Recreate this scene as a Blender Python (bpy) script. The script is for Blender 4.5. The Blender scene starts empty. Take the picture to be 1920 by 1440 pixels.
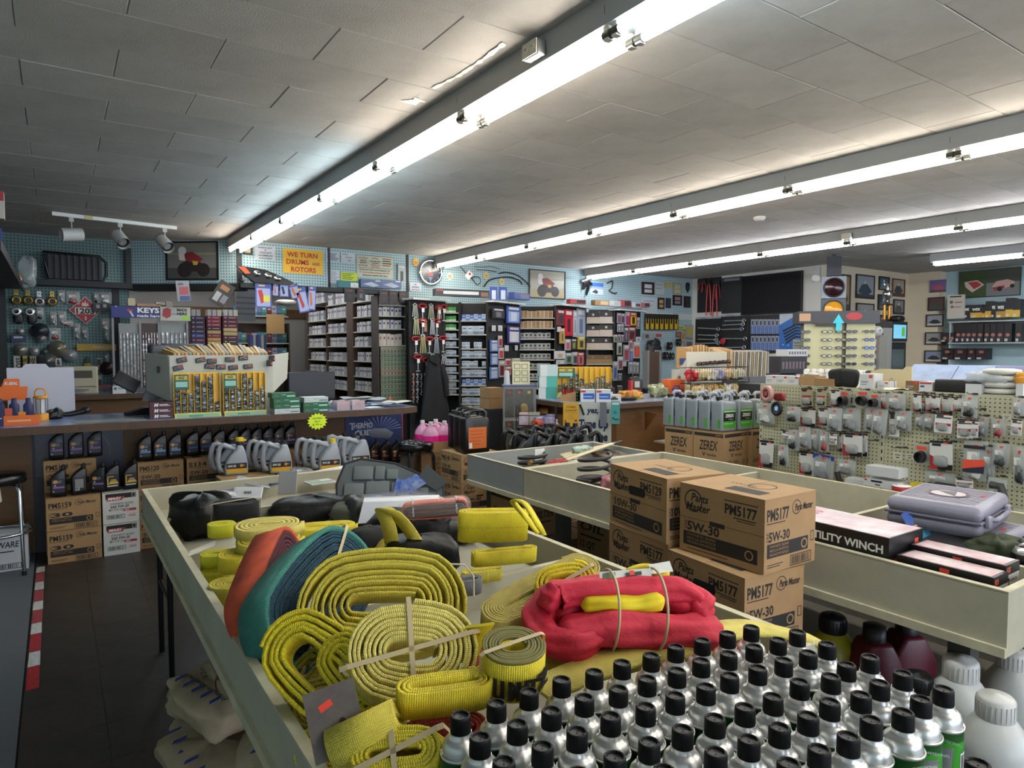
import bpy,bmesh,math,random
from mathutils import Vector,Matrix
Vc=Vector;Mr=Matrix.Rotation;Mt=Matrix.Translation;Co=math.cos;Si=math.sin;Pi=math.pi;A2=math.atan2;Ru=random.uniform
random.seed(11)
R=math.radians
SC=bpy.context.scene
COL=SC.collection
# -- camera, world, exposure
CAMZ=1.6;FPX=1260.0;PITCH=2.953;YAW=34.124
cd=bpy.data.cameras.new('camera');cam=bpy.data.objects.new('camera',cd);COL.objects.link(cam)
cd.sensor_fit='HORIZONTAL';cd.sensor_width=36.0;cd.lens=36.0*FPX/1920.0
cd.clip_start=.02;cd.clip_end=100
cam.location=(0,0,CAMZ);cam.rotation_euler=(R(90-PITCH),0,R(-YAW))
SC.camera=cam
wd=bpy.data.worlds.new('world');SC.world=wd;wd.use_nodes=True
wd.node_tree.nodes['Background'].inputs[0].default_value=(.75,.85,1.0,1)
wd.node_tree.nodes['Background'].inputs[1].default_value=3.5
SC.view_settings.view_transform='Standard';SC.view_settings.look='None'
SC.view_settings.gamma=1.0;SC.view_settings.use_curve_mapping=False
SC.view_settings.exposure=.85
TUBE_POWER=24.0
# -- geometry helpers
_p,_y=R(PITCH),R(YAW)
def ray(u,v):
 a,b,c=u-960.0,720.0-v,FPX
 U=b*Co(_p)-c*Si(_p);F=b*Si(_p)+c*Co(_p)
 return Vc((a*Co(_y)+F*Si(_y),-a*Si(_y)+F*Co(_y),U))
def at(u,v,X=None,Y=None,Z=None,P=None,N=None):
 r=ray(u,v)
 if Z is not None:t=(Z-CAMZ)/r.z
 elif Y is not None:t=Y/r.y
 elif X is not None:t=X/r.x
 else:
  N=Vc(N);t=(Vc(P)-Vc((0,0,CAMZ))).dot(N)/r.dot(N)
 return r*t+Vc((0,0,CAMZ))
def srgb(h):
 h=h.lstrip('#');o=[]
 for i in(0,2,4):
  c=int(h[i:i+2],16)/255.0
  o.append(c/12.92 if c<=.04045 else((c+.055)/1.055)**2.4)
 return tuple(o)+(1.0,)
_M={}
def mat(col,rough=.5,metal=.0,noise=.0,nscale=40.0,bump=.0,bscale=200.0,alpha=1.0,emit=.0,trans=.0,kind=None,col2=None,spec=.5):
 key=(col,rough,metal,noise,nscale,bump,bscale,alpha,emit,trans,kind,col2,spec)
 if key in _M:return _M[key]
 m=bpy.data.materials.new((kind or 'mat')+'_'+col);m.use_nodes=True
 nt=m.node_tree;n=nt.nodes;L=nt.links;b=n['Principled BSDF']
 c=srgb(col)
 b.inputs['Base Color'].default_value=c;b.inputs['Roughness'].default_value=rough;b.inputs['Metallic'].default_value=metal
 b.inputs['Specular IOR Level'].default_value=spec
 if alpha<1:b.inputs['Alpha'].default_value=alpha
 if trans:b.inputs['Transmission Weight'].default_value=trans
 if emit:
  b.inputs['Emission Color'].default_value=c;b.inputs['Emission Strength'].default_value=emit
 tc=n.new('ShaderNodeTexCoord')
 def mixcol(fac,ca,cb):
  mx=n.new('ShaderNodeMix');mx.data_type='RGBA'
  if fac is not None:L.new(fac,mx.inputs[0])
  mx.inputs[6].default_value=ca;mx.inputs[7].default_value=cb
  return mx
 if kind=='peg':
  sep=n.new('ShaderNodeSeparateXYZ');L.new(tc.outputs['Object'],sep.inputs[0])
  def cell(sock):
   a=n.new('ShaderNodeMath');a.operation='MULTIPLY';a.inputs[1].default_value=1/nscale;L.new(sock,a.inputs[0])
   f=n.new('ShaderNodeMath');f.operation='FRACT';L.new(a.outputs[0],f.inputs[0])
   s=n.new('ShaderNodeMath');s.operation='SUBTRACT';s.inputs[1].default_value=.5;L.new(f.outputs[0],s.inputs[0])
   q=n.new('ShaderNodeMath');q.operation='POWER';q.inputs[1].default_value=2;L.new(s.outputs[0],q.inputs[0])
   return q.outputs[0]
  ad=n.new('ShaderNodeMath');ad.operation='ADD';L.new(cell(sep.outputs[0]),ad.inputs[0]);L.new(cell(sep.outputs[2]),ad.inputs[1])
  lt=n.new('ShaderNodeMath');lt.operation='LESS_THAN';lt.inputs[1].default_value=noise**2;L.new(ad.outputs[0],lt.inputs[0])
  mx=mixcol(lt.outputs[0],c,srgb(col2 or '161a1a'));L.new(mx.outputs[2],b.inputs['Base Color'])
  return _M.setdefault(key,m)
 if kind=='web':
  uv=n.new('ShaderNodeUVMap');sep=n.new('ShaderNodeSeparateXYZ');L.new(uv.outputs[0],sep.inputs[0])
  a=n.new('ShaderNodeMath');a.operation='MULTIPLY';a.inputs[1].default_value=2*Pi/.0042;L.new(sep.outputs[0],a.inputs[0])
  s=n.new('ShaderNodeMath');s.operation='SINE';L.new(a.outputs[0],s.inputs[0])
  a2=n.new('ShaderNodeMath');a2.operation='MULTIPLY';a2.inputs[1].default_value=2*Pi/.0035;L.new(sep.outputs[1],a2.inputs[0])
  s2=n.new('ShaderNodeMath');s2.operation='SINE';L.new(a2.outputs[0],s2.inputs[0])
  ad=n.new('ShaderNodeMath');ad.operation='MULTIPLY_ADD';L.new(s2.outputs[0],ad.inputs[0]);ad.inputs[1].default_value=.5;L.new(s.outputs[0],ad.inputs[2])
  bp=n.new('ShaderNodeBump');bp.inputs['Strength'].default_value=.55;bp.inputs['Distance'].default_value=.0012
  L.new(ad.outputs[0],bp.inputs['Height']);L.new(bp.outputs[0],b.inputs['Normal'])
  nz=n.new('ShaderNodeTexNoise');nz.inputs['Scale'].default_value=22;L.new(tc.outputs['Object'],nz.inputs['Vector']);nz.inputs['Detail'].default_value=5
  mr=n.new('ShaderNodeMapRange');mr.inputs[1].default_value=.45;mr.inputs[2].default_value=.75;L.new(nz.outputs[0],mr.inputs[0]);mr.inputs[4].default_value=.8
  mx=mixcol(mr.outputs[0],c,srgb(col2 or col));L.new(mx.outputs[2],b.inputs['Base Color'])
  return _M.setdefault(key,m)
 if kind=='wood':
  mp=n.new('ShaderNodeMapping');mp.inputs['Scale'].default_value=(2.0,2.0,22.0)if nscale==40 else(22.0,2.0,2.0);L.new(tc.outputs['Object'],mp.inputs[0])
  nz=n.new('ShaderNodeTexNoise');nz.inputs['Scale'].default_value=2.2;nz.inputs['Detail'].default_value=6;L.new(mp.outputs[0],nz.inputs['Vector'])
  mx=mixcol(nz.outputs[0],c,srgb(col2 or col));L.new(mx.outputs[2],b.inputs['Base Color'])
  return _M.setdefault(key,m)
 if noise:
  nz=n.new('ShaderNodeTexNoise');nz.inputs['Scale'].default_value=nscale;nz.inputs['Detail'].default_value=6;nz.inputs['Roughness'].default_value=.65
  L.new(tc.outputs['Object'],nz.inputs['Vector'])
  mr=n.new('ShaderNodeMapRange');mr.inputs[1].default_value=.35;mr.inputs[2].default_value=.7;L.new(nz.outputs[0],mr.inputs[0])
  c2=srgb(col2)if col2 else tuple(x*(1-noise)for x in c[:3])+(1,)
  mx=mixcol(mr.outputs[0],c,c2);L.new(mx.outputs[2],b.inputs['Base Color'])
 if bump:
  nb=n.new('ShaderNodeTexNoise');nb.inputs['Scale'].default_value=bscale;nb.inputs['Detail'].default_value=4
  L.new(tc.outputs['Object'],nb.inputs['Vector'])
  bp=n.new('ShaderNodeBump');bp.inputs['Strength'].default_value=bump;bp.inputs['Distance'].default_value=.004
  L.new(nb.outputs[0],bp.inputs['Height']);L.new(bp.outputs[0],b.inputs['Normal'])
 return _M.setdefault(key,m)
def film(tint='e8eef0',a=.2):return mat(tint,.12,alpha=a,kind='film',bump=.6,bscale=60)
# -- lettering
_T={}
def glyphs(s,bold=.0,shear=.0):
 k=(s,bold,shear)
 if k not in _T:
  cu=bpy.data.curves.new('t','FONT');cu.body=s;cu.size=1;cu.resolution_u=2;cu.offset=bold;cu.shear=shear;cu.fill_mode='FRONT'
  o=bpy.data.objects.new('t',cu);me=bpy.data.meshes.new_from_object(o)
  vs=[(v.co.x,v.co.y)for v in me.vertices];fs=[tuple(p.vertices)for p in me.polygons]
  if vs:
   x0=min(a for a,b in vs);x1=max(a for a,b in vs);y0=min(b for a,b in vs);y1=max(b for a,b in vs)
  else:x0=x1=y0=y1=0
  bpy.data.objects.remove(o);bpy.data.curves.remove(cu);bpy.data.meshes.remove(me)
  _T[k]=(vs,fs,x0,x1,y0,y1)
 return _T[k]
 # -- mesh builder
class MB:
 def __init__(s):s.v=[];s.f=[];s.m=[];s.s=[];s.uv={};s.X=None
 def add(s,vs,fs,mi=0,smooth=False,uvs=None):
  o=len(s.v)
  if s.X is not None:vs=[s.X@Vc(p)for p in vs]
  s.v.extend([tuple(p)for p in vs])
  for i,f in enumerate(fs):
   if uvs:s.uv[len(s.f)]=uvs[i]
   s.f.append(tuple(o+j for j in f));s.m.append(mi[i]if isinstance(mi,(list,tuple))else mi);s.s.append(smooth)
  return s
 def bb(s,x0,x1,y0,y1,z0,z1,mi=0):
  v=[(x0,y0,z0),(x1,y0,z0),(x1,y1,z0),(x0,y1,z0),(x0,y0,z1),(x1,y0,z1),(x1,y1,z1),(x0,y1,z1)]
  return s.add(v,[(0,3,2,1),(4,5,6,7),(0,1,5,4),(1,2,6,5),(2,3,7,6),(3,0,4,7)],mi)
 def box(s,c,d,mi=0,rot=None):
  h=[a/2 for a in d]
  v=[Vc((sx*h[0],sy*h[1],sz*h[2]))for sz in(-1,1)for sx,sy in((-1,-1),(1,-1),(1,1),(-1,1))]
  if rot is not None:
   from mathutils import Euler
   m=Euler(rot).to_matrix();v=[m@p for p in v]
  v=[p+Vc(c)for p in v]
  return s.add(v,[(0,3,2,1),(4,5,6,7),(0,1,5,4),(1,2,6,5),(2,3,7,6),(3,0,4,7)],mi)
 def rbox(s,c,d,r,mi=0,seg=2,smooth=True,taper=.0):
  bm=bmesh.new();bmesh.ops.create_cube(bm,size=1)
  for v in bm.verts:
   k=1-taper*(v.co.z+.5)
   v.co=Vc((v.co.x*d[0]*k,v.co.y*d[1]*k,v.co.z*d[2]))
  bmesh.ops.bevel(bm,geom=bm.edges[:],offset=r,segments=seg,affect='EDGES',profile=.5,clamp_overlap=True)
  bm.verts.index_update()
  s.add([v.co+Vc(c)for v in bm.verts],[tuple(v.index for v in f.verts)for f in bm.faces],mi,smooth);bm.free();return s
 def cyl(s,p0,p1,r0,r1=None,n=12,mi=0,caps=True,smooth=True):
  p0,p1=Vc(p0),Vc(p1);r1=r0 if r1 is None else r1
  d=(p1-p0).normalized();a=d.orthogonal().normalized();b=d.cross(a)
  vs=[];
  for p,r in((p0,r0),(p1,r1)):
   for i in range(n):
    t=2*Pi*i/n;vs.append(p+(a*Co(t)+b*Si(t))*r)
  s.add(vs,[(i,(i+1)%n,n+(i+1)%n,n+i)for i in range(n)],mi,smooth)
  if caps:s.add(vs,[tuple(reversed(range(n))),tuple(range(n,2*n))],mi,False)
  return s
 def lathe(s,prof,n=16,mi=0,o=(0,0,0),smooth=True,sx=1.0,sy=1.0,closed=True):
  vs=[];fs=[];ms=[]
  for r,z in prof:
   for i in range(n):
    t=2*Pi*i/n;vs.append((o[0]+r*Co(t)*sx,o[1]+r*Si(t)*sy,o[2]+z))
  for k in range(len(prof)-1):
   for i in range(n):
    fs.append((k*n+i,k*n+(i+1)%n,(k+1)*n+(i+1)%n,(k+1)*n+i));ms.append(mi[k]if isinstance(mi,(list,tuple))else mi)
  s.add(vs,fs,ms,smooth)
  if closed:
   m0=mi[0]if isinstance(mi,(list,tuple))else mi;m1=mi[-1]if isinstance(mi,(list,tuple))else mi
   if prof[0][0]>1e-5:s.add(vs[:n],[tuple(reversed(range(n)))],m0)
   if prof[-1][0]>1e-5:s.add(vs[-n:],[tuple(range(n))],m1)
  return s
 def prism(s,poly,o,x,y,t,mi=0,edge=None):
  """polygon (2D, ccw) in the plane o,x,y; thickness t towards x cross y"""
  o,x,y=Vc(o),Vc(x),Vc(y);nn=x.cross(y).normalized()*t;n=len(poly)
  a=[o+x*p[0]+y*p[1]for p in poly];b=[p+nn for p in a]
  s.add(a+b,[tuple(reversed(range(n))),tuple(range(n,2*n))],mi)
  s.add(a+b,[(i,(i+1)%n,n+(i+1)%n,n+i)for i in range(n)],mi if edge is None else edge)
  return s
 def tube(s,path,r,n=6,mi=0,closed=False,caps=True):
  P=[Vc(p)for p in path];m=len(P);vs=[];a=None
  for i in range(m):
   if closed:d=P[(i+1)%m]-P[i-1]
   else:d=P[min(i+1,m-1)]-P[max(i-1,0)]
   d.normalize()
   a=d.orthogonal().normalized()if a is None else(a-d*a.dot(d)).normalized()
   b=d.cross(a);rr=r[i]if isinstance(r,(list,tuple))else r
   for k in range(n):
    t=2*Pi*k/n;vs.append(P[i]+(a*Co(t)+b*Si(t))*rr)
  fs=[]
  for i in range(m if closed else m-1):
   j=(i+1)%m
   for k in range(n):fs.append((i*n+k,i*n+(k+1)%n,j*n+(k+1)%n,j*n+k))
  s.add(vs,fs,mi,True)
  if caps and not closed:s.add(vs,[tuple(reversed(range(n))),tuple(range((m-1)*n,m*n))],mi)
  return s
 def grid(s,fn,nu,nv,mi=0,smooth=True,wrapu=False):
  vs=[fn(i/(nu-1)if not wrapu else i/nu,j/(nv-1))for j in range(nv)for i in range(nu)]
  fs=[(j*nu+i,j*nu+(i+1)%nu,(j+1)*nu+(i+1)%nu,(j+1)*nu+i)for j in range(nv-1)for i in range(nu if wrapu else nu-1)]
  return s.add(vs,fs,mi,smooth)
 def strap(s,path,width,th,mi=0,tilt=None,wob=.0,zoff=None):
  """band of webbing: path is 2D (x,y) in the local plane, the width runs along z"""
  n=len(path);vs=[];L=.0;us=[]
  for i in range(n):
   p=Vc(path[i]);q=Vc(path[min(i+1,n-1)]);o=Vc(path[max(i-1,0)])
   d=(q-o);d=d.normalized()if d.length>1e-9 else Vc((1,0));nn=Vc((-d.y,d.x))
   if i:L+=(p-Vc(path[i-1])).length
   us.append(L);z=zoff[i]if zoff else .0
   for sgn,zz in((1,0),(1,width),(-1,width),(-1,0)):
    vs.append((p.x+nn.x*sgn*th/2,p.y+nn.y*sgn*th/2,zz+z))
  fs=[];uv=[]
  for i in range(n-1):
   for k in range(4):
    a,b=i*4+k,i*4+(k+1)%4;fs.append((a,b,b+4,a+4))
    w0,w1=((0,width),(width,width+th),(width,0),(0,th))[k]
    uv.append(((us[i],w0),(us[i],w1),(us[i+1],w1),(us[i+1],w0)))
  s.add(vs,fs,mi,True,uv)
  s.add(vs,[(3,2,1,0),tuple((n-1)*4+k for k in range(4))],mi)
  return s
 def text(s,t,o,x,y,h,mi=0,w=None,align='l',bold=.0,shear=.0,off=.0006,cap=True):
  """lettering: o = lower left (or centre) corner, h = letter height"""
  vs,fs,x0,x1,y0,y1=glyphs(t,bold,shear)
  if not vs:return s
  o,x,y=Vc(o),Vc(x).normalized(),Vc(y).normalized();nn=x.cross(y)*off
  k=h/.73;kx=k if w is None else w/max(1e-6,x1-x0)
  dx=-x0*kx if align=='l' else(-(x0+x1)/2*kx if align=='c' else-x1*kx)
  return s.add([o+x*(a*kx+dx)+y*(b*k)+nn for a,b in vs],fs,mi)
 def quad(s,o,x,y,w,h,mi=0,off=.0004):
  o,x,y=Vc(o),Vc(x).normalized(),Vc(y).normalized();o=o+x.cross(y)*off
  return s.add([o,o+x*w,o+x*w+y*h,o+y*h],[(0,1,2,3)],mi)
 def disc(s,c,x,y,r,mi=0,n=20,ry=None,off=.0004):
  c,x,y=Vc(c),Vc(x).normalized(),Vc(y).normalized();c=c+x.cross(y)*off;ry=ry or r
  return s.add([c+x*(r*Co(2*Pi*i/n))+y*(ry*Si(2*Pi*i/n))for i in range(n)],[tuple(range(n))],mi)
 def ring(s,c,x,y,r0,r1,mi=0,n=24,off=.0004):
  c,x,y=Vc(c),Vc(x).normalized(),Vc(y).normalized();c=c+x.cross(y)*off
  vs=[c+(x*Co(2*Pi*i/n)+y*Si(2*Pi*i/n))*r for r in(r0,r1)for i in range(n)]
  return s.add(vs,[(i,n+i,n+(i+1)%n,(i+1)%n)for i in range(n)],mi)
 def mesh(s,name,mats):
  me=bpy.data.meshes.new(name);me.from_pydata(s.v,[],s.f)
  for m in(mats if isinstance(mats,(list,tuple))else[mats]):me.materials.append(m)
  me.polygons.foreach_set('material_index',s.m);me.polygons.foreach_set('use_smooth',s.s)
  if s.uv:
   uvl=me.uv_layers.new(name='UVMap')
   for fi,uvs in s.uv.items():
    p=me.polygons[fi]
    for k,li in enumerate(p.loop_indices):uvl.data[li].uv=uvs[k]
  me.update();return me
 def build(s,name,mats,parent=None,loc=(0,0,0),rot=(0,0,0)):
  return put(name,s.mesh(name,mats),parent,loc,rot)
def put(name,me,parent=None,loc=(0,0,0),rot=(0,0,0)):
 o=bpy.data.objects.new(name,me);COL.objects.link(o);o.location=loc;o.rotation_euler=rot
 if parent is not None:o.parent=parent
 return o
def tag(o,label,cat,group=None):
 o['label']=label;o['category']=cat
 if group:o['group']=group
 return o
def thing(name,label,cat,loc=(0,0,0),rz=.0,group=None,rot=None):
 o=bpy.data.objects.new(name,None);COL.objects.link(o);o.empty_display_size=.05
 o.location=loc;o.rotation_euler=rot or(0,0,rz)
 return tag(o,label,cat,group)
_KIDS={}
def kids(o):return[c for c in o.children]
def dup(root,loc,rz=.0,label=None,group=None,rot=None,scale=None):
 def cp(o,par):
  c=o.copy();COL.objects.link(c)
  if par is not None:c.parent=par
  for k in kids(o):cp(k,c)
  return c
 r=cp(root,None);r.location=loc;r.rotation_euler=rot or(0,0,rz)
 if scale:r.scale=scale
 if label:r['label']=label
 if group:r['group']=group
 return r
def struct(o):o['kind']='structure';return o
def stuff(o):o['kind']='stuff';return o
EX,EY,EZ=Vc((1,0,0)),Vc((0,1,0)),Vc((0,0,1))
BLACK=mat('151515',.45);DARK=mat('232326',.6);WHITE=mat('e6e6e2',.6);INK=mat('1d1a17',.7)
ORD=['first','second','third','fourth','fifth','sixth','seventh','eighth','ninth','tenth','eleventh','twelfth','thirteenth','fourteenth']
# -- the room
CEIL=3.05
XL,XR,YF,YB=-2.6,13.9,-5.2,9.5
# floor: dark vinyl tiles, grey carpet on the left
vin=mat('262321',.42,noise=1,nscale=2.3,col2='34302c',bump=.12,bscale=30)
sub=MB();sub.bb(-3,15,-6,17,-.12,-.006)
floor=struct(sub.build('floor',mat('161514',.8)))
tm={}
def tile_mesh(i):
 if i not in tm:
  c=['2b2724','2a2725','302b27','262422','2d2926'][i]
  b=MB();b.bb(0,.3035,0,.3035,-.006,0)
  tm[i]=b.mesh('floor_tile',mat(c,.38,noise=1,nscale=7,col2='3f3934',bump=.15,bscale=25))
 return tm[i]
rest=MB();cnt=0
for j in range(-17,46):
 for i in range(0,46):
  x,y=-.17+i*.3048,.55+j*.3048
  if i<10 and 1<=j<=20 and cnt<200:
   put('floor_tile',tile_mesh(random.randrange(5)),floor,(x,y,0));cnt+=1
  elif y>-5.3 and y<14:rest.bb(x,x+.3035,y,y+.3035,-.006,0)
stuff(rest.build('floor_tile',vin,floor))
cb=MB();cb.bb(-2.6,-.178,-5.2,6.6,-.006,.004)
cp=struct(cb.build('floor_carpet',mat('6d7076',.95,noise=.45,nscale=260,bump=.9,bscale=900)))
# red and white hazard tape along the carpet edge
tp=thing('hazard_tape','worn red and white striped safety tape stuck along the carpet edge','tape',(-.165,3.82,.0005))
tb=[('b5262b',.28),('d8d8d4',.2),('b03036',.27),('d4d4d0',.18),('a9444a',.24),('d0d0cc',.17),('a84a50',.25),('c9c9c5',.18),('a8484d',.24),('cfcfcb',.15)]
yy=0
for k,(c,l)in enumerate(tb):
 b=MB();b.add([(0,yy,.0012),(.052,yy+.004,.0012),(.05,yy+l,.0012),(.002,yy+l-.004,.0012)],[(0,1,2,3)])
 b.build('tape_band',mat(c,.5,noise=.5,nscale=45),tp);yy+=l
 # shell walls
def wall(name,x0,x1,y0,y1,z0,z1,m,parent=None):
 b=MB();b.bb(x0,x1,y0,y1,z0,z1);return struct(b.build(name,m,parent))
beige=mat('c9bda6',.8,noise=.06,nscale=3);white_w=mat('d4d4d0',.8,noise=.06,nscale=2)
wall('wall_right',XR,XR+.15,YF,6.6,0,CEIL,mat('9ab4ba',.8,noise=.06,nscale=3))
wall('wall_front',-2.75,XR+.15,YF-.15,YF,0,.5,white_w)
wall('wall_front',-2.75,XR+.15,YF-.15,YF,2.75,CEIL,white_w)
for xa,xb in((-2.75,-1.2),(2.2,2.5),(6.2,6.5),(10.4,XR+.15)):wall('wall_front',xa,xb,YF-.15,YF,.5,2.75,white_w)
wall('wall_left',-2.75,-2.6,YF,6.6,0,CEIL,mat('9fb6b4',.8))
wall('wall_left',-.75,-.6,6.6,10.6,0,CEIL,mat('33393a',.8));wall('wall_left',-2.75,-.6,6.6,6.75,0,CEIL,mat('33393a',.8))
wall('wall_photo',10.95,XR+.15,6.5,6.62,0,CEIL,beige)
wall('wall_television',10.95,11.07,6.62,9.6,0,CEIL,mat('c4c3bd',.8,noise=.06,nscale=3))
wall('wall_pillar',13.62,XR,5.95,6.5,0,CEIL,beige)
PEGB=mat('9ab4bb',.7,kind='peg',nscale=.038,noise=.2,col2='2c4044')
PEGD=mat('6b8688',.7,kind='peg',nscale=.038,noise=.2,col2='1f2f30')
def panel(name,p0,p1,z0,z1,t,m,kind='structure',parent=None):
 """upright board from p0 to p1 (plan), its face towards the shop floor"""
 p0,p1=Vc(p0),Vc(p1);d=p1-p0;L=d.length
 b=MB();b.bb(0,L,0,t,0,z1-z0)
 o=b.build(name,m,parent,(p0.x,p0.y,z0),(0,0,A2(d.y,d.x)))
 if kind:o['kind']=kind
 return o
 # soffit with blue perforated board over the openings
ZS=2.47
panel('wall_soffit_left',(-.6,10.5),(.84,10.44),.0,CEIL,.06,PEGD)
panel('wall_soffit_corner',(.84,10.42),(2.04,9.5),ZS,CEIL,.06,PEGB)
xs=[2.06,3.27,4.5]
for a,b_ in zip(xs[:-1],xs[1:]):panel('wall_soffit',(a,9.5),(b_-.02,9.5),ZS,CEIL,.06,PEGB)
panel('wall_back',(4.5,9.5),(10.95,9.5),0,CEIL,.06,PEGB)
tr=mat('1c2023',.6)
panel('trim_1',(2.02,9.47),(2.08,9.47),ZS-.06,CEIL,.09,tr)
panel('trim_2',(.8,10.36),(.87,10.36),ZS-.06,CEIL-.1,.1,tr)
panel('trim_3',(3.255,9.485),(3.285,9.485),ZS,CEIL,.02,tr);panel('trim_4',(4.485,9.485),(4.515,9.485),ZS-.2,CEIL,.02,tr)
panel('trim_5',(.84,10.3),(2.05,9.38),ZS-.09,ZS,.18,tr);panel('trim_6',(2.02,9.3),(4.42,9.3),ZS-.06,ZS-.0,.24,tr)
panel('trim_7',(-.6,10.2),(.86,10.2),ZS-.07,ZS,.35,tr)
panel('trim_8',(.64,10.4),(.72,10.4),0,ZS,.1,tr)
panel('trim_9',(-.6,10.3),(-.5,10.3),0,ZS,.1,tr)
# parts room behind the openings
wall('wall_parts_room',.3,4.72,15.0,15.12,0,3.0,mat('b9b8b2',.8));wall('wall_parts_room',.3,.42,10.5,15,0,3.0,mat('b0afa9',.8));wall('wall_parts_room',4.6,4.72,9.56,15.1,0,3.0,mat('8f8a80',.8))
wall('ceiling_parts_room',2.04,4.72,9.57,15.1,2.92,3.0,mat('c9c9c5',.8));wall('ceiling_parts_room',.3,2.04,10.5,15.1,2.92,3.0,mat('c9c9c5',.8))
b=MB();b.bb(.42,4.6,14.86,15.0,2.28,2.46);struct(b.build('trim_beam',mat('8a6642',.7,kind='wood',col2='6f5033')))
# ceiling: 16 x 32 inch fibre tiles in running bond
cl=MB();cl.bb(-2.9,14.2,-5.4,10.6,CEIL+.012,CEIL+.1)
ceil=struct(cl.build('ceiling',mat('55534f',.9)))
tiles=[]
for k in range(-20,20):
 y0=2.61+k*.4064
 for i in range(-6,18):
  x0=1.515+i*.8128-(k%2)*.4064
  if y0>-5.4 and y0<10.4 and x0>-3.4 and x0<14:tiles.append((x0,y0))
def tscore(t):
 c=Vc((t[0]+.4,t[1]+.2,CEIL));d=c-Vc((0,0,CAMZ));f=Vc((Si(_y),Co(_y),0))
 z=d.x*f.x+d.y*f.y;sx=d.x*Co(_y)-d.y*Si(_y)
 vis=z>.8 and abs(sx/z)<.86 and d.z/z<.56
 return(0 if vis else 1,d.length)
tiles.sort(key=tscore)
cms=[]
for c,c2 in(('bab7b3','aaa7a2'),('bdbab6','adaaa5'),('b6b3af','a5a29d')):
 b=MB();w,h,e=.8108,.4044,.004
 b.add([(0,0,.014),(w,0,.014),(w,h,.014),(0,h,.014),(0,0,e),(w,0,e),(w,h,e),(0,h,e),(e,e,0),(w-e,e,0),(w-e,h-e,0),(e,h-e,0)],[(0,4,5,1),(1,5,6,2),(2,6,7,3),(3,7,4,0),(4,8,9,5),(5,9,10,6),(6,10,11,7),(7,11,8,4),(8,11,10,9)])
 cms.append(b.mesh('ceiling_tile',mat(c,.85,noise=1,nscale=2.5,col2=c2,bump=.5,bscale=120)))
rest=MB()
for q,(x,y)in enumerate(tiles):
 if q<299:put('ceiling_tile',cms[random.randrange(3)],ceil,(x,y,CEIL+Ru(-.001,.001)))
 else:rest.bb(x,x+.8108,y,y+.4044,CEIL,CEIL+.014)
stuff(rest.build('ceiling_tile',mat('bab7b3',.85,noise=.12,nscale=2.5,bump=.5,bscale=120),ceil))
# peeled paint scars on the ceiling
for pts,lab in(([(945,82),(905,112),(860,142),(812,166)],'long ragged strip of peeled white paint on the ceiling'),([(752,190),(768,193),(787,187)],'small ragged patch of peeled white paint on the ceiling')):
 b=MB();
 P=[at(u,v,Z=CEIL-.006)for u,v in pts]
 Q=[]
 for a,c in zip(P,P[1:]):
  for t in range(8):Q.append(a.lerp(c,t/8))
 Q.append(P[-1]);up=[];dn=[]
 for i,q in enumerate(Q):
  wdt=Ru(.006,.03)if len(pts)>3 else Ru(.02,.07)
  up.append(q+Vc((wdt*.7,wdt*.2,0)));dn.append(q-Vc((wdt*.6,wdt*.3,0)))
 b.add(up+dn,[(i,i+1,len(Q)+i+1,len(Q)+i)for i in range(len(Q)-1)])
 tag(b.build('peeled_paint',mat('fff8e6',.8)),lab,'paint patch')
 # -- strip lights
glow={k:mat(c,.4,emit=TUBE_POWER,kind='tube')for k,c in(('w','fff4e4'),('c','dff6ff'),('n','fbfbff'))}
hous=mat('8f9191',.55);sock=mat('c9c6bb',.5);pin=mat('3f4038',.5)
ROWS=[(1.985,9.42,'leftmost',2),(5.03,9.42,'second',1),(8.07,9.42,'third',1),(11.1,4.95,'rightmost',1)]
hb=MB();hb.bb(-.092,.092,-1.22,0,-.122,0);HM=hb.mesh('housing',hous)
for ri,(rx,ry,rn,nt)in enumerate(ROWS):
 for k in range(12):
  y1=ry-k*1.22
  if y1<-3.2:break
  r=thing('strip_light',f'{ORD[k]} twin-tube strip light from the far end of the {rn} ceiling row','strip light',(rx,y1,CEIL-.004),group='fluorescent strip lights on the ceiling')
  put('housing',HM,r)
  g=glow['n' if ri in(2,3)else('c' if(k in(1,2,3,6)and ri==0)else 'w')]
  for s_ in(-1,1):
   t=MB();t.cyl((s_*.066,-1.17,-.155),(s_*.066,-.05,-.155),.018,n=10)
   tb_=t.build('tube',g,r)
   for ye in(-1.195,-.025):
    e=MB();e.box((s_*.066,ye,-.15),(.03,.03,.056));e.cyl((s_*.066,ye-.022,-.155),(s_*.066,ye+.022,-.155),.021,n=8,mi=1)
    e.build('lamp_holder',[sock,pin],r)
  w=MB();w.tube([(-.088,-1.2,-.004),(-.092,-1.2,-.06),(-.088,-1.2,-.12)],.002,4);w.build('hanger_wire',pin,r)
for(u,v,X,lab)in((1002,95,1.868,'grey outlet box on the side of the nearest ceiling light row'),(1588,443,7.95,'small grey outlet box on the side of the third light row')):
 p=at(u,v,X=X);r=thing('outlet_box',lab,'outlet',p)
 b=MB();b.rbox((0,0,0),(.05,.115,.07),.006);b.build('box',mat('8c8d8c',.4,metal=.6),r)
 b=MB();b.bb(-.031,-.026,-.055,.055,-.033,.033)
 b.build('cover_plate',mat('b9b5a6',.5),r)
 for s_ in(-1,1):
  c=MB();c.cyl((-.034,s_*.024,0),(-.0312,s_*.024,0),.016,n=14);c.box((-.0345,s_*.024-.005,.004),(.002,.003,.009),1);c.box((-.0345,s_*.024+.005,.004),(.002,.003,.009),1)
  c.build('receptacle',[mat('c9c3ab',.5),BLACK],r)
p=at(1424,410,Z=CEIL-.02)
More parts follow.
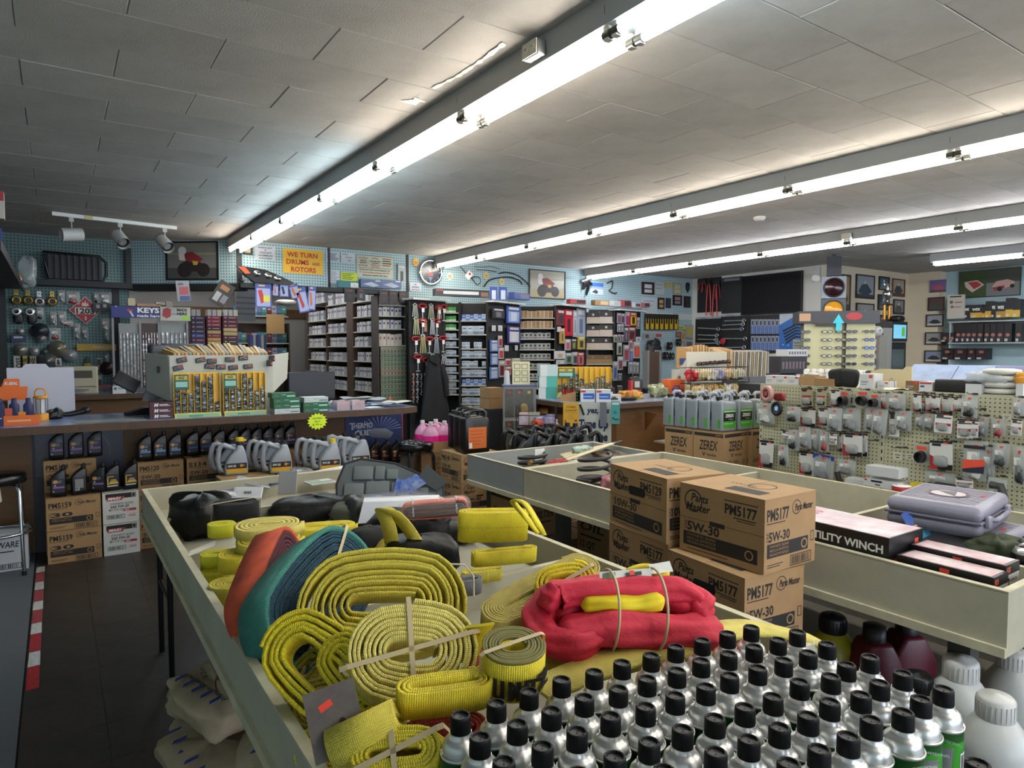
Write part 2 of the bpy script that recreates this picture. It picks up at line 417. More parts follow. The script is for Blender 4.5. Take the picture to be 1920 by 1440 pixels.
r=thing('smoke_detector','round white smoke detector on the ceiling between the light rows','smoke detector',p)
b=MB();b.lathe([(.062,.02),(.065,.005),(.05,-.018),(.02,-.024),(0,-.024)],20);b.build('casing',mat('cfcfcb',.5),r)
b=MB();b.lathe([(.035,-.022),(.035,-.027),(0,-.028)],16);b.build('vent_cap',mat('9f9f9b',.5),r)
# track light with three cans
TA,TBp=at(97,402,Z=CEIL-.03),at(331,429,Z=CEIL-.03)
r=thing('track_light','white ceiling track with three cylinder spotlights above the counter','track light',(TA+TBp)/2)
b=MB();d=(TBp-TA).normalized();b.X=Mr(A2(d.y,d.x),4,'Z');L=(TBp-TA).length
b.bb(-L/2,L/2,-.018,.018,-.01,.028);b.build('track',WHITE,r)
b=MB();b.X=Mr(A2(d.y,d.x),4,'Z');b.bb(-L*.26,-L*.2,-.03,.03,-.016,.028);b.build('feed_box',mat('c9b98a',.6),r)
for q,(u,v,dv)in enumerate(((131,408,Vc((-.9,-.25,-.12))),(221,419,Vc((.25,-.75,-.55))),(305,428,Vc((.25,-.75,-.5))))):
 t=(at(u,v,Z=CEIL-.03)-TA).dot(d);pt=TA+d*t-(TA+TBp)/2
 dv.normalize();b=MB();b.box(pt+Vc((0,0,-.03)),(.045,.03,.05));b.cyl(pt+Vc((0,0,-.05)),pt+Vc((0,0,-.12)),.006,n=8)
 c=pt+Vc((0,0,-.19));b.cyl(c-dv*.1,c+dv*.1,.068,.07,n=20,caps=False);b.cyl(c-dv*.1,c-dv*.099,.068,n=20)
 sp=b.build('spotlight',mat('c6c6c2',.45),r)
 b=MB();b.cyl(c-dv*.06,c+dv*.06,.062,.066,n=20);b.build('lamp_face',mat('1a1a1a',.3),sp)
 if q:b=MB();b.cyl(c+dv*.061,c+dv*.075,.045,.03,n=16);b.build('bulb',mat('77787a',.15),sp)
 # -- display bins
cream=mat('aca893',.6,noise=1,nscale=5,col2='9c9886',bump=.08,bscale=20);rimc=mat('c4bfa2',.6,noise=1,nscale=9,col2='a8a38a')
bgrey=mat('8d9293',.6,noise=.1,nscale=4);BASEC=mat('a5a28f',.7)
def bin_table(name,label,x0,x1,y0,y1,zt,zb,m,sides='LRFB',dividers=(),parts=()):
 r=thing(name,label,'display bin',((x0+x1)/2,(y0+y1)/2,0));cx,cy=(x0+x1)/2,(y0+y1)/2
 def plank(a0,a1,b0,b1,z0,z1,nm,mm=m):
  b=MB();b.bb(a0-cx,a1-cx,b0-cy,b1-cy,z0,z1-.004);o=b.build(nm,mm,r)
  c=MB();c.bb(a0-cx-.001,a1-cx+.001,b0-cy-.001,b1-cy+.001,z1-.004,z1);c.build('painted_edge',rimc,o);return o
 t=.022
 if 'L' in sides:plank(x0,x0+t,y0,y1,zb,zt,'rail')
 if 'R' in sides:plank(x1-t,x1,y0,y1,zb,zt,'rail')
 if 'F' in sides:plank(x0+t,x1-t,y0,y0+t,zb,zt,'rail')
 if 'B' in sides:plank(x0+t,x1-t,y1-t,y1,zb,zt,'rail')
 for k,(a0,a1,b0,b1,zt_)in enumerate(dividers):plank(a0,a1,b0,b1,zb+.04,zt_,'divider')
 b=MB();b.bb(x0+t-cx,x1-t-cx,y0+t-cy,y1-t-cy,zb+.02,zb+.04);b.build('bottom_board',BASEC,r)
 b=MB();b.bb(x0-.012-cx,x0-cx,y0-cy,y1-cy,zb,zb+.03);b.build('trim_strip',rimc,r)
 return r
def table_leg(r,cx,cy,x,y0,y1,h):
 """folding table leg pair in black tube"""
 lm=mat('141416',.35,metal=.6)
 for y in(y0,y1):
  b=MB();b.tube([(x-cx,y-cy,h),(x-cx,y-cy,0)],.014,10);b.build('leg',lm,r)
 b=MB();b.tube([(x-cx,y0-cy,h*.55),(x-cx,y1-cy,h*.55)],.011,8);b.build('leg_brace',lm,r)
B1=bin_table('display_bin','long painted wooden display bin full of yellow lifting slings',.36,1.6,.96,4.08,.85,.69,cream,dividers=[(.382,1.578,1.89,1.91,.83),(.382,1.578,2.74,2.76,.83),(.382,1.1,3.42,3.44,.82)])
for(x,ya,yb)in((.42,3.55,3.93),(.42,1.2,1.6),(1.52,3.55,3.93)):table_leg(B1,.98,2.52,x,ya,yb,.7)
B2=bin_table('display_bin','cream painted display bin holding a winch box and grey tool cases',2.42,3.66,.83,3.44,.85,.64,cream,dividers=[(2.74,2.76,.852,1.62,.85),(2.442,3.638,1.62,1.64,.85),(2.442,3.638,2.6,2.62,.83)])
B3=bin_table('display_bin','blue-grey painted display bin holding hoses and red handled tools',2.42,3.6,3.45,4.14,.85,.64,bgrey)
for r_,cy in((B2,2.135),(B3,3.795)):
 for x in(2.55,3.5):
  for y in((1.0,3.2)if r_ is B2 else(3.6,4.0)):
   b=MB();b.box((x-(3.04 if r_ is B2 else 3.01),y-cy,.32),(.07,.07,.64));b.build('leg',mat('3a3833',.7),r_)
   # white paper strip over the left rail
b=MB();p0,p1=at(352,1044,Z=.853),at(402,1023,Z=.86);d=(p1-p0);
b.add([p0,p0+d,p0+d+Vc((.02,.075,.0)),p0+Vc((.02,.075,-.0)),p0+Vc((-.001,0,-.012)),p0+Vc((.019,.075,-.012))],[(0,1,2,3),(4,0,3,5)])
tag(b.build('paper_strip',mat('c9c8be',.7)),'blank pale paper strip hanging over the left rail of the sling bin','paper strip')
# -- rolled slings
YEL=mat('d8c42a',.75,kind='web',col2='b8a428');YEB=mat('dcc81c',.7,kind='web',col2='c2ac18');YEP=mat('d6c666',.75,kind='web',col2='b8a852')
OLV=mat('b3a250',.8,kind='web',col2='968742');LIM=mat('cdbc40',.75,kind='web',col2='ada03a');ORA=mat('c9502c',.75,kind='web',col2='9c3a2a')
PUR=mat('5a2432',.8,kind='web',col2='3c1826');TEA=mat('2f7468',.75,kind='web',col2='3d8578');NAV=mat('174255',.8,kind='web',col2='103040')
BLK=mat('0b0b0d',.8,kind='web',col2='1f1f22');GRW=mat('6f7072',.8,kind='web',col2='5c5d60')
RUB=mat('b3a27c',.6);REDT=mat('d8402c',.6);LABW=mat('c4c6c0',.55)
def basis(axis,xd):
 z=Vc(axis).normalized();x=Vc(xd);x=(x-z*x.dot(z)).normalized();y=z.cross(x)
 m=Matrix((x,y,z)).transposed();return m.to_euler()
def spiral(L,r0,gap,turns,flat=1.0,tail=.0,jit=.0,seed=1,n=26,phase=.0):
 rnd=random.Random(seed);out=[];N=int(turns*n);ph=[rnd.uniform(0,6.28)for _ in range(4)]
 for i in range(N+1):
  th=2*Pi*i/n+phase;r=r0+gap*(i/n)
  k=max(-1,min(1,Co(th)*2.2))
  w=1+jit*(Si(2*th+ph[0])*.5+Si(3*th+ph[1])*.3+Si(th*.37+ph[2])*.6)
  out.append((L/2*k+r*Co(th)*w,r*Si(th)*flat*w))
 if tail:
  a=Vc(out[-1]);d=(Vc(out[-1])-Vc(out[-2])).normalized()
  for q in range(1,7):out.append(tuple(a+d*tail*q/6))
 return out
def roll(label,u,v,z,axis,xd,L,r0,gap,turns,width,m,flat=1.0,tail=.0,jit=.02,seed=1,th=None,bands=0,group='yellow lifting slings in the bin',name='lifting_sling',phase=.0,sticker=None,stitch=None,loc=None,edge=None):
 p=loc if loc is not None else at(u,v,Z=z)
 r=thing(name,label,'sling',p,rot=basis(axis,xd),group=group)
 path=spiral(L,r0,gap,turns,flat,tail,jit,seed,phase=phase)
 b=MB();b.X=Mt((0,0,-width));b.strap(path,width,th or gap*.8,0);o=b.build('webbing',m,r)
 ro=r0+gap*turns
 if edge is not None:
  b=MB();b.X=Mt((0,0,-.004));b.strap(path,.0055,(th or gap*.8)*1.04,0);b.build('selvedge',edge,r)
 for k in range(bands):
  ang=(.35,1.75,-.5)[k];c,s_=Co(ang),Si(ang);e=(ro+.003)
  ext=min(e/max(abs(s_),1e-3),(L/2+e)/max(abs(c),1e-3))if flat>.9 else min(e*flat/max(abs(s_),1e-3),(L/2+e)/max(abs(c),1e-3))
  P=[(c*ext,s_*ext,-width*.9),(c*(ext+.002),s_*(ext+.002),0),(c*ext*.9,s_*ext*.9,.004),(c*ext*.3,s_*ext*.3,.0045),(-c*ext*.3,-s_*ext*.3,.0045),(-c*ext*.9,-s_*ext*.9,.004),(-c*(ext+.002),-s_*(ext+.002),0),(-c*ext,-s_*ext,-width*.9)]
  sd=Vc((-s_,c,0))*.005;b=MB();vs=[]
  for q in P:vs+=[Vc(q)-sd,Vc(q)+sd]
  b.add(vs,[(2*i,2*i+1,2*i+3,2*i+2)for i in range(len(P)-1)]);b.build('rubber_band',RUB,r)
 if stitch:
  b=MB();run=0
  for i in range(len(path)-int(26*stitch),len(path)-1):
   a,c=Vc(path[i]),Vc(path[i+1]);d=c-a
   if d.length<1e-6:continue
   nn=Vc((d.y,-d.x)).normalized()*((th or gap*.8)/2+.0006);k=0
   L_=d.length;s0=.0
   while s0+.007<L_:
    q0=a+d*(s0/L_)+nn;q1=a+d*((s0+.007)/L_)+nn
    b.add([(q0.x,q0.y,-width*.5-.0008),(q1.x,q1.y,-width*.5-.0008),(q1.x,q1.y,-width*.5+.0008),(q0.x,q0.y,-width*.5+.0008)],[(0,1,2,3)]);s0+=.012
  if b.v:stuff(b.build('stitching',mat('3c5a2c',.7),r))
 if sticker:
  for(i0,w0,w1,ln,col)in sticker:
   b=MB();seg=path[i0:i0+ln];vs=[]
   for k,q in enumerate(seg):
    a=Vc(path[max(0,i0+k-1)]);c=Vc(path[min(len(path)-1,i0+k+1)]);d=(c-a);nn=Vc((d.y,-d.x)).normalized()*((th or gap*.8)/2+.0012);q=Vc(q)+nn
    vs+=[(q.x,q.y,-width*w0),(q.x,q.y,-width*w1)]
   b.add(vs,[(2*i,2*i+1,2*i+3,2*i+2)for i in range(len(seg)-1)]);b.build('sewn_label',mat(col,.55,noise=.25,nscale=220),r)
 return r
TC=Vc((-.45,-.75,.48))
roll('large dull yellow sling coil spread wide behind the other coils',722,1128,.965,(-.26,-.74,.55),(.9,-.42,0),.13,.022,.0142,8.4,.09,LIM,flat=1.0,jit=.06,seed=3,th=.0075,phase=1.0,bands=0)
roll('bright yellow sling coil with green stitch lines by the left rail',598,1252,.935,(-.5,-.62,.62),(.55,-.5,-.55),.12,.03,.0125,4.6,.06,YEB,jit=.05,seed=5,th=.0085,stitch=1.0)
roll('bright yellow sling coil tucked between two larger sling coils',672,1262,.93,(-.5,-.62,.62),(.5,-.5,-.6),.1,.022,.011,3.4,.06,YEB,jit=.05,seed=6,th=.0085,stitch=.9)
roll('pale yellow sling coil tied with two crossed rubber bands',772,1218,1.0,(-.28,-.66,.7),(.9,-.4,-.2),.05,.024,.0098,8.2,.062,YEP,jit=.035,seed=8,th=.0072,bands=2,phase=.4)
roll('yellow sling coil standing upright in front of the pale coil',832,1277,.985,(-.05,-.2,.98),(.95,-.3,0),.1,.012,.009,3.2,.052,YEL,flat=.75,jit=.05,seed=9,th=.007)
r=roll('tight yellow sling roll printed with large black letters',962,1208,1.03,(-.1,-.2,.97),(.9,-.4,0),.01,.02,.0062,6,.088,YEL,jit=.03,seed=10,th=.0052,bands=1,edge=mat('6a6530',.8))
# black print LIMIT 72 round the roll
b=MB();ro=.02+.0062*6+.006
for k,ch in enumerate('LIMIT 72'):
 a=-2.35+k*.24;o=Vc((Co(a)*ro,Si(a)*ro,-.075));x=Vc((-Si(a),Co(a),0))
 if ch!=' ':b.text(ch,o,x,(0,0,1),.042,0,bold=.03,off=.001)
b.build('printed_lettering',INK,r)
roll('yellow sling roll with barcode label nearest the camera',738,1408,.93,(-.55,-.5,.62),(.75,-.55,.1),.07,.01,.008,4.5,.085,YEL,flat=.8,jit=.03,seed=12,th=.0065,bands=2,sticker=[(95,.2,.8,6,'c9ccc6')])
roll('yellow tie-down strap roll hanging from a brown display card',752,1352,.935,(.85,-.35,.35),(.3,-.6,.6),.05,.01,.0075,4.6,.12,LIM,flat=.85,jit=.03,seed=13,th=.006,bands=0)
# brown card of that strap roll
p=at(628,1350,Z=.955);r=thing('header_card','dusty brown display card with a red price tag beside the strap roll','card',p,rot=basis((-.35,-.72,.6),(.95,-.25,.2)))
b=MB();b.bb(-.045,.045,-.058,.058,-.0012,.0008);b.build('card',mat('5f5650',.6,noise=.35,nscale=30),r)
b=MB();b.quad((-.02,.018,.001),(.96,.3,0),(-.3,.96,0),.024,.012);b.build('price_tag',REDT,r)
b=MB();b.ring((.012,-.006,.001),EX,EY,.0,.006);b.build('hang_hole',mat('101010',.8),r)
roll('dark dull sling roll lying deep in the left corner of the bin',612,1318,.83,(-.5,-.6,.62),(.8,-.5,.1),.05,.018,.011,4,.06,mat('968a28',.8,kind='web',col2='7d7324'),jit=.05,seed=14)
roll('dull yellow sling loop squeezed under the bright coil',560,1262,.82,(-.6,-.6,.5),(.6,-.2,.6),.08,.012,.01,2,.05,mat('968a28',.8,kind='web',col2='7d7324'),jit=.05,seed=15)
roll('shadowed yellow sling roll at the very bottom of the bin corner',640,1400,.82,(-.3,-.6,.7),(.8,-.5,.1),.08,.012,.01,4,.05,YEL,jit=.05,seed=16)
roll('red sling roll buried below the upright yellow coil',840,1368,.9,(-.05,-.2,.97),(.95,-.3,0),.07,.012,.009,4,.07,mat('9c2f1c',.8,kind='web',col2='7a2418'),jit=.04,seed=17)
roll('long flattened olive sling roll tied near its far end',1018,1098,.99,(-.12,-.3,.94),(.82,.12,.06),.26,.006,.0072,8.2,.085,OLV,flat=.88,jit=.02,seed=18,th=.006,bands=0)
b=MB();p=at(1140,1050,Z=.99)
roll('bright yellow sling coil standing behind the red sling',1060,1090,1.02,(-.35,-.6,.7),(.85,-.45,.2),.05,.02,.011,3.2,.075,YEB,jit=.03,seed=19,th=.0085,bands=1)
roll('wide bright yellow sling loop lying on top by the right rail',925,955,.985,(-.03,-.12,.99),(.9,-.42,0),.17,.014,.011,3.0,.112,YEB,flat=.62,jit=.05,seed=20,th=.006,stitch=1.0,loc=at(925,957,Z=1.01))
roll('yellow sling loop with a white label under the wide loop',945,1030,.9,(-.05,-.15,.98),(.92,-.3,0),.17,.012,.01,2.2,.05,YEL,flat=.6,jit=.05,seed=21,th=.007,sticker=[(34,.1,.9,5,'aeb3a8')])
roll('yellow strap end folded beside the grey strap',905,1068,.87,(-.05,-.15,.98),(.92,-.3,0),.09,.012,.009,1.8,.04,LIM,flat=.6,jit=.05,seed=22,th=.006)
roll('grey webbing strap bundle behind the divider',868,1085,.87,(-.05,-.15,.98),(.92,-.3,0),.06,.014,.009,2.2,.05,GRW,flat=.7,jit=.05,seed=23,th=.006,bands=0,group=None)
# folded loop of a raised sling eye on top of the wide loop
def loopband(label,pts,width,m,wdir,th=.007,group='yellow lifting slings in the bin',name='lifting_sling'):
 P=[Vc(p)for p in pts];Q=[]
 for i in range(len(P)-1):
  p0,p1,p2,p3=P[max(0,i-1)],P[i],P[i+1],P[min(len(P)-1,i+2)]
  for t in range(6):
   t/=6;Q.append(.5*((2*p1)+(p2-p0)*t+(2*p0-5*p1+4*p2-p3)*t*t+(3*p1-p0-3*p2+p3)*t**3))
 Q.append(P[-1]);o0=Q[0].copy();w=Vc(wdir).normalized()*width;vs=[];us=[];L=0
 for i,q in enumerate(Q):
  d=(Q[min(i+1,len(Q)-1)]-Q[max(0,i-1)]).normalized();nn=d.cross(w).normalized()*th/2
  if i:L+=(q-Q[i-1]).length
  us.append(L)
  for s_,f in((1,0),(1,1),(-1,1),(-1,0)):vs.append(q-o0+w*(f-.5)+nn*s_)
 fs=[];uv=[]
 for i in range(len(Q)-1):
  for k in range(4):
   a,c=i*4+k,i*4+(k+1)%4;fs.append((a,c,c+4,a+4));w0,w1=((0,width),(0,th),(width,0),(0,th))[k]
   uv.append(((us[i],w0),(us[i],w1),(us[i+1],w1),(us[i+1],w0)))
 b=MB();b.add(vs,fs,0,True,uv);b.add(vs,[(3,2,1,0),tuple((len(Q)-1)*4+k for k in range(4))]);
 return tag(b.build(name,m,None,o0),label,'sling',group)
A=lambda u,v,z:at(u,v,Z=z)
loopband('upright yellow sling eye standing at the right end of the wide loop',[A(1010,1000,.95),A(985,968,1.02),A(962,940,1.07),A(985,945,1.075),A(1010,985,1.02),A(1020,1003,.96)],.06,YEB,(-.75,-.6,.2),group=None)
loopband('yellow sling eye poking up beside the black bag roll',[A(735,1020,.86),A(728,985,.94),A(716,955,.99),A(735,960,.99),A(760,985,.93),A(778,1012,.88)],.06,LIM,(.55,-.75,.1),group=None)
loopband('yellow strap piece lying below the raised sling eye',[A(712,1040,.83),A(732,1015,.86),A(756,1010,.86),A(775,1030,.84)],.07,LIM,(.4,-.8,-.2),group=None)
loopband('single bright yellow strap end standing between the coils',[A(868,1240,.93),A(880,1205,.985),A(900,1172,1.03)],.06,YEB,(.85,-.5,.1),group=None)
loopband('thin red and purple strap end beside the strap end',[A(880,1255,.92),A(905,1215,.96),A(925,1180,.99)],.03,ORA,(.85,-.5,.1),group=None)
loopband('flat olive sling lying under the red round sling',[A(1020,1262,.86),A(1120,1230,.9),A(1230,1205,.92),A(1330,1192,.9)],.13,OLV,(.15,-.95,-.3),th=.02,group=None)
loopband('long flat yellow sling lying along the rear row of cans',[A(1010,1295,.88),A(1090,1262,.9),A(1200,1222,.915),A(1320,1190,.91),A(1420,1178,.88),A(1540,1205,.84)],.07,YEP,(.2,-.95,-.25),th=.012,group=None)
# yellow stacked rolls at the left
for(u,v,z,rr,w,m,lab,k)in((503,985,.985,.088,.036,YEP,'topmost pale yellow sling roll of the left stack in clear wrap',31),(505,1013,.945,.085,.034,LIM,'second yellow sling roll down in the left stack',32),(455,1040,.91,.062,.055,YEL,'yellow sling roll with a red price sticker in the left stack',33),(440,1095,.86,.06,.07,LIM,'lowest greenish yellow sling roll of the left stack',34),(408,1040,.88,.045,.06,mat('c9c41e',.75,kind='web'),'yellow green sling bundle against the left rail',35),(415,985,.92,.04,.05,mat('c9c41e',.75,kind='web'),'yellow green sling knot on top of the bundle by the rail',36),(405,1075,.83,.04,.05,mat('c9c41e',.75,kind='web'),'yellow green sling fold low beside the left rail',37)):
 t=5;rr*=1.3;roll(lab,u,v-4,z,(-.04,-.1,.99),(.9,-.3,0),rr*.5,.008,(rr*.75-.008)/t,t,w,m,flat=.85,jit=.03,seed=k,th=(rr*.75)/t*.75,sticker=[(108,.35,.8,2,'d8402c')]if k==33 else([(112,.05,.95,7,'b9bdb4')]if k==31 else None))
roll('flat yellow sling coil behind the orange sling',608,985,.9,(-.04,-.1,.99),(.9,-.3,0),.12,.012,.009,6,.045,YEB,flat=.75,jit=.03,seed=40,th=.0075)
roll('orange sling coil with purple underside standing on edge',525,1085,.945,(.74,-.6,.3),(.55,.6,.42),.2,.018,.0135,4.3,.085,PUR,flat=.9,jit=.04,seed=41,th=.009,bands=0,group=None)
roll('big teal and navy sling coil standing on edge',612,1112,.945,(.42,-.74,.45),(.75,.3,.42),.16,.03,.0085,12,.1,NAV,flat=.95,jit=.03,seed=42,th=.0068,bands=1,group=None)
# outer teal and orange wraps
def arcwrap(label,base,u,v,z,axis,xd,L,ro,width,m,a0,a1,th,flat):
 path=[]
 for i in range(40):
  thn=a0+(a1-a0)*i/39;k=max(-1,min(1,Co(thn)*2.2));path.append((L/2*k+ro*Co(thn),ro*Si(thn)*flat))
 r=[o for o in bpy.data.objects if o.get('label')==label][0]
 b=MB();b.X=Mt((0,0,-width));b.strap(path,width+.002,th);b.build('outer_wrap',m,r)
arcwrap('big teal and navy sling coil standing on edge',None,0,0,0,None,None,.16,.03+.0085*12+.008,.1,TEA,-1.2,3.9,.014,.95)
arcwrap('orange sling coil with purple underside standing on edge',None,0,0,0,None,None,.2,.018+.0135*4.3+.008,.085,ORA,-.9,3.6,.013,.9)
# -- red round sling
RS=mat('c01c36',.72,bump=1,bscale=38,noise=.15,nscale=30);YF_=mat('d8c312',.75,bump=.3,bscale=500)
c0=at(1165,1135,Z=.99);r=thing('round_sling','bright red round sling hank tied with two rubber bands','sling',c0,rot=(0,0,A2(-.49,.87)))
def fold(pts,rad,nm,m,seed,parent=r,n=28,sq=.85):
 rnd=random.Random(seed);P=[Vc(p)for p in pts];Q=[]
 for i in range(len(P)-1):
  p0,p1,p2,p3=P[max(0,i-1)],P[i],P[i+1],P[min(len(P)-1,i+2)]
  for t in range(7):
   t/=7;Q.append(.5*((2*p1)+(p2-p0)*t+(2*p0-5*p1+4*p2-p3)*t*t+(3*p1-p0-3*p2+p3)*t**3))
 Q.append(P[-1]);ph=[rnd.uniform(0,6)for _ in range(5)];vs=[];a=None;M_=len(Q)
 for i,q in enumerate(Q):
  d=(Q[min(i+1,M_-1)]-Q[max(0,i-1)]).normalized();up=Vc((0,0,1));s1=d.cross(up);s1=s1.normalized()if s1.length>.05 else Vc((0,1,0));s2=s1.cross(d)
  e=min(1,min(i,M_-1-i)/3+.35)
  for k in range(n):
   t=2*Pi*k/n;w=1.1+.1*Si(3*t+ph[0]+i*.35)+.08*Si(7*t+ph[1]-i*.2)+.05*Si(i*.9+ph[2])
   vs.append(q+(s1*Co(t)+s2*Si(t)*sq)*rad*w*e)
 b=MB();b.add(vs,[(i*n+k,i*n+(k+1)%n,(i+1)*n+(k+1)%n,(i+1)*n+k)for i in range(M_-1)for k in range(n)],0,True);b.add(vs,[tuple(reversed(range(n))),tuple(range((M_-1)*n,M_*n))])
 return b.build(nm,m,parent)
fold([(-.17,.02,-.035),(-.08,.055,.0),(.03,.06,.01),(.13,.05,.0),(.2,.03,-.02)],.042,'fold',RS,1)
fold([(-.16,-.05,-.05),(-.05,-.055,-.035),(.06,-.05,-.045),(.16,-.035,-.055),(.235,-.02,-.075)],.043,'fold',RS,2)
fold([(-.15,-.02,.02),(-.16,.0,.03),(-.06,.015,.035),(.05,.02,.03),(.15,.03,.02),(.2,.02,-.01),(.17,-.005,-.03)],.034,'fold',RS,3)
fold([(-.1,.045,.02),(-.17,.045,.0),(-.2,.0,-.03),(-.185,-.06,-.05),(-.12,-.09,-.05),(-.08,-.06,-.04)],.034,'fold',RS,4)
fold([(-.02,.075,-.03),(.08,.08,-.03),(.17,.07,-.04)],.035,'fold',RS,6)
fold([(-.1,-.01,.012),(-.04,-.022,.014),(.03,-.02,.01),(.1,-.008,.014)],.022,'yellow_sleeve',YF_,5)
fold([(.03,.08,.03),(.09,.075,.05),(.13,.055,.035)],.026,'yellow_sleeve',YF_,7)
b=MB();b.add([(-.07,.0,.064),(.06,.012,.062),(.062,.035,.064),(-.068,.025,.068)],[(0,1,2,3)]);b.quad((-.06,.004,.0672),(1,.09,0),(0,1,.1),.03,.016,1);b.quad((-.005,.01,.0675),(1,.09,0),(0,1,.1),.04,.01,2);b.quad((.005,.013,.068),(1,.09,0),(0,1,.1),.012,.012,3)
b.build('sewn_label',[LABW,mat('5d6a4a',.6),BLACK,REDT],r,(.02,.046,.003),(R(35),0,0))
b=MB();b.add([(.07,.02,.056),(.13,.03,.05),(.128,.06,.052),(.07,.045,.06)],[(0,1,2,3)]);b.build('paper_tag',mat('c9cabf',.6,noise=.2,nscale=200),r,(.01,.046,.006),(R(35),0,0))
for xq in(-.035,.075):
 b=MB();Pq=[(xq+.012*Si(t),.002+.118*Co(t),-.012+.092*Si(t))for t in[2*Pi*i/28 for i in range(28)]]
 b.tube(Pq,.0032,6,closed=True);b.build('rubber_band',RUB,r)
 # -- far compartment: bags, straps and packets
BAG=mat('09090a',.5,bump=.6,bscale=45,spec=.35)
def blob(b,c,d,seed,mi=0,n=18,m=12,amp=.16,pw=.6,X=None):
 rnd=random.Random(seed);ph=[rnd.uniform(0,6.28)for _ in range(8)]
 def se(v,p):return math.copysign(abs(v)**p,v)
 def fn(i,j):
  th=2*Pi*i;la=Pi*(j-.5)*.999
  x,y,z=se(Co(la),pw)*se(Co(th),pw),se(Co(la),pw)*se(Si(th),pw),se(Si(la),pw)
  w=1+amp*(.4*Si(3*th+ph[0]+2*z)+.3*Si(5*th+ph[1]-3*z)+.3*Si(4*z*2+ph[2]+th)+.25*Si(7*th+5*z+ph[3]))
  return(c[0]+d[0]*x*w,c[1]+d[1]*y*w,c[2]+d[2]*z*w)
 return b.grid(fn,n,m,mi,True,True)
def sack(name,label,cat,loc,d,seed,m,rz=0,amp=.16,group=None,pw=.6):
 b=MB();blob(b,(0,0,d[2]),d,seed,n=26,m=16,amp=amp*1.25,pw=pw);o=b.build(name,m,None,loc,(0,0,rz));return tag(o,label,cat,group)
roll('black sling roll with white dashed stitching',440,942,.95,(-.04,-.1,.99),(.9,-.3,0),.06,.015,.009,5,.085,BLK,flat=.8,jit=.02,seed=50,th=.007,group=None,bands=1,stitch=None,sticker=[(104,.25,.85,3,'9aa0a8')],loc=at(442,940,Z=.955))
sack('black_bag','shiny black sling bag slumped in the far left corner of the bin','bag',at(385,1010,Z=.72)+Vc((0,.05,0)),(.12,.15,.1),2,BAG,.2)
sack('black_bag','long black folded sling bag with silver mesh end','bag',at(600,985,Z=.735)+Vc((0,.08,0)),(.22,.12,.065),3,BAG,-.25,amp=.12)
b=MB();blob(b,(0,0,.05),(.05,.1,.065),4);tag(b.build('mesh_sleeve',mat('4a4c4e',.5,noise=.8,nscale=300),None,at(668,975,Z=.8)),'silver speckled mesh sleeve beside the folded black bag','sleeve')
sack('black_pouch','black padded pouch tied with a white cord','pouch',at(800,1080,Z=.735)+Vc((0,.03,0)),(.14,.085,.075),5,BAG,-.45,amp=.07)
b=MB();q=at(800,1060,Z=.93);b.tube([q+Vc((-.09,.02,.0)),q+Vc((0,-.02,.012)),q+Vc((.1,-.06,0)),q+Vc((.115,-.09,-.03)),q+Vc((.11,-.1,-.09))],.003,6);tag(b.build('cord',mat('c9c2ad',.6)),'thin white cord over the black padded pouch','cord')
sack('black_duffel','black duffel strap bundle wrapped in clear film behind the pouch','bag',at(800,1045,Z=.735)+Vc((.0,.16,0)),(.18,.12,.085),6,BAG,-.3,amp=.1)
sack('black_cap_pouch','small rounded black flap of a strap bag by the teal coil','pouch',at(690,1040,Z=.8),(.07,.06,.055),8,mat('0e0e10',.8),.3,amp=.05)
loopband('black strap with white dashed edge by the teal coil',[A(655,1030,.88),A(700,1040,.89),A(738,1070,.86)],.07,BLK,(.3,-.9,-.1),group=None,name='strap')
b=MB();p=A(702,1052,.9);b.X=Mt(p)@basis((-.2,-.55,.8),(.85,-.5,0)).to_matrix().to_4x4();b.bb(-.035,.035,-.028,.028,0,.002);b.quad((-.026,-.018,.002),EX,EY,.05,.03,1);tag(b.build('label_card',[mat('8f9499',.2,metal=.5),mat('c9ccd0',.4,noise=.3,nscale=200)]),'silver label card on the black strap by the teal coil','label')
# grey seat-back organiser
r=thing('tool_organizer','grey canvas tool organizer with pockets propped in the bin','organizer',at(730,925,Z=.86),rot=basis((-.35,-.62,.6),(.88,-.5,0)))
G1=mat('545a5c',.8,bump=.3,bscale=400);G2=mat('626a6b',.8,bump=.3,bscale=400);GB=mat('1c1e20',.8)
b=MB();prof=[(-.25,-.12),(.2,-.1),(.28,-.02),(.27,.05),(.16,.1),(.02,.17),(-.16,.2),(-.24,.17),(-.27,.05)]
b.prism(prof,(0,0,0),EX,EY,.012);b.build('backing',G1,r)
b=MB();b.tube([(x,y,.008)for x,y in prof],.008,6,closed=True);b.build('binding',GB,r)
for(x0,x1,y0,y1)in((-.23,-.13,-.1,.05),(-.12,0,-.1,.06),(.01,.1,-.09,.05),(-.19,-.09,.07,.15),(-.08,-.03,.07,.15),(-.02,.04,.07,.13),(.11,.2,-.08,.02)):
 b=MB();b.rbox(((x0+x1)/2,(y0+y1)/2,.018),(x1-x0,y1-y0,.014),.005);b.build('pocket',G2,r)
b=MB();b.prism([(.0,.0),(.1,.02),(.17,.06),(.12,.11),(.06,.08),(.02,.09)],(.02,-.03,.03),EX,Vc((0,1,.25)),.0012);b.build('insert_card',mat('1c4fb0',.3,noise=1,nscale=25,col2='9aa4b4'),r)
b=MB();b.prism([(0,0),(.1,-.06),(.16,-.02),(.05,.08)],(.14,.06,.03),EX,Vc((0,1,.2)),.01);b.build('flap',mat('3c4142',.8),r)
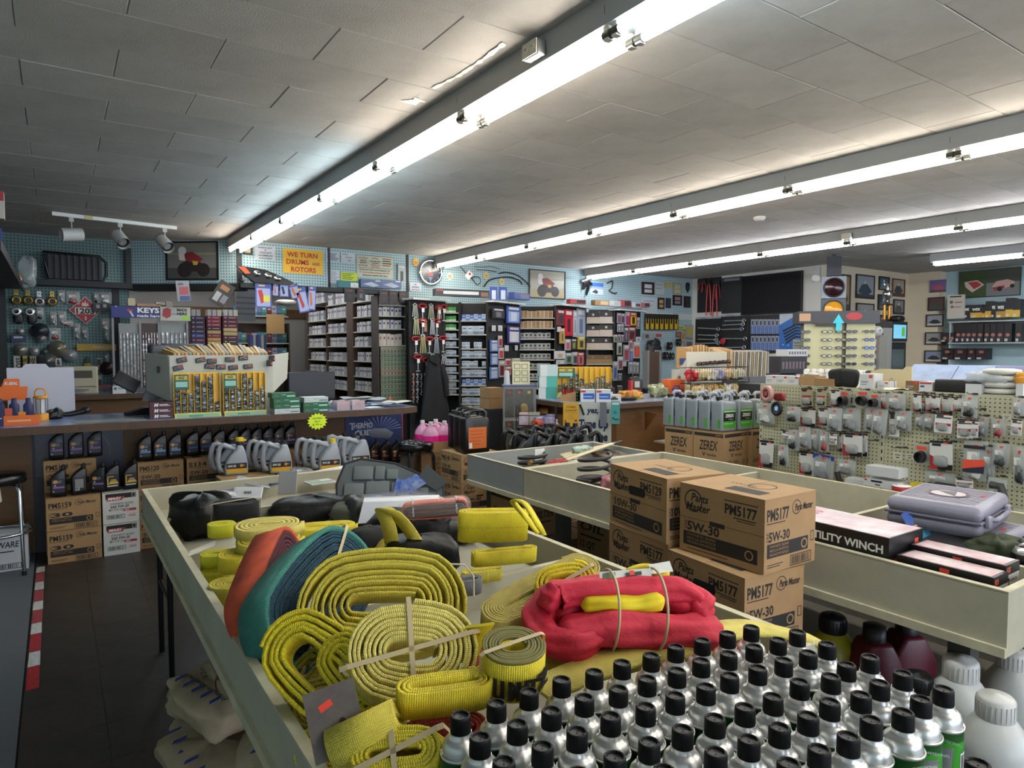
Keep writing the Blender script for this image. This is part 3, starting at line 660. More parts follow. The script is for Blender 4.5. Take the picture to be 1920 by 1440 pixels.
# orange rope hank in film
r=thing('rope_hank','orange strap hank wrapped in clear film with a brown middle','strap',at(815,953,Z=.93),rot=(0,-.05,-.45))
b=MB();b.X=Mr(R(90),4,'X');b.strap(spiral(.2,.004,.0085,4.2,.95,jit=.02,seed=60),.07,.007);o=b.build('webbing',mat('c8604a',.7,kind='web',col2='d07a62'),r);o.location=(0,.035,0)
b=MB();b.X=Mr(R(90),4,'X');b.strap(spiral(.2,.004,.0085,3.2,.95,jit=.02,seed=61),.002,.007);o=b.build('brown_core',mat('4a2420',.7),r);o.location=(0,-.036,0)
for xq in(-.09,.09):b=MB();b.tube([(xq,.038*Co(t)*1.05,.043*Si(t))for t in[i*.35 for i in range(18)]],.004,5,closed=True);b.build('tie',mat('cfd2d2',.3,alpha=.6),r)
b=MB();b.rbox((0,0,0),(.31,.085,.095),.04,seg=3);b.build('wrap_film',film(a=.14),r)
sack('plastic_bag','crumpled clear plastic bag of strap gear beside the rope hank','bag',at(745,985,Z=.76)+Vc((.05,.12,0)),(.24,.14,.06),11,mat('8d92a0',.15,alpha=.55,bump=.8,bscale=40),-.3,amp=.12)
b=MB();b.X=Mt(at(750,955,Z=.89))@basis((-.2,-.3,.93),(.85,-.5,0)).to_matrix().to_4x4();b.bb(-.17,.17,-.1,.1,0,.004);b.quad((-.17,.06,.004),EX,EY,.34,.03,1);tag(b.build('packet',[mat('a9adb6',.25),mat('cfd2d6',.4)]),'flat grey plastic packet lying over the clear bag','packet')
sack('green_strap','folded olive green strap pouch beside the plastic bag','pouch',at(655,1000,Z=.77)+Vc((.08,.1,0)),(.12,.09,.055),12,mat('4a4c40',.8),-.3)
sack('green_strap','dark green folded strap beneath the olive pouch','pouch',at(640,1010,Z=.74)+Vc((.08,.06,0)),(.13,.09,.04),13,mat('2c3836',.8),-.3)
# flat packets in the farthest tray
def packet(label,u,v,z,w,h,rz,m,m2=None,tilt=(0,0),name='packet',cat='packet',bar=False):
 b=MB();b.rbox((0,0,.004),(w,h,.01),.003,smooth=False)
 if m2:b.quad((-w*.45,-h*.42,.0095),EX,EY,w*.9,h*.35,1);b.quad((-w*.45,h*.05,.0095),EX,EY,w*.5,h*.3,1)
 if bar:
  for k in range(9):b.quad((-.02+k*.0045,-.008,.0097),EX,EY,.0018+(k%3)*.0008,.016,2)
 return tag(b.build(name,[m,m2 or m,BLACK],None,at(u,v,Z=z),(tilt[0],tilt[1],rz)),label,cat)
packet('clear packet of dark tools lying in the far left corner of the bin',345,922,.78,.3,.2,.1,mat('77716e',.25,noise=.8,nscale=14),mat('2a2626',.5))
packet('blue edged clear plastic packet in the far tray of the bin',420,918,.79,.28,.18,-.2,mat('8d95a8',.2),mat('23407c',.4))
packet('silver plastic wrapped packet in the far tray of the bin',475,905,.81,.2,.18,-.3,mat('aeb4bd',.15,metal=.3),None,(0,.25))
packet('white header card with a barcode leaning in the bin',465,925,.84,.15,.07,-.55,mat('d3d6da',.5),None,(.9,0),bar=True,name='header_card',cat='card')
packet('grey cardboard card with hang holes standing in the bin',540,905,.86,.1,.13,-.5,mat('8f8f90',.6),None,(1.25,0),name='header_card',cat='card')
packet('white and green printed packet beside the organizer',600,905,.8,.16,.12,.1,mat('b9bcb4',.5),mat('6f8577',.5))
packet('blue and black printed carton strip in the far tray',510,905,.8,.1,.14,.3,mat('2c3f78',.5),mat('b0b4ba',.5))
sack('plastic_bag','clear plastic bag with dark fittings behind the black bag','bag',at(565,905,Z=.77),(.07,.06,.045),15,mat('9aa0a6',.15,alpha=.5,bump=.6,bscale=60),0)
sack('plastic_bag','milky plastic sleeve curling over the black bag in the corner','bag',at(395,950,Z=.85),(.12,.06,.035),16,mat('b4babd',.2,alpha=.7,bump=.6,bscale=60),-.3)
b=MB();p=at(590,889,Z=.83);b.cyl(p,p+Vc((.3,.12,0)),.02,n=10);tag(b.build('white_tube',mat('c4c8ca',.4)),'white plastic tube lying behind the organizer','tube')
sack('black_case','black soft case on the rail side of the bin by the boxes','bag',Vc((1.44,2.62,.732)),(.11,.07,.05),17,BAG,-.3,amp=.08)
# -- aerosol cans
steel=mat('d0d1cf',.36,metal=.9);steelb=mat('c4c4bf',.3,metal=.9);canG=mat('15531f',.35);canG2=mat('2f8f22',.35);capb=mat('040405',.55,spec=.2);capg=mat('1d1e20',.45)
cr=thing('aerosol_can','silver shouldered aerosol can with black cap in the close-packed block','aerosol can',(0,0,0),group='black capped aerosol cans in the foreground')
b=MB();N=28
b.lathe([(.031,0),(.033,.003),(.033,.15),(.033,.166),(.034,.1665),(.0347,.169),(.0343,.1716),(.0328,.1716),(.0322,.168),(.0314,.168),(.031,.172),(.0304,.181),(.0286,.188),(.0255,.192),(.0215,.1945),(.0192,.1975),(.0183,.204)],N,[0,1,2]+[3]*14)
b.build('can_body',[steel,canG2,canG,steel,WHITE],cr)
b=MB();b.lathe([(.0172,.199),(.0177,.201),(.017,.228),(.0165,.2305),(.0155,.2315),(.013,.2315),(.0122,.229),(.0119,.2275),(0,.2275)],24,[0,0,0,0,0,0,0,1])
for k in range(3):
 a=k*2.09;b.box((.0143*Co(a),.0143*Si(a),.2316),(.0034,.0016,.0012),1,(0,0,a))
b.cyl((0,0,.2275),(0,0,.2283),.0012,n=8);b.build('cap',[capb,capg],cr)
# wrap-around label: silver wedge with a red emblem and white lettering
b=MB();rr=.0334
def cw(a,z,r_=rr):return(r_*Co(a),r_*Si(a),z)
for(pl,mi)in(([(-.75,.142),(.75,.142),(.35,.02),(-.35,.02)],0),):
 n=12;top=[cw(-.75+1.5*i/n,.142)for i in range(n+1)];bot=[cw(-.45+.9*i/n,.02)for i in range(n+1)]
 b.add(top+bot,[(n+1+i,n+2+i,i+1,i)for i in range(n)],0)
n=8;vs=[cw(.12*Co(t)*1.6+.05,.108+.013*Si(t),rr+.0003)for t in[2*Pi*i/12 for i in range(12)]];b.add(vs,[tuple(range(12))],1)
for q,(tx,z)in enumerate((('NOR',.07),('IOS',.052),('ES',.034))):
 for k,ch in enumerate(tx):
  a=-.15+k*.3-.06*q;b.text(ch,cw(a,z,rr+.0004),(-Si(a),Co(a),0),EZ,.014,2,bold=.04)
n=5;b.add([cw(1.15+.5*i/n,.13,rr+.0002)for i in range(n+1)]+[cw(1.15+.5*i/n,.09,rr+.0002)for i in range(n+1)],[(n+1+i,n+2+i,i+1,i)for i in range(n)],2)
for k in range(7):b.add([cw(1.2+k*.055,.127,rr+.0005),cw(1.225+k*.055,.127,rr+.0005),cw(1.225+k*.055,.095,rr+.0005),cw(1.2+k*.055,.095,rr+.0005)],[(3,2,1,0)],3)
b.text('PROFESSIONAL',cw(0,.154,rr+.0004)+Vc((0,-.012,0))if False else Vc(cw(0,.153,rr+.0008))+Vc((0,-.01,0)),EY,EZ,.005,2)
b.build('label',[mat('8d9096',.3,metal=.6),mat('8c1f1c',.4),mat('d9dcd9',.5),BLACK],cr)
Z5=[(142,640),(358,568),(545,500),(755,425),(945,380),(1115,325),(1272,285),(1427,232),(1590,192),(1745,150),(262,770),(485,690),(675,617),(883,535),(1100,478),(1268,420),(1427,375),(1575,318),(405,915),(635,825),(830,740),(1040,645),(1262,585),(1440,520),(1600,472),(1070,885),(1278,800),(1487,720),(1675,655),(1695,850)]
Z6=[(83,420),(225,383),(512,412),(697,487),(955,570),(1172,668),(1410,765),(97,545),(252,505),(393,463),(88,685),(270,633),(428,583),(570,542),(820,618),(1018,735),(1270,830),(175,885),(357,818),(550,717),(724,690),(738,840),(905,795),(1155,895),(20,940),(390,1010),(570,937),(985,950),(222,1070),(640,1130),(807,1060),(470,1220),(1635,1225)]
PX=[(820+x*.3125,1140+y*.3125)for x,y in Z5]+[(1340+x*.3021,1060+y*.3021)for x,y in Z6]
PX+=[(952,1425),(1085,1448),(1150,1418),(1340,1412),(1245,1442),(1430,1462)]
CANS=[]
for u,v in PX:
 q=at(u,v,Z=.9965)
 if all((q-c).length>.046 for c in CANS):CANS.append(q)
 # further cans of the block beyond the lower picture edge keep the same pitch
for it in range(40):
 for i in range(len(CANS)):
  for j in range(i):
   d=CANS[i]-CANS[j];d.z=0
   if d.length<.0695:
    s_=d.normalized()*(.0697-d.length)/2;CANS[i]=CANS[i]+s_;CANS[j]=CANS[j]-s_
for i,q in enumerate(CANS):
 rz=A2(-q.y,-q.x)+Ru(-.5,.9)
 if i==0:cr.location=(q.x,q.y,.765);cr.rotation_euler=(0,0,rz)
 else:dup(cr,(q.x,q.y,.765),rz)
ct=thing('can_table','low display table carrying the block of aerosol cans','table',(.93,.45,0))
b=MB();b.bb(-.5,.5,-.52,.49,.735,.765);b.build('table_top',mat('6e6a5c',.6),ct)
for sx in(-.45,.45):
 for sy in(-.47,.44):b=MB();b.box((sx,sy,.367),(.05,.05,.735));b.build('leg',DARK,ct)
 # -- cartons
KRAFT=mat('a5835a',.8,noise=.12,nscale=9);KRAFT2=mat('96764f',.8,noise=.12,nscale=9);KDARK=mat('332a20',.8);KTAPE=mat('b4946a',.6)
PINK_=mat('262220',.75)
def bar_code(b,o,x,y,w,h,mi=0,n=16):
 o,x,y=Vc(o),Vc(x).normalized(),Vc(y).normalized();rnd=random.Random(5);t=0
 while t<w-.004:
  k=rnd.choice((.0016,.0026,.004));k=min(k*w/.08,w-t);b.quad(o+x*t,x,y,k,h,mi);t+=k+rnd.choice((.0016,.003))*w/.08
def frame_rect(b,o,x,y,w,h,t,mi=0):
 o,x,y=Vc(o),Vc(x).normalized(),Vc(y).normalized()
 b.quad(o,x,y,w,t,mi);b.quad(o+y*(h-t),x,y,w,t,mi);b.quad(o,x,y,t,h,mi);b.quad(o+x*(w-t),x,y,t,h,mi)
def pm_logo(b,o,x,y,h,mi=0,two=True,mw=1e9):
 o,x,y=Vc(o),Vc(x).normalized(),Vc(y).normalized()
 b.ring(o+x*h*.5+y*h*.5,x,y,h*.44,h*.5,mi,20)
 if two:
  b.text('Parts',o+x*h*.38+y*h*.5,x,y,h*.36,mi,w=h*.95,bold=.02,shear=.2,off=.001);b.text('Master',o+x*h*.1+y*h*.08,x,y,h*.36,mi,w=h*1.35,bold=.02,shear=.2,off=.001)
 else:
  b.text('Parts Master',o+x*h*.3+y*h*.25,x,y,h*.5,mi,w=min(h*3.3,mw),bold=.02,shear=.25,off=.001)
def pm_face(b,o,x,y,w,h,code,grade,lines,big=True):
 """print of an oil case: logo, part number, grade, dark band, barcode"""
 o,x,y=Vc(o),Vc(x).normalized(),Vc(y).normalized();P=lambda a,c:o+x*w*a+y*h*c
 if big:
  pm_logo(b,P(.06,.6),x,y,h*.33);b.text(code,P(.56,.7),x,y,h*.14,0,w=w*.36,bold=.03);b.quad(P(.66,.655),x,y,w*.25,h*.015);b.quad(P(.7,.625),x,y,w*.2,h*.012);b.quad(P(.55,.875),x,y,w*.38,h*.014)
  b.quad(P(.0,.5),x,y,w,h*.006);b.quad(P(.38,.46),x,y,w*.18,h*.065)
  b.text(grade,P(.1,.33),x,y,h*.13,0,w=w*.4,bold=.03);b.text('SAE',P(.095,.33),y,-x,h*.05,0,w=h*.13)
 else:
  b.text(code,P(.04,.7),x,y,h*.16,0,w=w*.42,bold=.03);b.quad(P(.04,.655),x,y,w*.35,h*.013);pm_logo(b,P(.52,.72),x,y,h*.2,two=False,mw=w*.36);b.text(grade,P(.08,.42),x,y,h*.13,0,w=w*.4,bold=.03)
  b.text('SAE',P(.075,.42),y,-x,h*.05,0,w=h*.13)
 b.quad(P(.05,.1 if big else .2),x,y,w*.88 if big else w*.8,h*.2 if big else h*.19)
 for k,ln in enumerate(lines):b.text(ln,P(.1,(.245 if big else .335)-k*.055),x,y,h*.036,1,w=w*.36,off=.001)
 b.ring(P(.84 if big else .77,.2 if big else .295),x,y,h*.05,h*.07,1,16,off=.001)
 if big:b.quad(P(.1,.05),x,y,w*.5,h*.012)
 else:
  frame_rect(b,P(.5,.02),x,y,w*.42,h*.15,h*.012);bar_code(b,P(.53,.04),x,y,w*.36,h*.11);b.quad(P(.06,.1),x,y,w*.3,h*.012);b.quad(P(.06,.07),x,y,w*.24,h*.012);frame_rect(b,P(.9,.3),x,y,w*.07,h*.14,h*.012)
FX={'-x':(lambda d:(Vc((-d[0]/2,d[1]/2,0)),Vc((0,-1,0)),d[1])),'-y':(lambda d:(Vc((-d[0]/2,-d[1]/2,0)),EX,d[0]))}
_CM={}
def carton(label,loc,d,rz=.0,style='pm',code='PM5177',grade='5W-30',lines=('SYNTHETIC BLEND','MEZCLA SINTETICA','MELANGE SYNTHETIQUE'),front='-x',m=None,group=None,hole=False,name='oil_carton',flaps=False,rot=None):
 m=m or KRAFT;key=(d,style,code,grade,front,hole,flaps,m.name)
 if key not in _CM:
  b=MB();t=.003
  b.bb(-d[0]/2,d[0]/2,-d[1]/2,d[1]/2,0,d[2]-t)
  body=b.mesh(name,[m])
  fl=None;b=MB();b.bb(-d[0]/2-.0015,d[0]/2+.0015,-d[1]/2-.0015,-.0015,d[2]-t,d[2]);f1=b.mesh('flap',[m])
  b=MB();b.bb(-d[0]/2-.0015,d[0]/2+.0015,.0015,d[1]/2+.0015,d[2]-t,d[2]);f2=b.mesh('flap',[m])
  b=MB()
  for f in('-x','-y'):
   o,x,w=FX[f](d);h=d[2]
   P=lambda a,c:o+x*w*a+EZ*h*c
   if style=='pm':pm_face(b,o,x,EZ,w,h,code,grade,lines,big=(f==front))
   elif style=='zerex':
    b.quad(P(.03,.86),x,EZ,w*.94,h*.09);b.text('ZEREX',P(.2,.5),x,EZ,h*.26,0,w=w*.6,bold=.02,shear=.1);b.text('V',P(.3,.33),x,EZ,h*.1,0,bold=.05);b.text('Valvoline',P(.44,.34),x,EZ,h*.08,0,w=w*.32,bold=.02)
    b.text('ORIGINAL GREEN',P(.05,.13),x,EZ,h*.11,0,w=w*.56,bold=.01);b.ring(P(.84,.17),x,EZ,h*.04,h*.055,0,14)
    b.text('23001',P(.72,.885),x,EZ,h*.05,1,w=w*.2,off=.001)
    frame_rect(b,P(.62,.02),x,EZ,w*.25,h*.07,h*.01)
   elif style=='mag':
    b.quad(P(.08,.8),x,EZ,w*.84,h*.16);b.prism([(0,0),(.42,0),(.52,.12),(.02,.12)],P(.1,.74),x*w,EZ*h,.0008,2);b.text('MAG1',P(.14,.77),x,EZ,h*.08,1,w=w*.36,bold=.05,shear=.3,off=.002)
    frame_rect(b,P(.8,.82),x,EZ,w*.1,h*.12,h*.01,1)
    b.text('SYNTHETIC BLEND',P(.2,.6),x,EZ,h*.065,0,w=w*.65,shear=.25,bold=.01);b.text('SAE 5W-20',P(.2,.5),x,EZ,h*.08,0,w=w*.52,shear=.25,bold=.03);b.text('MOTOR OIL',P(.16,.41),x,EZ,h*.065,0,w=w*.4,shear=.25,bold=.01)
    b.quad(P(.56,.37),x,EZ,w*.36,h*.08,2);b.text('DEXOS',P(.6,.39),x,EZ,h*.04,1,w=w*.13,shear=.25,bold=.03,off=.001)
    frame_rect(b,P(.1,.15),x,EZ,w*.5,h*.13,h*.012);bar_code(b,P(.14,.17),x,EZ,w*.42,h*.09);b.quad(P(.7,.26),x,EZ,w*.2,h*.012,2);b.quad(P(.7,.2),x,EZ,w*.2,h*.025,2)
   elif style=='gallon':
    b.text('6/1 GALLON',P(.3,.8),x,EZ,h*.09,0,w=w*.6,bold=.02);b.text('(3.78 L)',P(.42,.68),x,EZ,h*.08,0,w=w*.36,bold=.01);b.text('LIQUID',P(.44,.56),x,EZ,h*.05,0,w=w*.26);b.quad(P(.25,.06),x,EZ,w*.5,h*.02)
   elif style=='lettered':
    b.text(code,P(.1,.62),x,EZ,h*.16,0,w=w*.78,bold=.02,shear=.15);b.quad(P(.1,.5),x,EZ,w*.7,h*.03);frame_rect(b,P(.5,.06),x,EZ,w*.4,h*.14,h*.015);bar_code(b,P(.53,.08),x,EZ,w*.34,h*.1)
    b.text(grade,P(.1,.3),x,EZ,h*.13,0,w=w*.5,bold=.02)
  if style=='pm':
   b.quad((-d[0]*.35,-d[1]*.35,d[2]+.0005),EX,EY,d[0]*.22,d[1]*.4);b.ring((d[0]*.12,-d[1]*.12,d[2]+.0005),EX,EY,d[0]*.16,d[0]*.175,0,20);b.text(grade,(0,d[1]*.2,d[2]+.0005),-EY,EX,.02,0,w=d[1]*.3)
  pr=b.mesh('printed_lettering',[PINK_,mat('a5835a',.8)if m is not WHITEC else WHITE,mat('a8303a',.6)])
  hm=None
  if hole:
   b=MB();o,x,w=FX[front](d);pts=[]
   for i in range(16):
    a=2*Pi*i/16;pts.append((w*.5+math.copysign(w*.1,Co(a))+Co(a)*d[2]*.075,d[2]*.66+Si(a)*d[2]*.075))
   b.prism(pts,o,x,EZ,.0009);hm=b.mesh('hand_hole',[mat('0e0b09',.9)])
  _CM[key]=(body,f1,f2,pr,hm)
 body,f1,f2,pr,hm=_CM[key]
 r=tag(put(name,body,None,loc,rot or(0,0,rz)),label,'box',group)
 put('flap',f1,r);put('flap',f2,r)
 if len(pr.polygons):put('printed_lettering',pr,r)
 if hm:put('hand_hole',hm,r)
 return r
WHITEC=mat('c9c9c4',.7,noise=.06,nscale=9)
D=(.3,.4,.262)
# stacks of oil cases between the two bins
def quadloc(u0,v0,u1,v1,z,d,back=True):
 """base centre of a case whose top near edge runs from (u0,v0) to (u1,v1)"""
 a,c=at(u0,v0,Z=z),at(u1,v1,Z=z);e=(c-a).normalized();rz=A2(e.y,e.x)+Pi/2
 n=Vc((-e.y,e.x,0));mid=(a+c)/2+n*d[0]/2
 return Vc((mid.x,mid.y,0)),rz
pA,rA=quadloc(1124,868,1248,903,1.09,D);pB,rB=quadloc(1274,903,1437,938,1.085,(.3,.38,.262))
D2=(.3,.38,.262)
pA.x+=.04
carton('top oil case marked PM5129 and 10W-30 in the stack nearer the grey bin',pA+Vc((0,0,.828)),D,rA,code='PM5129',grade='10W-30',lines=('CONVENTIONAL','MINERAL','CONVENTIONNELLE'),hole=True)
carton('second oil case marked PM5177 under the 10W-30 case',pA+Vc((0,0,.565)),D,rA+.03)
for k,lab in((1,'third oil case down under the 10W-30 case'),(0,'bottom oil case on the floor under the 10W-30 case')):carton(lab,pA+Vc((0,0,.002+.263*k+.02*k)),D,rA)
pC,rC=quadloc(1257,1031,1393,1083,.82,D2)
carton('top oil case marked PM5177 and 5W-30 in the stack nearest the cans',pB+Vc((0,0,.823)),D2,rB)
carton('second oil case marked PM5177 below, with a dark hand hole, nearest the cans',pC+Vc((0,0,.558)),D2,rC,hole=True,front='-x')
for k,lab in((1,'third oil case down in the stack nearest the cans'),(0,'bottom oil case on the floor in the stack nearest the cans')):carton(lab,pC+Vc((0,0,.002+k*.28)),D2,rC)
# -- bottles and jugs
def rprism(b,poly,depth,r,mi=0,seg=2):
 """polygon in local x,z extruded along y with rounded edges"""
 bm=bmesh.new();a=[bm.verts.new((p[0],-depth/2,p[1]))for p in poly];c=[bm.verts.new((p[0],depth/2,p[1]))for p in poly];n=len(poly)
 bm.faces.new(a);bm.faces.new(list(reversed(c)))
 for i in range(n):bm.faces.new((a[(i+1)%n],a[i],c[i],c[(i+1)%n]))
 bmesh.ops.recalc_face_normals(bm,faces=bm.faces[:])
 bmesh.ops.bevel(bm,geom=bm.edges[:],offset=r,segments=seg,affect='EDGES',profile=.5,clamp_overlap=True);bm.verts.index_update()
 b.add([v.co.copy()for v in bm.verts],[tuple(v.index for v in f.verts)for f in bm.faces],mi,True);bm.free()
BOTB=mat('08080a',.35)
_Q={}
def quart(label,loc,rz,group,lab='purple',back=False):
 k=(lab,back)
 if k not in _Q:
  b=MB();rprism(b,[(-.05,0),(.05,0),(.05,.185),(.046,.2),(.02,.2),(-.02,.172),(-.05,.135)],.066,.009);body=b.mesh('bottle_body',[BOTB])
  b=MB();b.cyl((.033,0,.198),(.033,0,.228),.0155,n=14);b.cyl((.033,0,.196),(.033,0,.2),.017,n=14);cap=b.mesh('cap',[mat('17171a',.4)])
  b=MB();y=-.0335;o=(-.042,y,.03)
  b.quad(o,EX,EZ,.082,.1,0)
  cols={'purple':'8a62a8','blue':'5f8fc4','navy':'27479c','gold':'c4a52a','orange':'b8502c'}[lab]
  if back:
   b.quad((-.03,y,.05),EX,EZ,.055,.07,4,off=.001);b.quad((-.03,y,.032),EX,EZ,.028,.03,3,off=.001);bar_code(b,(-.027,y-.0016,.036),EX,EZ,.022,.022,0)
  elif lab=='gold':
   b.prism([(0,0),(.07,0),(.05,.035),(.02,.035)],(-.03,y-.001,.055),EX,EZ,.0004,1);b.quad((-.038,y-.001,.05),EX,EZ,.008,.055,1);b.quad((-.038,y-.001,.11),EX,EZ,.045,.006,1);b.quad((-.02,y-.0018,.075),EX,EZ,.045,.008,5);b.quad((-.038,y-.001,.036),EX,EZ,.07,.008,3)
  else:
   b.disc((-.02,y-.0006,.112),EX,EZ,.014,2,14);b.text('Parts',(-.012,y-.0012,.113),EX,EZ,.01,3,w=.034,shear=.2);b.text('Master',(-.018,y-.0012,.102),EX,EZ,.008,3,w=.038,shear=.2)
   b.quad((-.032,y-.0006,.062),EX,EZ,.072,.014,1);b.text({'purple':'30','blue':'5W-20','navy':'','orange':'15W'}[lab],(-.028,y-.001,.079),EX,EZ,.011,3,bold=.03);b.disc((-.03,y-.0006,.04),EX,EZ,.004,3,10)
  pm=b.mesh('label',[mat('1b1b1f',.4),mat(cols,.5),mat('cf8a3c',.5),mat('c9c9c6',.5),mat('7d7d7d',.5),mat('6a4a8a',.5)])
  _Q[k]=(body,cap,pm)
 body,cap,pm=_Q[k];r=thing('oil_bottle',label,'bottle',loc,rz,group);put('bottle_body',body,r);put('cap',cap,r);put('label',pm,r);return r
JG=mat('9a9fa6',.4,metal=.15);JGK=mat('0b0b0d',.35)
_J={}
def jug(label,loc,rz,group,col='silver',capc='k',lab='yellow',text='10W-30'):
 k=(col,capc,lab,text)
 if k not in _J:
  m=JG if col=='silver' else JGK
  b=MB();rprism(b,[(-.06,0),(.11,0),(.11,.09),(.098,.16),(.085,.205),(.075,.232),(.03,.232),(.022,.205),(-.02,.16),(-.05,.11),(-.065,.06)],.11,.018,seg=3);body=b.mesh('jug_body',[m])
  b=MB();b.tube([(-.07,0,.03),(-.1,0,.05),(-.112,0,.12),(-.1,0,.2),(-.085,0,.232),(-.06,0,.238),(-.02,0,.218),(.03,0,.195)],[.018,.02,.021,.021,.021,.021,.02,.018],10);hd=b.mesh('handle',[m])
  b=MB();b.cyl((.053,0,.23),(.053,0,.236),.027,n=16);b.cyl((.053,0,.236),(.053,0,.262),.024,n=16);cap=b.mesh('cap',[mat({'k':'16171a','y':'d9b71a'}[capc],.4)])
  b=MB();y=-.0556
  if lab=='yellow':
   b.quad((-.05,y,.05),EX,EZ,.15,.045,0);b.quad((-.05,y,.02),EX,EZ,.15,.032,1);b.text(text,(-.04,y-.0006,.065),EX,EZ,.018,2,w=.06,bold=.03);b.disc((.06,y-.0006,.074),EX,EZ,.012,3,12);b.text('PM',(.068,y-.0009,.07),EX,EZ,.01,2)
  else:
   b.prism([(0,0),(.12,0),(.12,.04),(.09,.05),(.04,.02)],(-.03,y-.0004,.012),EX,EZ,.0004,1)
  lb=b.mesh('label',[mat('1a1b1e',.45),mat({'yellow':'cf9f1a','teal':'3c98a6'}[lab],.5),mat('d6d6d2',.5),mat('d08a3a',.5)])
  _J[k]=(body,hd,cap,lb)
 r=thing('oil_jug',label,'jug',loc,rz,group)
 for nm,me in zip(('jug_body','handle','cap','label'),_J[k]):put(nm,me,r)
 return r
_G={}
def gallon(label,loc,rz,group,style='zerex'):
 if style not in _G:
  m={'zerex':mat('8d959b',.4,metal=.2),'black':mat('08080a',.35),'white':mat('c9ccca',.4),'orange':mat('c8451c',.4)}[style];w,dp,h=(.18,.12,.215)if style!='black' else(.24,.13,.27)
  b=MB();rprism(b,[(-w/2,0),(w/2,0),(w/2,h),(w/2-.02,h+.03),(-w/2+.07,h+.03),(-w/2+.03,h+.045),(-w/2,h+.03)],dp,.02,seg=3);body=b.mesh('jug_body',[m])
  hz=h+.03
  b=MB();b.tube([(w/2-.02,0,hz-.02),(w/2-.012,0,hz+.03),(w/2-.035,0,hz+.052),(0,0,hz+.056),(-w/2+.075,0,hz+.045),(-w/2+.06,0,hz)],[.015,.016,.016,.016,.016,.018],10);hd=b.mesh('handle',[m])
  b=MB();b.cyl((-w/2+.035,0,h+.035),(-w/2+.035,0,h+.068),.024,n=16);cap=b.mesh('cap',[mat('141416',.4)])
  b=MB();y=-dp/2-.0006
  if style=='zerex':
   b.quad((-.07,y,.03),EX,EZ,.14,.15,0);b.quad((-.07,y-.0004,.085),EX,EZ,.14,.07,1);b.text('ZEREX',(0,y-.0009,.118),EX,EZ,.026,2,w=.1,align='c',bold=.04,shear=.1);b.text('Valvoline',(.015,y-.0009,.096),EX,EZ,.011,2,w=.05,align='c');b.text('ORIGINAL GREEN',(-.06,y-.0008,.06),EX,EZ,.012,2,w=.1);b.quad((-.06,y-.0005,.163),EX,EZ,.12,.006,2)
   for sx in(-1,1):b.add([(sx*(w/2+.0008),-.045,.03),(sx*(w/2+.0008),-.02,.03),(sx*(w/2+.0008),-.02,.1),(sx*(w/2+.0008),-.045,.1)],[(0,1,2,3)if sx>0 else(3,2,1,0)],0)
  elif style=='black':
   b.quad((-.085,y,.04),EX,EZ,.17,.18,0)
   for q in range(5):b.quad((-.07,y-.0005,.185-q*.028),EX,EZ,(.13,.12,.135,.1,.09)[q],.008,1)
   b.quad((-.08,y-.0006,.045),EX,EZ,.028,.045,2)
  lb=b.mesh('label',[mat({'zerex':'3f9c22','black':'c8641e'}.get(style,'c9451c'),.5),mat('111214' if style=='zerex' else 'a84f18',.5),mat('d9dcd9',.5)])
  _G[style]=(body,hd,cap,lb)
 r=thing('antifreeze_jug' if style=='zerex' else 'fluid_jug',label,'jug',loc,rz,group)
 for nm,me in zip(('jug_body','handle','cap','label'),_G[style]):
  if len(me.polygons):put(nm,me,r)
 return r
 # -- antifreeze stack by the peg board gondola
zt=.93;Dz=(.3,.37,.31);Zx=(.33,.3,.31)
c0=at(1354,811,Z=zt);dY=Vc((-.06,1,0)).normalized();dX=Vc((1,-.06,0)).normalized()
k=0
for lv in range(3):
 for j in range(2):
  for i in range(2):
   q=c0+dX*(Zx[0]*(i+.5)+.004*i)+dY*(Zx[1]*(j+.5)+.004*j);lab=f"antifreeze case {('near', 'far')[j]} {('left', 'right')[i]} in the {('bottom', 'middle', 'top')[lv]} layer of the antifreeze stack"
   carton(lab,Vc((q.x,q.y,lv*.31)),(.328,.298,.308),.06,style='zerex',name='antifreeze_carton',m=KRAFT)
row=[(1250,805),(1273,807),(1294,811),(1316,814)]
base=c0+Vc((0,0,0))
for j in range(4):
 q=c0+dX*.1+dY*(.57-.125*j);gallon(f'{ORD[j]} grey antifreeze jug from the far end of the left edge of the stack',Vc((q.x,q.y,zt+.001)),R(-4),'grey antifreeze jugs','zerex')
for q_,lab in((Vc((.1,.068,0)),'grey antifreeze jug with full green label at the near corner of the stack'),(Vc((.3,.068,0)),'grey antifreeze jug with green label second from the near corner'),(Vc((.5,.08,0)),'grey antifreeze jug half hidden beside the peg board')):
 q=c0+dX*q_.x+dY*q_.y;gallon(lab,Vc((q.x,q.y,zt+.001)),R(-4),'grey antifreeze jugs','zerex')
for i in range(6):
 q=c0+dX*(.3+.2*(i%2))+dY*(.2+.13*(i//2));gallon('grey antifreeze jug standing in the rear rows of the stack',Vc((q.x,q.y,zt+.001)),R(-4),'rear antifreeze jugs','zerex')
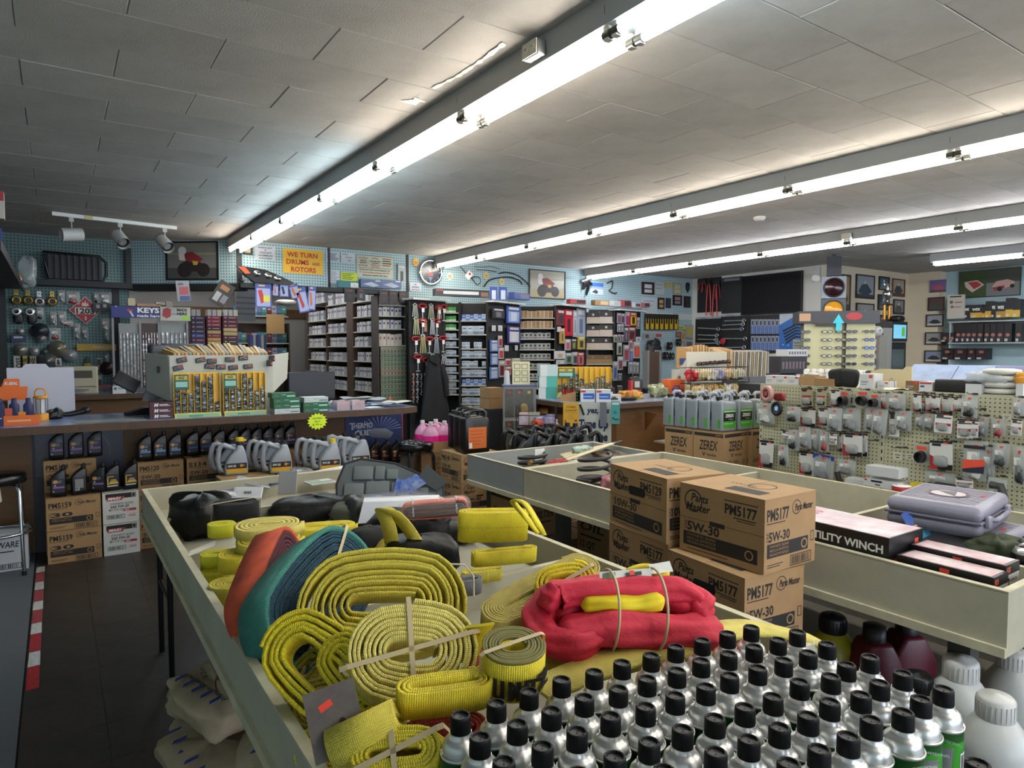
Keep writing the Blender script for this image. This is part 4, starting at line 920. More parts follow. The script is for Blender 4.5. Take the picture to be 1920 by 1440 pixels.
 # -- main counter
CT=1.05
woodf=mat('6b4a24',.55,kind='wood',col2='54391b');edge=mat('59402b',.6,kind='wood',nscale=41,col2='3e2c1e');lam=mat('5f74a4',.25,noise=.25,nscale=8,col2='8d97ae')
mc=thing('service_counter','long sales counter with blue worktop and brown wooden front','counter',(.8,6.3,0))
b=MB();b.prism([(-1.36,-.46),(1.9,-.5),(2.05,-.42),(2.05,.36),(-1.36,.4)],(0,0,1.018),EX,EY,.032);b.build('worktop',lam,mc)
b=MB();b.prism([(-1.36,-.48),(1.9,-.522),(2.07,-.43),(2.07,.36),(2.05,.36),(2.05,-.42),(1.9,-.5),(-1.36,-.46)],(0,0,.995),EX,EY,.056);b.build('worktop_edge',edge,mc)
for(x0,x1,m)in((-1.34,-.98,woodf),(-.98,-.38,mat('141519',.5)),(-.38,1.95,woodf)):  # middle dark panel stands in for the shade of an open bay
 b=MB();b.bb(x0,x1,.12,.15,0,1.0);b.build('front_panel',m,mc)
b=MB();b.bb(1.92,1.95,.15,.38,0,1.0);b.build('end_panel',woodf,mc)
# lightning poster on the dark bay
b=MB();b.bb(-.3,.3,-.003,0,0,.36);pst=tag(b.build('lightning_poster',mat('10141f',.35,noise=1,nscale=4,col2='1d2740'),None,(.14,6.415,.6)),'dark blue poster with white lightning under the counter','poster')
b=MB();rnd=random.Random(3)
for(x,z)in((-.18,.36),(-.06,.35),(.05,.36),(.12,.36)):
 P=[(x,-.004,z)]
 for q in range(9):P.append((P[-1][0]+rnd.uniform(-.012,.022),-.004,P[-1][2]-rnd.uniform(.015,.035)))
 b.tube(P,.0016,4)
b.build('lightning',mat('8f9fc0',.5),pst)
# blue brand poster
pq=at(698,803,Y=6.41);b=MB();b.bb(-.31,.31,-.002,0,-.16,.15);r=tag(b.build('brand_poster',mat('22386e',.35,noise=1,nscale=3,col2='122048'),None,(2.66,6.41,.78)),'blue THERMO QUIET brand poster on the counter front','poster')
b=MB();b.text('T',(-.27,-.003,.02),EX,EZ,.07,bold=.03);b.text('HERMO',(-.225,-.003,.03),EX,EZ,.055,w=.2,bold=.03);b.text('Q',(-.22,-.003,-.06),EX,EZ,.07,bold=.03);b.text('UIET',(-.15,-.003,-.045),EX,EZ,.055,w=.13,bold=.03)
b.build('printed_lettering',mat('b9bcc2',.5),r)
b=MB()
for q in range(14):
 a=R(8+q*12.5);b.add([(.05+.05*Co(a),-.0024,-.01+.05*Si(a)*.8),(.05+.24*Co(a-.03),-.0024,-.01+.15*Si(a-.03)),(.05+.24*Co(a+.03),-.0024,-.01+.15*Si(a+.03))],[(0,1,2)])
b.build('ray_print',mat('6f86b8',.5),r)
b=MB();b.bb(.3,.31,-.0025,0,-.16,.15);b.build('red_edge',mat('9c2f4a',.5),r)
b=MB();rprism(b,[(-.05,-.07),(.16,-.1),(.2,-.04),(.12,.01),(-.02,.02),(-.08,-.02)],.003,.001);o=b.build('part_print',mat('5c6472',.4),r);o.location=(0,-.003,0)
# star shaped price cards
def star(label,u,v,P,col,rad,lines,N=(0,-1,0),X=EX,n=16):
 c=at(u,v,P=P,N=N);b=MB();pts=[]
 for i in range(2*n):
  a=Pi*i/n;q=rad*(1.0 if i%2 else .78);pts.append((q*Co(a)*1.2,q*Si(a)))
 b.prism(pts,(0,0,0),X,EZ,.0012);r=tag(b.build('price_star',mat(col,.5,emit=.0),None,c),label,'price sign')
 b=MB();nn=Vc(X).cross(EZ)*.002
 for q,t in enumerate(lines):b.text(t,Vc(nn)+EZ*(rad*(.25-.36*q)),X,EZ,rad*.22,align='c',w=rad*(1.1 if len(t)>5 else .6))
 b.build('handwriting',mat('2a3a18',.6),r)
star('neon yellow starburst price card under the counter edge',595,790,(0,5.77,1),'d3ea1c',.075,('SALE PRICE','EACH','$1.99 ea'))
# -- cases, bottles under the counter
def cs(u0,v0,Y,z0,label,d,**kw):
 p=at(u0,v0,Y=Y);return carton(label,Vc((p.x+d[0]/2,Y+d[1]/2,z0)),d,.0,front='-x',**kw)
Dw=(.345,.26,.243)
for kk,z0,lab in((0,.001,'bottom'),(1,.248,'upper')):cs(88,1000,6.0,z0,f'{lab} oil case marked PM5159 and 30 at the foot of the counter',Dw,code='PM5159',grade='30',lines=('HEAVY DUTY','MOTOR OIL'))
for kk in range(3):cs(86,1000,6.27,.001+kk*.247,f'rear oil case marked PM5159, {ORD[kk]} from the floor behind the front pair',(.345,.13,.243),code='PM5159',grade='30',lines=('HEAVY DUTY',))
for kk,lab in((0,'bottom'),(1,'upper')):cs(194,1000,6.0,.001+.247*kk,f'{lab} white MAG1 synthetic blend case at the foot of the counter',(.245,.26,.243),style='mag',m=WHITEC)
for c_,u in enumerate((259,351,430)):
 for kk in range(3):
  cs(u,900,6.06,.001+kk*.233,f"{('5W-20', 'part no S114', 'right-hand')[c_]} oil case in the {('bottom', 'middle', 'top')[kk]} layer against the counter",(.33 if c_<2 else .32,.3,.23),code='S114' if c_ else 'PM5120',grade='5W-20',m=KRAFT2)
for i in range(3):
 quart(f'{ORD[i]} upright oil bottle with purple stripe on the rear case, counted from the left',(-.02+.128*i,6.34,.743),Ru(-.05,.05),'oil bottles under the counter','purple')
 quart(('black oil bottle with purple stripe on the left of the front PM5159 case','black oil bottle turned to its grey back label','black oil bottle tilted right on the front PM5159 case')[i],(-.015+.13*i,6.09,.493),(.0,.15,-.25)[i],'oil bottles under the counter','purple',back=(i==1))
for i in range(2):quart(f"{('left', 'right')[i]} black oil bottle with yellow emblem on the white MAG1 case",(.335+.125*i,6.1,.493),.1,'oil bottles under the counter','gold')
for i in range(3):quart(f'{ORD[i]} black bottle with light blue stripe on the 5W-20 case',(.57+.11*i,6.16,.702),.05,'oil bottles under the counter','blue')
for i in range(3):quart(f'{ORD[i]} black bottle with dark blue car picture on the row of cases',(.93+.105*i,6.22,.702),.1,'oil bottles under the counter','navy')
for i in range(6):quart(f'{ORD[i]} black bottle with purple band at the right of the row of cases',(1.26+.098*i,6.24,.702),.2,'oil bottles under the counter','purple')
for c_ in range(2):
 for kk in range(3):carton(f"{('left', 'right')[c_]} plain case in layer {ORD[kk]} from the floor beneath the purple band bottles",(1.62+.31*c_,6.24,.001+kk*.233),(.3,.26,.23),style='lettered',code='MOTOR OIL',grade='QT',m=KRAFT2,name='oil_carton')
 # blue and white oil case at the left edge
carton('white case with blue 0W-30 lettering behind the chrome stool',(-.42,6.12,.001),(.42,.28,.28),style='lettered',code='ADVENT WARE',grade='0W-30',m=mat('b4b8bf',.7),front='-y')
# grey 5-quart jugs on cases behind the sling bin
for i,(u,v,g,cp_)in enumerate(((437,889,'10W-30','k'),(520,886,'5W-20','k'),(612,882,'5W-20','y'),(668,874,'5W-30','k'))):
 p=at(u,v,Z=.6)
 for q in range(3 if i else 2):
  jug(f"grey oil jug, {ORD[q]} back in the {ORD[i]} file of jugs from the left",Vc((p.x-.03*q,p.y+.125*q,.6)),R(-8),'grey five quart oil jugs','silver','y' if(cp_=='y' and q==0)else 'k','yellow',g)
for i in range(3):
 for kk in range(2):carton(f"oil case in the {('lower', 'upper')[kk]} layer under the grey jugs, {ORD[i]} from the left",(1.22+.42*i,5.5-.14*i,.001+kk*.3),(.4,.4,.297),style='lettered',code='MOTOR OIL',grade='5 QT',m=KRAFT2)
b=MB();b.bb(-.05,.05,-.001,0,0,.1);
jug_cap=mat('d9b71a',.4)
p=at(443,843,Y=5.6);b=MB();b.cyl((0,0,0),(0,0,.03),.03,n=14);b.box((.035,0,.006),(.03,.02,.012));tag(b.build('spout_cap',jug_cap,None,at(437,889,Z=.6)+Vc((.0525,-.0075,.263))),'loose yellow spout cap on the leftmost grey jug','cap')
# black quart bottles and stool by the poster
for i in range(3):quart(f'{ORD[i]} black bottle with orange label in front of the brand poster',at(708+20*i,870,Z=.5)+Vc((0,.1,0)),.1,'oil bottles by the poster','orange')
carton('dark case under the orange label bottles',(2.47,5.98,.2),(.34,.3,.298),style='lettered',code='SHELL',grade='15W',m=mat('2a2622',.7));carton('brown case on the floor under the dark case',(2.47,5.98,.001),(.34,.3,.197),style='plain',m=KRAFT2)
def stool(label,loc,sr,h,chrome,ring_h):
 r=thing('bar_stool',label,'stool',loc);cm=mat('a9adb0',.18,metal=1.0)if chrome else mat('1b1b1d',.4,metal=.5)
 b=MB();b.lathe([(sr*.96,h-.07),(sr,h-.06),(sr,h-.015),(sr*.94,h-.002),(0,h)],28);b.build('seat',mat('0f0f11',.25),r)
 for a in(45,135,225,315):
  c,s_=Co(R(a)),Si(R(a));b=MB();b.tube([(c*sr*.5,s_*sr*.5,h-.08),(c*sr*.95,s_*sr*.95,h-.085),(c*sr*1.05,s_*sr*1.05,h-.12),(c*sr*1.15,s_*sr*1.15,.03)],.012,10);b.build('leg',cm,r)
  b=MB();b.cyl((c*sr*1.15,s_*sr*1.15,0),(c*sr*1.15,s_*sr*1.15,.035),.015,n=10);b.build('foot_cap',BLACK,r)
 b=MB();b.tube([(Co(t)*sr*1.12,Si(t)*sr*1.12,ring_h)for t in[2*Pi*i/28 for i in range(28)]],.011,8,closed=True);b.build('foot_ring',cm,r)
 return r
stool('chrome legged bar stool with black seat at the left edge',(-.37,5.95,0),.17,.72,True,.3)
r=stool('black bar stool with shiny tufted seat by the brand poster',(2.68,5.52,0),.165,.76,False,.42)
for i in range(7):
 a=i*.9;q=.0 if i==6 else .1;b=MB();b.lathe([(.04,.0),(.03,.01),(0,.014)],10);b.build('tuft',mat('3a3a3c',.08),r,(q*Co(a),q*Si(a),.758))
b=MB();b.add([(0,0,0),(.06,0,.01),(.07,0,-.1),(.03,0,-.14),(.0,0,-.06)],[(0,1,2,3,4)]);tag(b.build('foam_scrap',mat('b9b8b0',.8),None,(-.41,5.8,.65)),'torn white lining hanging under the chrome stool seat','lining')
# -- pink washer fluid and stacks in the aisle
PK=mat('e8228a',.25);CLR=mat('d9dadf',.25,alpha=.75)
_W=None
def pink_jug(label,loc,rz,g):
 global _W
 if _W is None:
  b=MB();b.lathe([(.062,0),(.072,.01),(.074,.1),(.072,.145)],18,sx=1.05,sy=.95);a=b.mesh('fluid',[PK])
  b=MB();b.lathe([(.072,.145),(.066,.175),(.045,.21),(.02,.235),(.017,.25)],18,sx=1.05,sy=.95,closed=False);b.tube([(.045,0,.165),(.062,0,.2),(.05,0,.232),(.018,0,.238)],.009,8);c=b.mesh('jug_neck',[mat('d898ba',.25,alpha=.9)])
  b=MB();b.cyl((0,0,.245),(0,0,.272),.021,n=14);d=b.mesh('cap',[mat('d4d6d8',.4)])
  b=MB();b.lathe([(.0752,.03),(.0752,.065)],18,sx=1.05,sy=.95,closed=False);e=b.mesh('label_band',[mat('2a1530',.5)])
  _W=(a,c,d,e)
 r=thing('washer_jug',label,'jug',loc,rz,g)
 for nm,me in zip(('fluid','jug_neck','cap','label_band'),_W):put(nm,me,r)
Yp=5.55;S0=at(820,832,Y=5.45)
sx0=S0.x
Dg=(.31,.3,.3)
for kk in range(2):carton(f"{('bottom', 'upper')[kk]} 6/1 gallon fluid case under the pink jugs",(sx0+.045,5.6,.001+kk*.327),(.32,.34,.325),style='gallon',rz=-.25,m=KRAFT2,name='fluid_carton')
cb_=thing('open_carton','open cut-down carton holding the pink washer jugs','box',(sx0+.045,5.6,.656),-.25)
for(x0,x1,y0,y1)in((-.16,.16,-.17,-.166),(-.16,.16,.166,.17),(-.16,-.156,-.17,.17),(.156,.16,-.17,.17)):b=MB();b.bb(x0,x1,y0,y1,0,.1);b.build('side',KRAFT,cb_)
b=MB();b.bb(-.16,.16,-.17,.17,0,.004);b.build('base',KRAFT,cb_)
for i,(dx,dy)in enumerate(((-.08,.08),(.07,.1),(-.075,-.08),(.07,-.075),(0,.0))):
 if i<4:pink_jug(f"pink washer fluid jug at the {('far left', 'far right', 'near left', 'near right')[i]} of the open carton",(sx0+.045+dx,5.6+dy,.662+.0),-.6,'pink washer fluid jugs')
star('neon green starburst price card on the gallon case',839,914,(sx0-.12,5.36,.3),'2fd23c',.065,('ASK FOR','PRICE'),N=(-.25,-1,0),X=Vc((.97,-.24,0)))
# 15W-40 stack with black jugs
Q0=at(865,858,Y=4.75)
for kk in range(3):carton(f"15W-40 oil case, {ORD[kk]} from the floor, left of the grey bin",(2.86+.1,5.02,.001+kk*.24),(.38,.36,.238),style='pm',code='PM5140',grade='15W-40',front='-y',m=KRAFT)
for i in range(3):gallon(f"{('near', 'middle', 'far')[i]} tall black fluid jug on the 15W-40 cases",(2.93+.03*i,4.9+.15*i,.724),R(-4),'black fluid jugs','black')
# row of black jugs behind the grey bin
for i,(u,v,lb_,rz)in enumerate(((985,843,'yellow',-12),(965,836,'yellow',-12),(1022,842,'teal',-6),(1062,842,'teal',-6),(1015,828,'teal',-6),(1055,826,'teal',-6),(1105,842,'yellow',165),(1088,826,'yellow',165))):
 p=at(u,v,Z=.73);p.z=.637;jug(('black jug with white grade print right of the tall jugs','black jug behind the one right of the tall jugs','black jug with teal label, left of the pair behind the grey bin','black jug with teal label, right of the pair behind the grey bin','rear black jug behind the left teal label jug','rear black jug behind the right teal label jug','black jug with its handle to the left at the right end of the row','rear black jug at the right end of the row')[i],p,R(rz),'black oil jugs behind the grey bin','black','k',lb_,'15W-40')
for i in range(3):
 for kk in range(3):carton(f"case in layer {ORD[kk]} from the floor under the black jugs, {ORD[i]} from the left",(3.32+.36*i,4.78-.02*i,.001+.212*kk),(.345,.5,.21),style='lettered',code='MOTOR OIL',grade='15W-40',m=KRAFT2)
carton('loose brown carton tilted against the wall of boxes behind the black jugs',(3.3,5.95,.5),(.28,.2,.3),style='lettered',code='OIL',grade='QT',rot=(0,.5,-.2),m=KRAFT2);carton('brown case standing under the tilted carton',(3.35,6.05,.001),(.34,.3,.45),style='plain',m=KRAFT2)
b=MB();b.rbox((0,0,.05),(.16,.12,.1),.006,smooth=False);tag(b.build('label_box',mat('a9b4c6',.5,noise=.4,nscale=60),None,(3.2,5.62,.6)),'small pale blue printed box on the floor stack','box');carton('brown case under the pale blue printed box',(3.2,5.62,.001),(.25,.22,.595),style='plain',m=KRAFT2)
# -- peg board gondola
GX=4.6;GZ=1.33;PEGW=mat('b3b094',.65,kind='peg',nscale=.0254,noise=.17,col2='1a1915');GCR=mat('b5b298',.6)
gon=thing('pegboard_gondola','cream double-sided pegboard gondola hung with packaged trailer parts','display shelf',(5.05,1.35,0))
GO=Vc((5.05,1.35,0))
def gpart(name,b,m):return b.build(name,m,gon)
for(ya,yb)in((3.27,2.33),(2.33,1.39),(1.39,.45),(.45,-.5)):
 b=MB();b.bb(0,ya-yb-.012,0,.02,0,GZ-.02);o=b.build('peg_panel',PEGW,gon,(GX-GO.x,ya-GO.y,0),(0,0,R(-90)))
for ya in(3.27,2.33,1.39,.45):
 b=MB();b.bb(GX-.008-GO.x,GX+.03-GO.x,ya-.014-GO.y,ya+.014-GO.y,0,GZ);u_=gpart('upright',b,GCR)
 b=MB()
 for z in range(24):b.bb(GX-.0086-GO.x,GX-.008-GO.x,ya-.004-GO.y,ya+.004-GO.y,.1+z*.05,.125+z*.05)
 stuff(b.build('slots',mat('141310',.8),u_))
b=MB();b.bb(GX+.0-GO.x,GX+.95-GO.x,-.5-GO.y,3.27-GO.y,GZ-.02,GZ);gpart('top_shelf',b,GCR)
b=MB();b.bb(GX+.0-GO.x,GX+.95-GO.x,3.262-GO.y,3.28-GO.y,0,GZ-.02);gpart('end_panel',b,GCR)
b=MB();b.bb(GX-.28-GO.x,GX-GO.x,-.5-GO.y,3.27-GO.y,.5,.52);gpart('base_shelf',b,GCR)
zz=lambda x,y:(1400+x*.27083,660+y*.27083)
PK_M={}
def unit_pack(kind):
 """package of width 1 and height 1 hanging below its origin, face towards -x"""
 if kind in PK_M:return PK_M[kind]
 X_,n=-EY,[]
 def Q(b,a0,a1,c0,c1,mi,off):b.add([(-off,.5-a0,-c1),(-off,.5-a1,-c1),(-off,.5-a1,-c0),(-off,.5-a0,-c0)],[(0,1,2,3)],mi)
 def tri(b,pts,mi,off):b.add([(-off,.5-a,-c)for a,c in pts],[tuple(range(len(pts)))],mi)
 card,red,blk,wht,clear,tan=mat('c9c9c4',.5),mat('a9222a',.45),mat('15161a',.45),mat('d6d6d2',.5),mat('c4cbcc',.12,alpha=.42,bump=.7,bscale=70),mat('9d9878',.5)
 tagc=mat('d8492f',.5);parts=[]
 if kind.startswith('card'):
  b=MB();b.add([(0,.5,0),(0,-.5,0),(0,-.5,-1),(0,.5,-1),(.004,.5,0),(.004,-.5,0),(.004,-.5,-1),(.004,.5,-1)],[(0,3,2,1),(4,5,6,7),(0,1,5,4),(1,2,6,5),(2,3,7,6),(3,0,4,7)],0)
  col={'cardtan':tan,'cardw':wht}.get(kind,card);parts.append(('card',b.mesh('card',[col])))
  b=MB();Q(b,0,1,0,.09,0,.0006);Q(b,.1,.5,.1,.19,0,.0006);Q(b,.6,.8,.04,.1,1,.0008)
  parts.append(('header',b.mesh('header',[blk,tagc])))
  b=MB()
  if kind=='cardw':Q(b,.06,.94,.5,.64,0,.0006);Q(b,.06,.94,.2,.26,1,.0006);Q(b,.1,.6,.72,.76,1,.0006)
  elif kind=='cardtan':Q(b,.1,.9,.72,.95,1,.0006);Q(b,.1,.9,.4,.5,0,.0006)
  else:tri(b,[(0,.5),(.55,.72),(0,.72)],0,.0006);tri(b,[(0,.72),(.55,.72),(1,.85),(1,1),(0,1)],0,.0006);tri(b,[(.35,.88),(1,.8),(1,1),(.35,1)],1,.0009)
  parts.append(('print',b.mesh('print',[red,blk])))
  b=MB();blob(b,(-.012,0,-.7),(.012,.34,.2),4,n=12,m=8,amp=.08);parts.append(('blister',b.mesh('blister',[clear])))
  b=MB();blob(b,(-.008,0,-.78),(.008,.22,.1),7,n=10,m=7,amp=.1);parts.append(('part_inside',b.mesh('part_inside',[mat('6f6f6d',.35,metal=.5)])))
 elif kind.startswith('bag'):
  b=MB()
  def fn(i,j):
   puff=Si(Pi*min(1,max(0,i)))*Si(Pi*min(1,j*1.02))*.022
   return(-puff-.002+.004*Si(i*13+j*9),.5-i+.015*Si(j*9),-j)
  b.grid(fn,7,8);b.grid(lambda i,j:(.002,.5-i,-j),2,2);parts.append(('plastic_bag',b.mesh('plastic_bag',[clear])))
  c={'bag':'8f9193','bagdark':'262628','bagwhite':'d4d4d0','bagred':'9c3a34','bagblue':'7d8288','baggrey':'4a4c4e','bagnavy':'c9c9c6'}[kind]
  b=MB();blob(b,(-.008,0,-.74),(.012,.3,.2),5,n=12,m=8,amp=.3);
  if kind!='bagnavy':blob(b,(-.008,.12,-.6),(.01,.14,.12),6,n=10,m=7,amp=.3)
  parts.append(('part_inside',b.mesh('part_inside',[mat(c,.35,metal=.3 if kind in('bag','baggrey')else 0)])))
  b=MB();Q(b,.2,.7,.28,.48,0,.02);Q(b,.45,.65,.1,.2,1,.012)
  if kind=='bagblue':Q(b,0,1,0,.18,2,.006)
  if kind=='bagnavy':Q(b,.05,.95,.12,.2,4,.024);tri(b,[(.05,.5),(.95,.45),(.95,.62),(.05,.72)],1,.026);tri(b,[(.05,.72),(.95,.62),(.95,.8),(.05,.8)],3,.026)
  parts.append(('label',b.mesh('label',[wht,tagc,mat('26388a',.5),mat('1c2238',.5),blk])))
 elif kind=='ring':
  b=MB();b.grid(lambda i,j:(-.004-.01*Si(Pi*i)*Si(Pi*j),.5-i,-j),5,5);parts.append(('plastic_bag',b.mesh('plastic_bag',[clear])))
  b=MB();b.tube([(-.012,.25*Co(t),-.6+.25*Si(t))for t in[2*Pi*i/20 for i in range(20)]],.06,6,closed=True);parts.append(('seal_ring',b.mesh('seal_ring',[mat('1d1d1f',.4)])))
  b=MB();Q(b,.2,.8,.08,.26,0,.015);parts.append(('label',b.mesh('label',[tagc])))
 PK_M[kind]=parts;return parts
GROUPN={'card':'carded trailer parts on the gondola','bag':'bagged trailer parts on the gondola','ring':'bagged seal rings on the gondola'}
desc={'card':'white and red carded trailer part','cardtan':'beige carded trailer part','cardw':'white pouch with a red stripe','bag':'clear bag of metal fittings','bagdark':'clear bag of black parts','bagwhite':'clear bag of white cord','bagred':'clear bag of red and silver fittings','bagblue':'clear bag with a blue header','baggrey':'clear bag of grey hose','bagnavy':'white bag with red and navy print','ring':'clear bag holding a black seal ring'}
PK_L=[(415,250,80,125,'cardtan'),(520,255,70,120,'cardtan'),(612,262,60,118,'card'),(690,268,80,115,'ring'),(810,268,100,115,'ring'),(893,290,75,100,'ring'),(952,290,50,100,'bagred'),(1038,288,135,118,'bag'),(1180,290,55,125,'card'),(1222,292,45,122,'cardtan'),(1262,294,45,120,'card'),(1310,305,62,97,'card'),(1396,305,86,124,'card'),(1462,312,62,100,'card'),(1545,300,115,155,'bagdark'),(1885,320,85,120,'bag'),(128,355,125,140,'bagwhite'),(322,380,100,105,'bagdark'),(425,388,108,128,'card'),(537,388,78,122,'card'),(612,388,95,155,'bag'),(722,386,145,160,'bag'),(868,388,90,160,'bag'),(930,395,110,180,'bag'),(1024,420,75,165,'cardw'),(1085,408,112,135,'bag'),(1366,425,124,135,'cardw'),(1272,428,90,112,'bag'),(1512,465,112,132,'cardw'),(1582,470,50,122,'cardw'),(1642,448,82,132,'bag'),(1742,465,95,122,'bagred'),(1872,465,72,112,'cardw'),(1200,430,60,90,'bag'),(332,540,85,135,'bagdark'),(400,518,85,145,'bag'),(480,530,80,155,'bag'),(540,540,60,150,'bagred'),(735,562,135,158,'card'),(812,565,55,156,'card'),(1218,640,110,140,'ring'),(1345,615,155,200,'card'),(1590,615,165,275,'bagnavy'),(1765,635,120,160,'baggrey'),(1890,655,110,265,'baggrey'),(655,560,30,130,'card'),(140,612,95,185,'card'),(252,645,78,145,'bagdark'),(415,688,112,158,'card'),(535,712,148,175,'bagblue'),(692,745,125,105,'bag'),(1340,830,220,100,'bag'),(1505,870,120,70,'cardw'),(1740,875,135,265,'baggrey'),(1680,660,90,230,'bag'),(270,545,50,70,'cardw'),(600,560,50,80,'cardw')]
rowname=lambda t:'top row' if t<340 else('second row' if t<500 else('third row' if t<600 else 'bottom rows'))
counts={}
hk=MB();hk.tube([(0,0,0),(-.09,0,.004),(-.12,0,.016)],.0022,5);hk.box((-.001,0,0),(.003,.03,.012));HKM=hk.mesh('peg_hook',mat('5c5c58',.35,metal=.8))
for i,(cx,tp_,w,h,kind)in enumerate(PK_L):
 dep=GX-.035-.02*(i%3)
 a,c=at(*zz(cx-w/2,tp_),X=dep),at(*zz(cx+w/2,tp_),X=dep);m_=at(*zz(cx,tp_),X=dep);bt=at(*zz(cx,tp_+h),X=dep)
 rn=rowname(tp_);key=(kind,rn);counts[key]=counts.get(key,0)+1
 r=thing('hanging_package',f'{desc[kind]}, {ORD[counts[key]-1]} from the left, gondola {rn}','package',m_,rot=(Ru(-.06,.06),Ru(-.04,.1),Ru(-.12,.12)),group=GROUPN[kind[:4]if kind.startswith('card')else kind[:3]if kind.startswith('bag')else kind])
 r.scale=(1.0,abs(a.y-c.y),m_.z-bt.z)
 for nm,me in unit_pack(kind):put(nm,me,r)
 put('peg_hook',HKM,gon,(GX-GO.x,m_.y-GO.y,m_.z+.006))
for(x,y)in((1050,860),(250,540),(900,610),(1640,395),(1440,620),(600,545),(1100,660),(1850,1140),(1500,410),(1060,660)):
 p=at(*zz(x,y),X=GX);put('peg_hook',HKM,gon,p-GO);
for k,(x,y,w,h)in enumerate(((1200,470,70,45),(1800,430,60,40),(1045,690,60,60),(1130,700,55,50),(1820,500,60,50),(1885,1080,70,80),(1490,680,45,60))):
 a=at(*zz(x-w/2,y),X=GX-.002);c=at(*zz(x+w/2,y+h),X=GX-.002);b=MB();b.bb(-.001,0,c.y-a.y,0,c.z-a.z,0);b.bb(-.0014,-.001,(c.y-a.y)*.8,(c.y-a.y)*.2,(c.z-a.z)*.4,(c.z-a.z)*.3,1);b.bb(-.0014,-.001,(c.y-a.y)*.7,(c.y-a.y)*.3,(c.z-a.z)*.75,(c.z-a.z)*.62,1)
 tag(b.build('price_label',[mat('c6c4b4',.6),INK],None,a),f'{ORD[k]} blank-hook paper price label on the pegboard from the left','label','paper price labels')
 # tape roll and abrasive discs at the gondola end
def reel(label,u,v,X,rad,thick,cols,name='tape_roll',cat='tape roll'):
 r=thing(name,label,cat,at(u,v,X=X),rz=R(-15));b=MB();b.X=Mr(R(-90),4,'Y');b.lathe([(rad*.55,0),(rad,0),(rad,thick),(rad*.55,thick),(rad*.55,0)],28,closed=False);b.build('roll',mat(cols[0],.4),r)
 b=MB();b.X=Mr(R(-90),4,'Y');b.lathe([(0,thick*.9),(rad*.5,thick*.9),(rad*.5,thick*.3)],24);b.disc((0,0,thick*.92),EX,EY,rad*.3,1);b.build('core',[mat(cols[1],.4),mat(cols[2],.4)],r)
reel('pink tape roll hanging at the end of the gondola',1441,738,4.42,.06,.03,('b98a84','3a2a2c','b94a42'));reel('black and blue disc hanging below the pink tape roll',1458,766,4.45,.055,.015,('17181c','2a62a8','d4d8dc'),'sanding_disc','disc')
b=MB();blob(b,(0,0,0),(.02,.05,.03),3);tag(b.build('red_pouch',mat('8a2a2c',.5),None,at(1462,744,X=4.5)),'dark red triangular pouch beside the pink tape roll','pouch')
# items on the base shelf
def box_px(label,x0,y0,x1,y1,X,depth,m,name='product_box',cat='box',pr=None,zf=zz):
 a,c=at(*zf(x0,y0),X=X),at(*zf(x1,y1),X=X);b=MB();w=a.y-c.y;h=a.z-c.z
 b.bb(0,depth,-w,0,-h,0);r=tag(b.build(name,m,None,a),label,cat)
 if pr:
  b=MB()
  for(u0,u1,v0,v1,k)in pr['q']:b.add([(-.0006,-w*u0,-h*v1),(-.0006,-w*u1,-h*v1),(-.0006,-w*u1,-h*v0),(-.0006,-w*u0,-h*v0)],[(0,1,2,3)],k)
  b.build('print',pr['m'],r)
 return r
WB=mat('c4c6c6',.6);lb={'q':[(.05,.35,.1,.3,0)],'m':[REDT]}
box_px('small plain white box on the gondola base behind the bin',680,870,810,965,4.36,.1,WB)
box_px('upper plain white box of the pair on the gondola base',825,782,1050,880,4.34,.12,WB)
box_px('lower white box with a black label on the gondola base',810,872,1045,960,4.33,.14,WB,pr={'q':[(.22,.55,.08,.35,0),(.02,.1,.0,.25,1),(.35,.5,.6,.75,0)],'m':[BLACK,REDT]})
b=MB();b.lathe([(.05,0),(.055,.004),(.055,.045),(.05,.05),(0,.05)],20,[0,1,0,0]);tag(b.build('round_tin',[WHITE,mat('b03034',.5)],None,at(*zz(1072,975),X=4.36)),'round red and white tin on the gondola base','tin')
box_px('yellow flat packet on the gondola base',1130,905,1270,975,4.38,.08,mat('c4b21c',.5))
b=MB();b.tube([at(*zz(625,830),X=4.45),at(*zz(640,880),X=4.45),at(*zz(660,930),X=4.45)],.02,8);tag(b.build('rubber_strap',mat('2a2a2c',.6)),'dark rubber strap piece hanging by the white boxes','strap')
b=MB();b.tube([at(*zz(1690,920),X=4.47),at(*zz(1760,930),X=4.46),at(*zz(1780,1000),X=4.46),at(*zz(1770,1130),X=4.46)],.022,8);tag(b.build('hose_bend',mat('3a3b3c',.5)),'bent dark rubber hose in a bag at the right of the gondola','hose')
b=MB();b.rbox((0,0,0),(.03,.12,.05),.012);tag(b.build('black_fitting',mat('1a1a1c',.4),None,at(*zz(1375,935),X=4.45)),'black plastic fitting with a red tag low on the gondola','fitting')
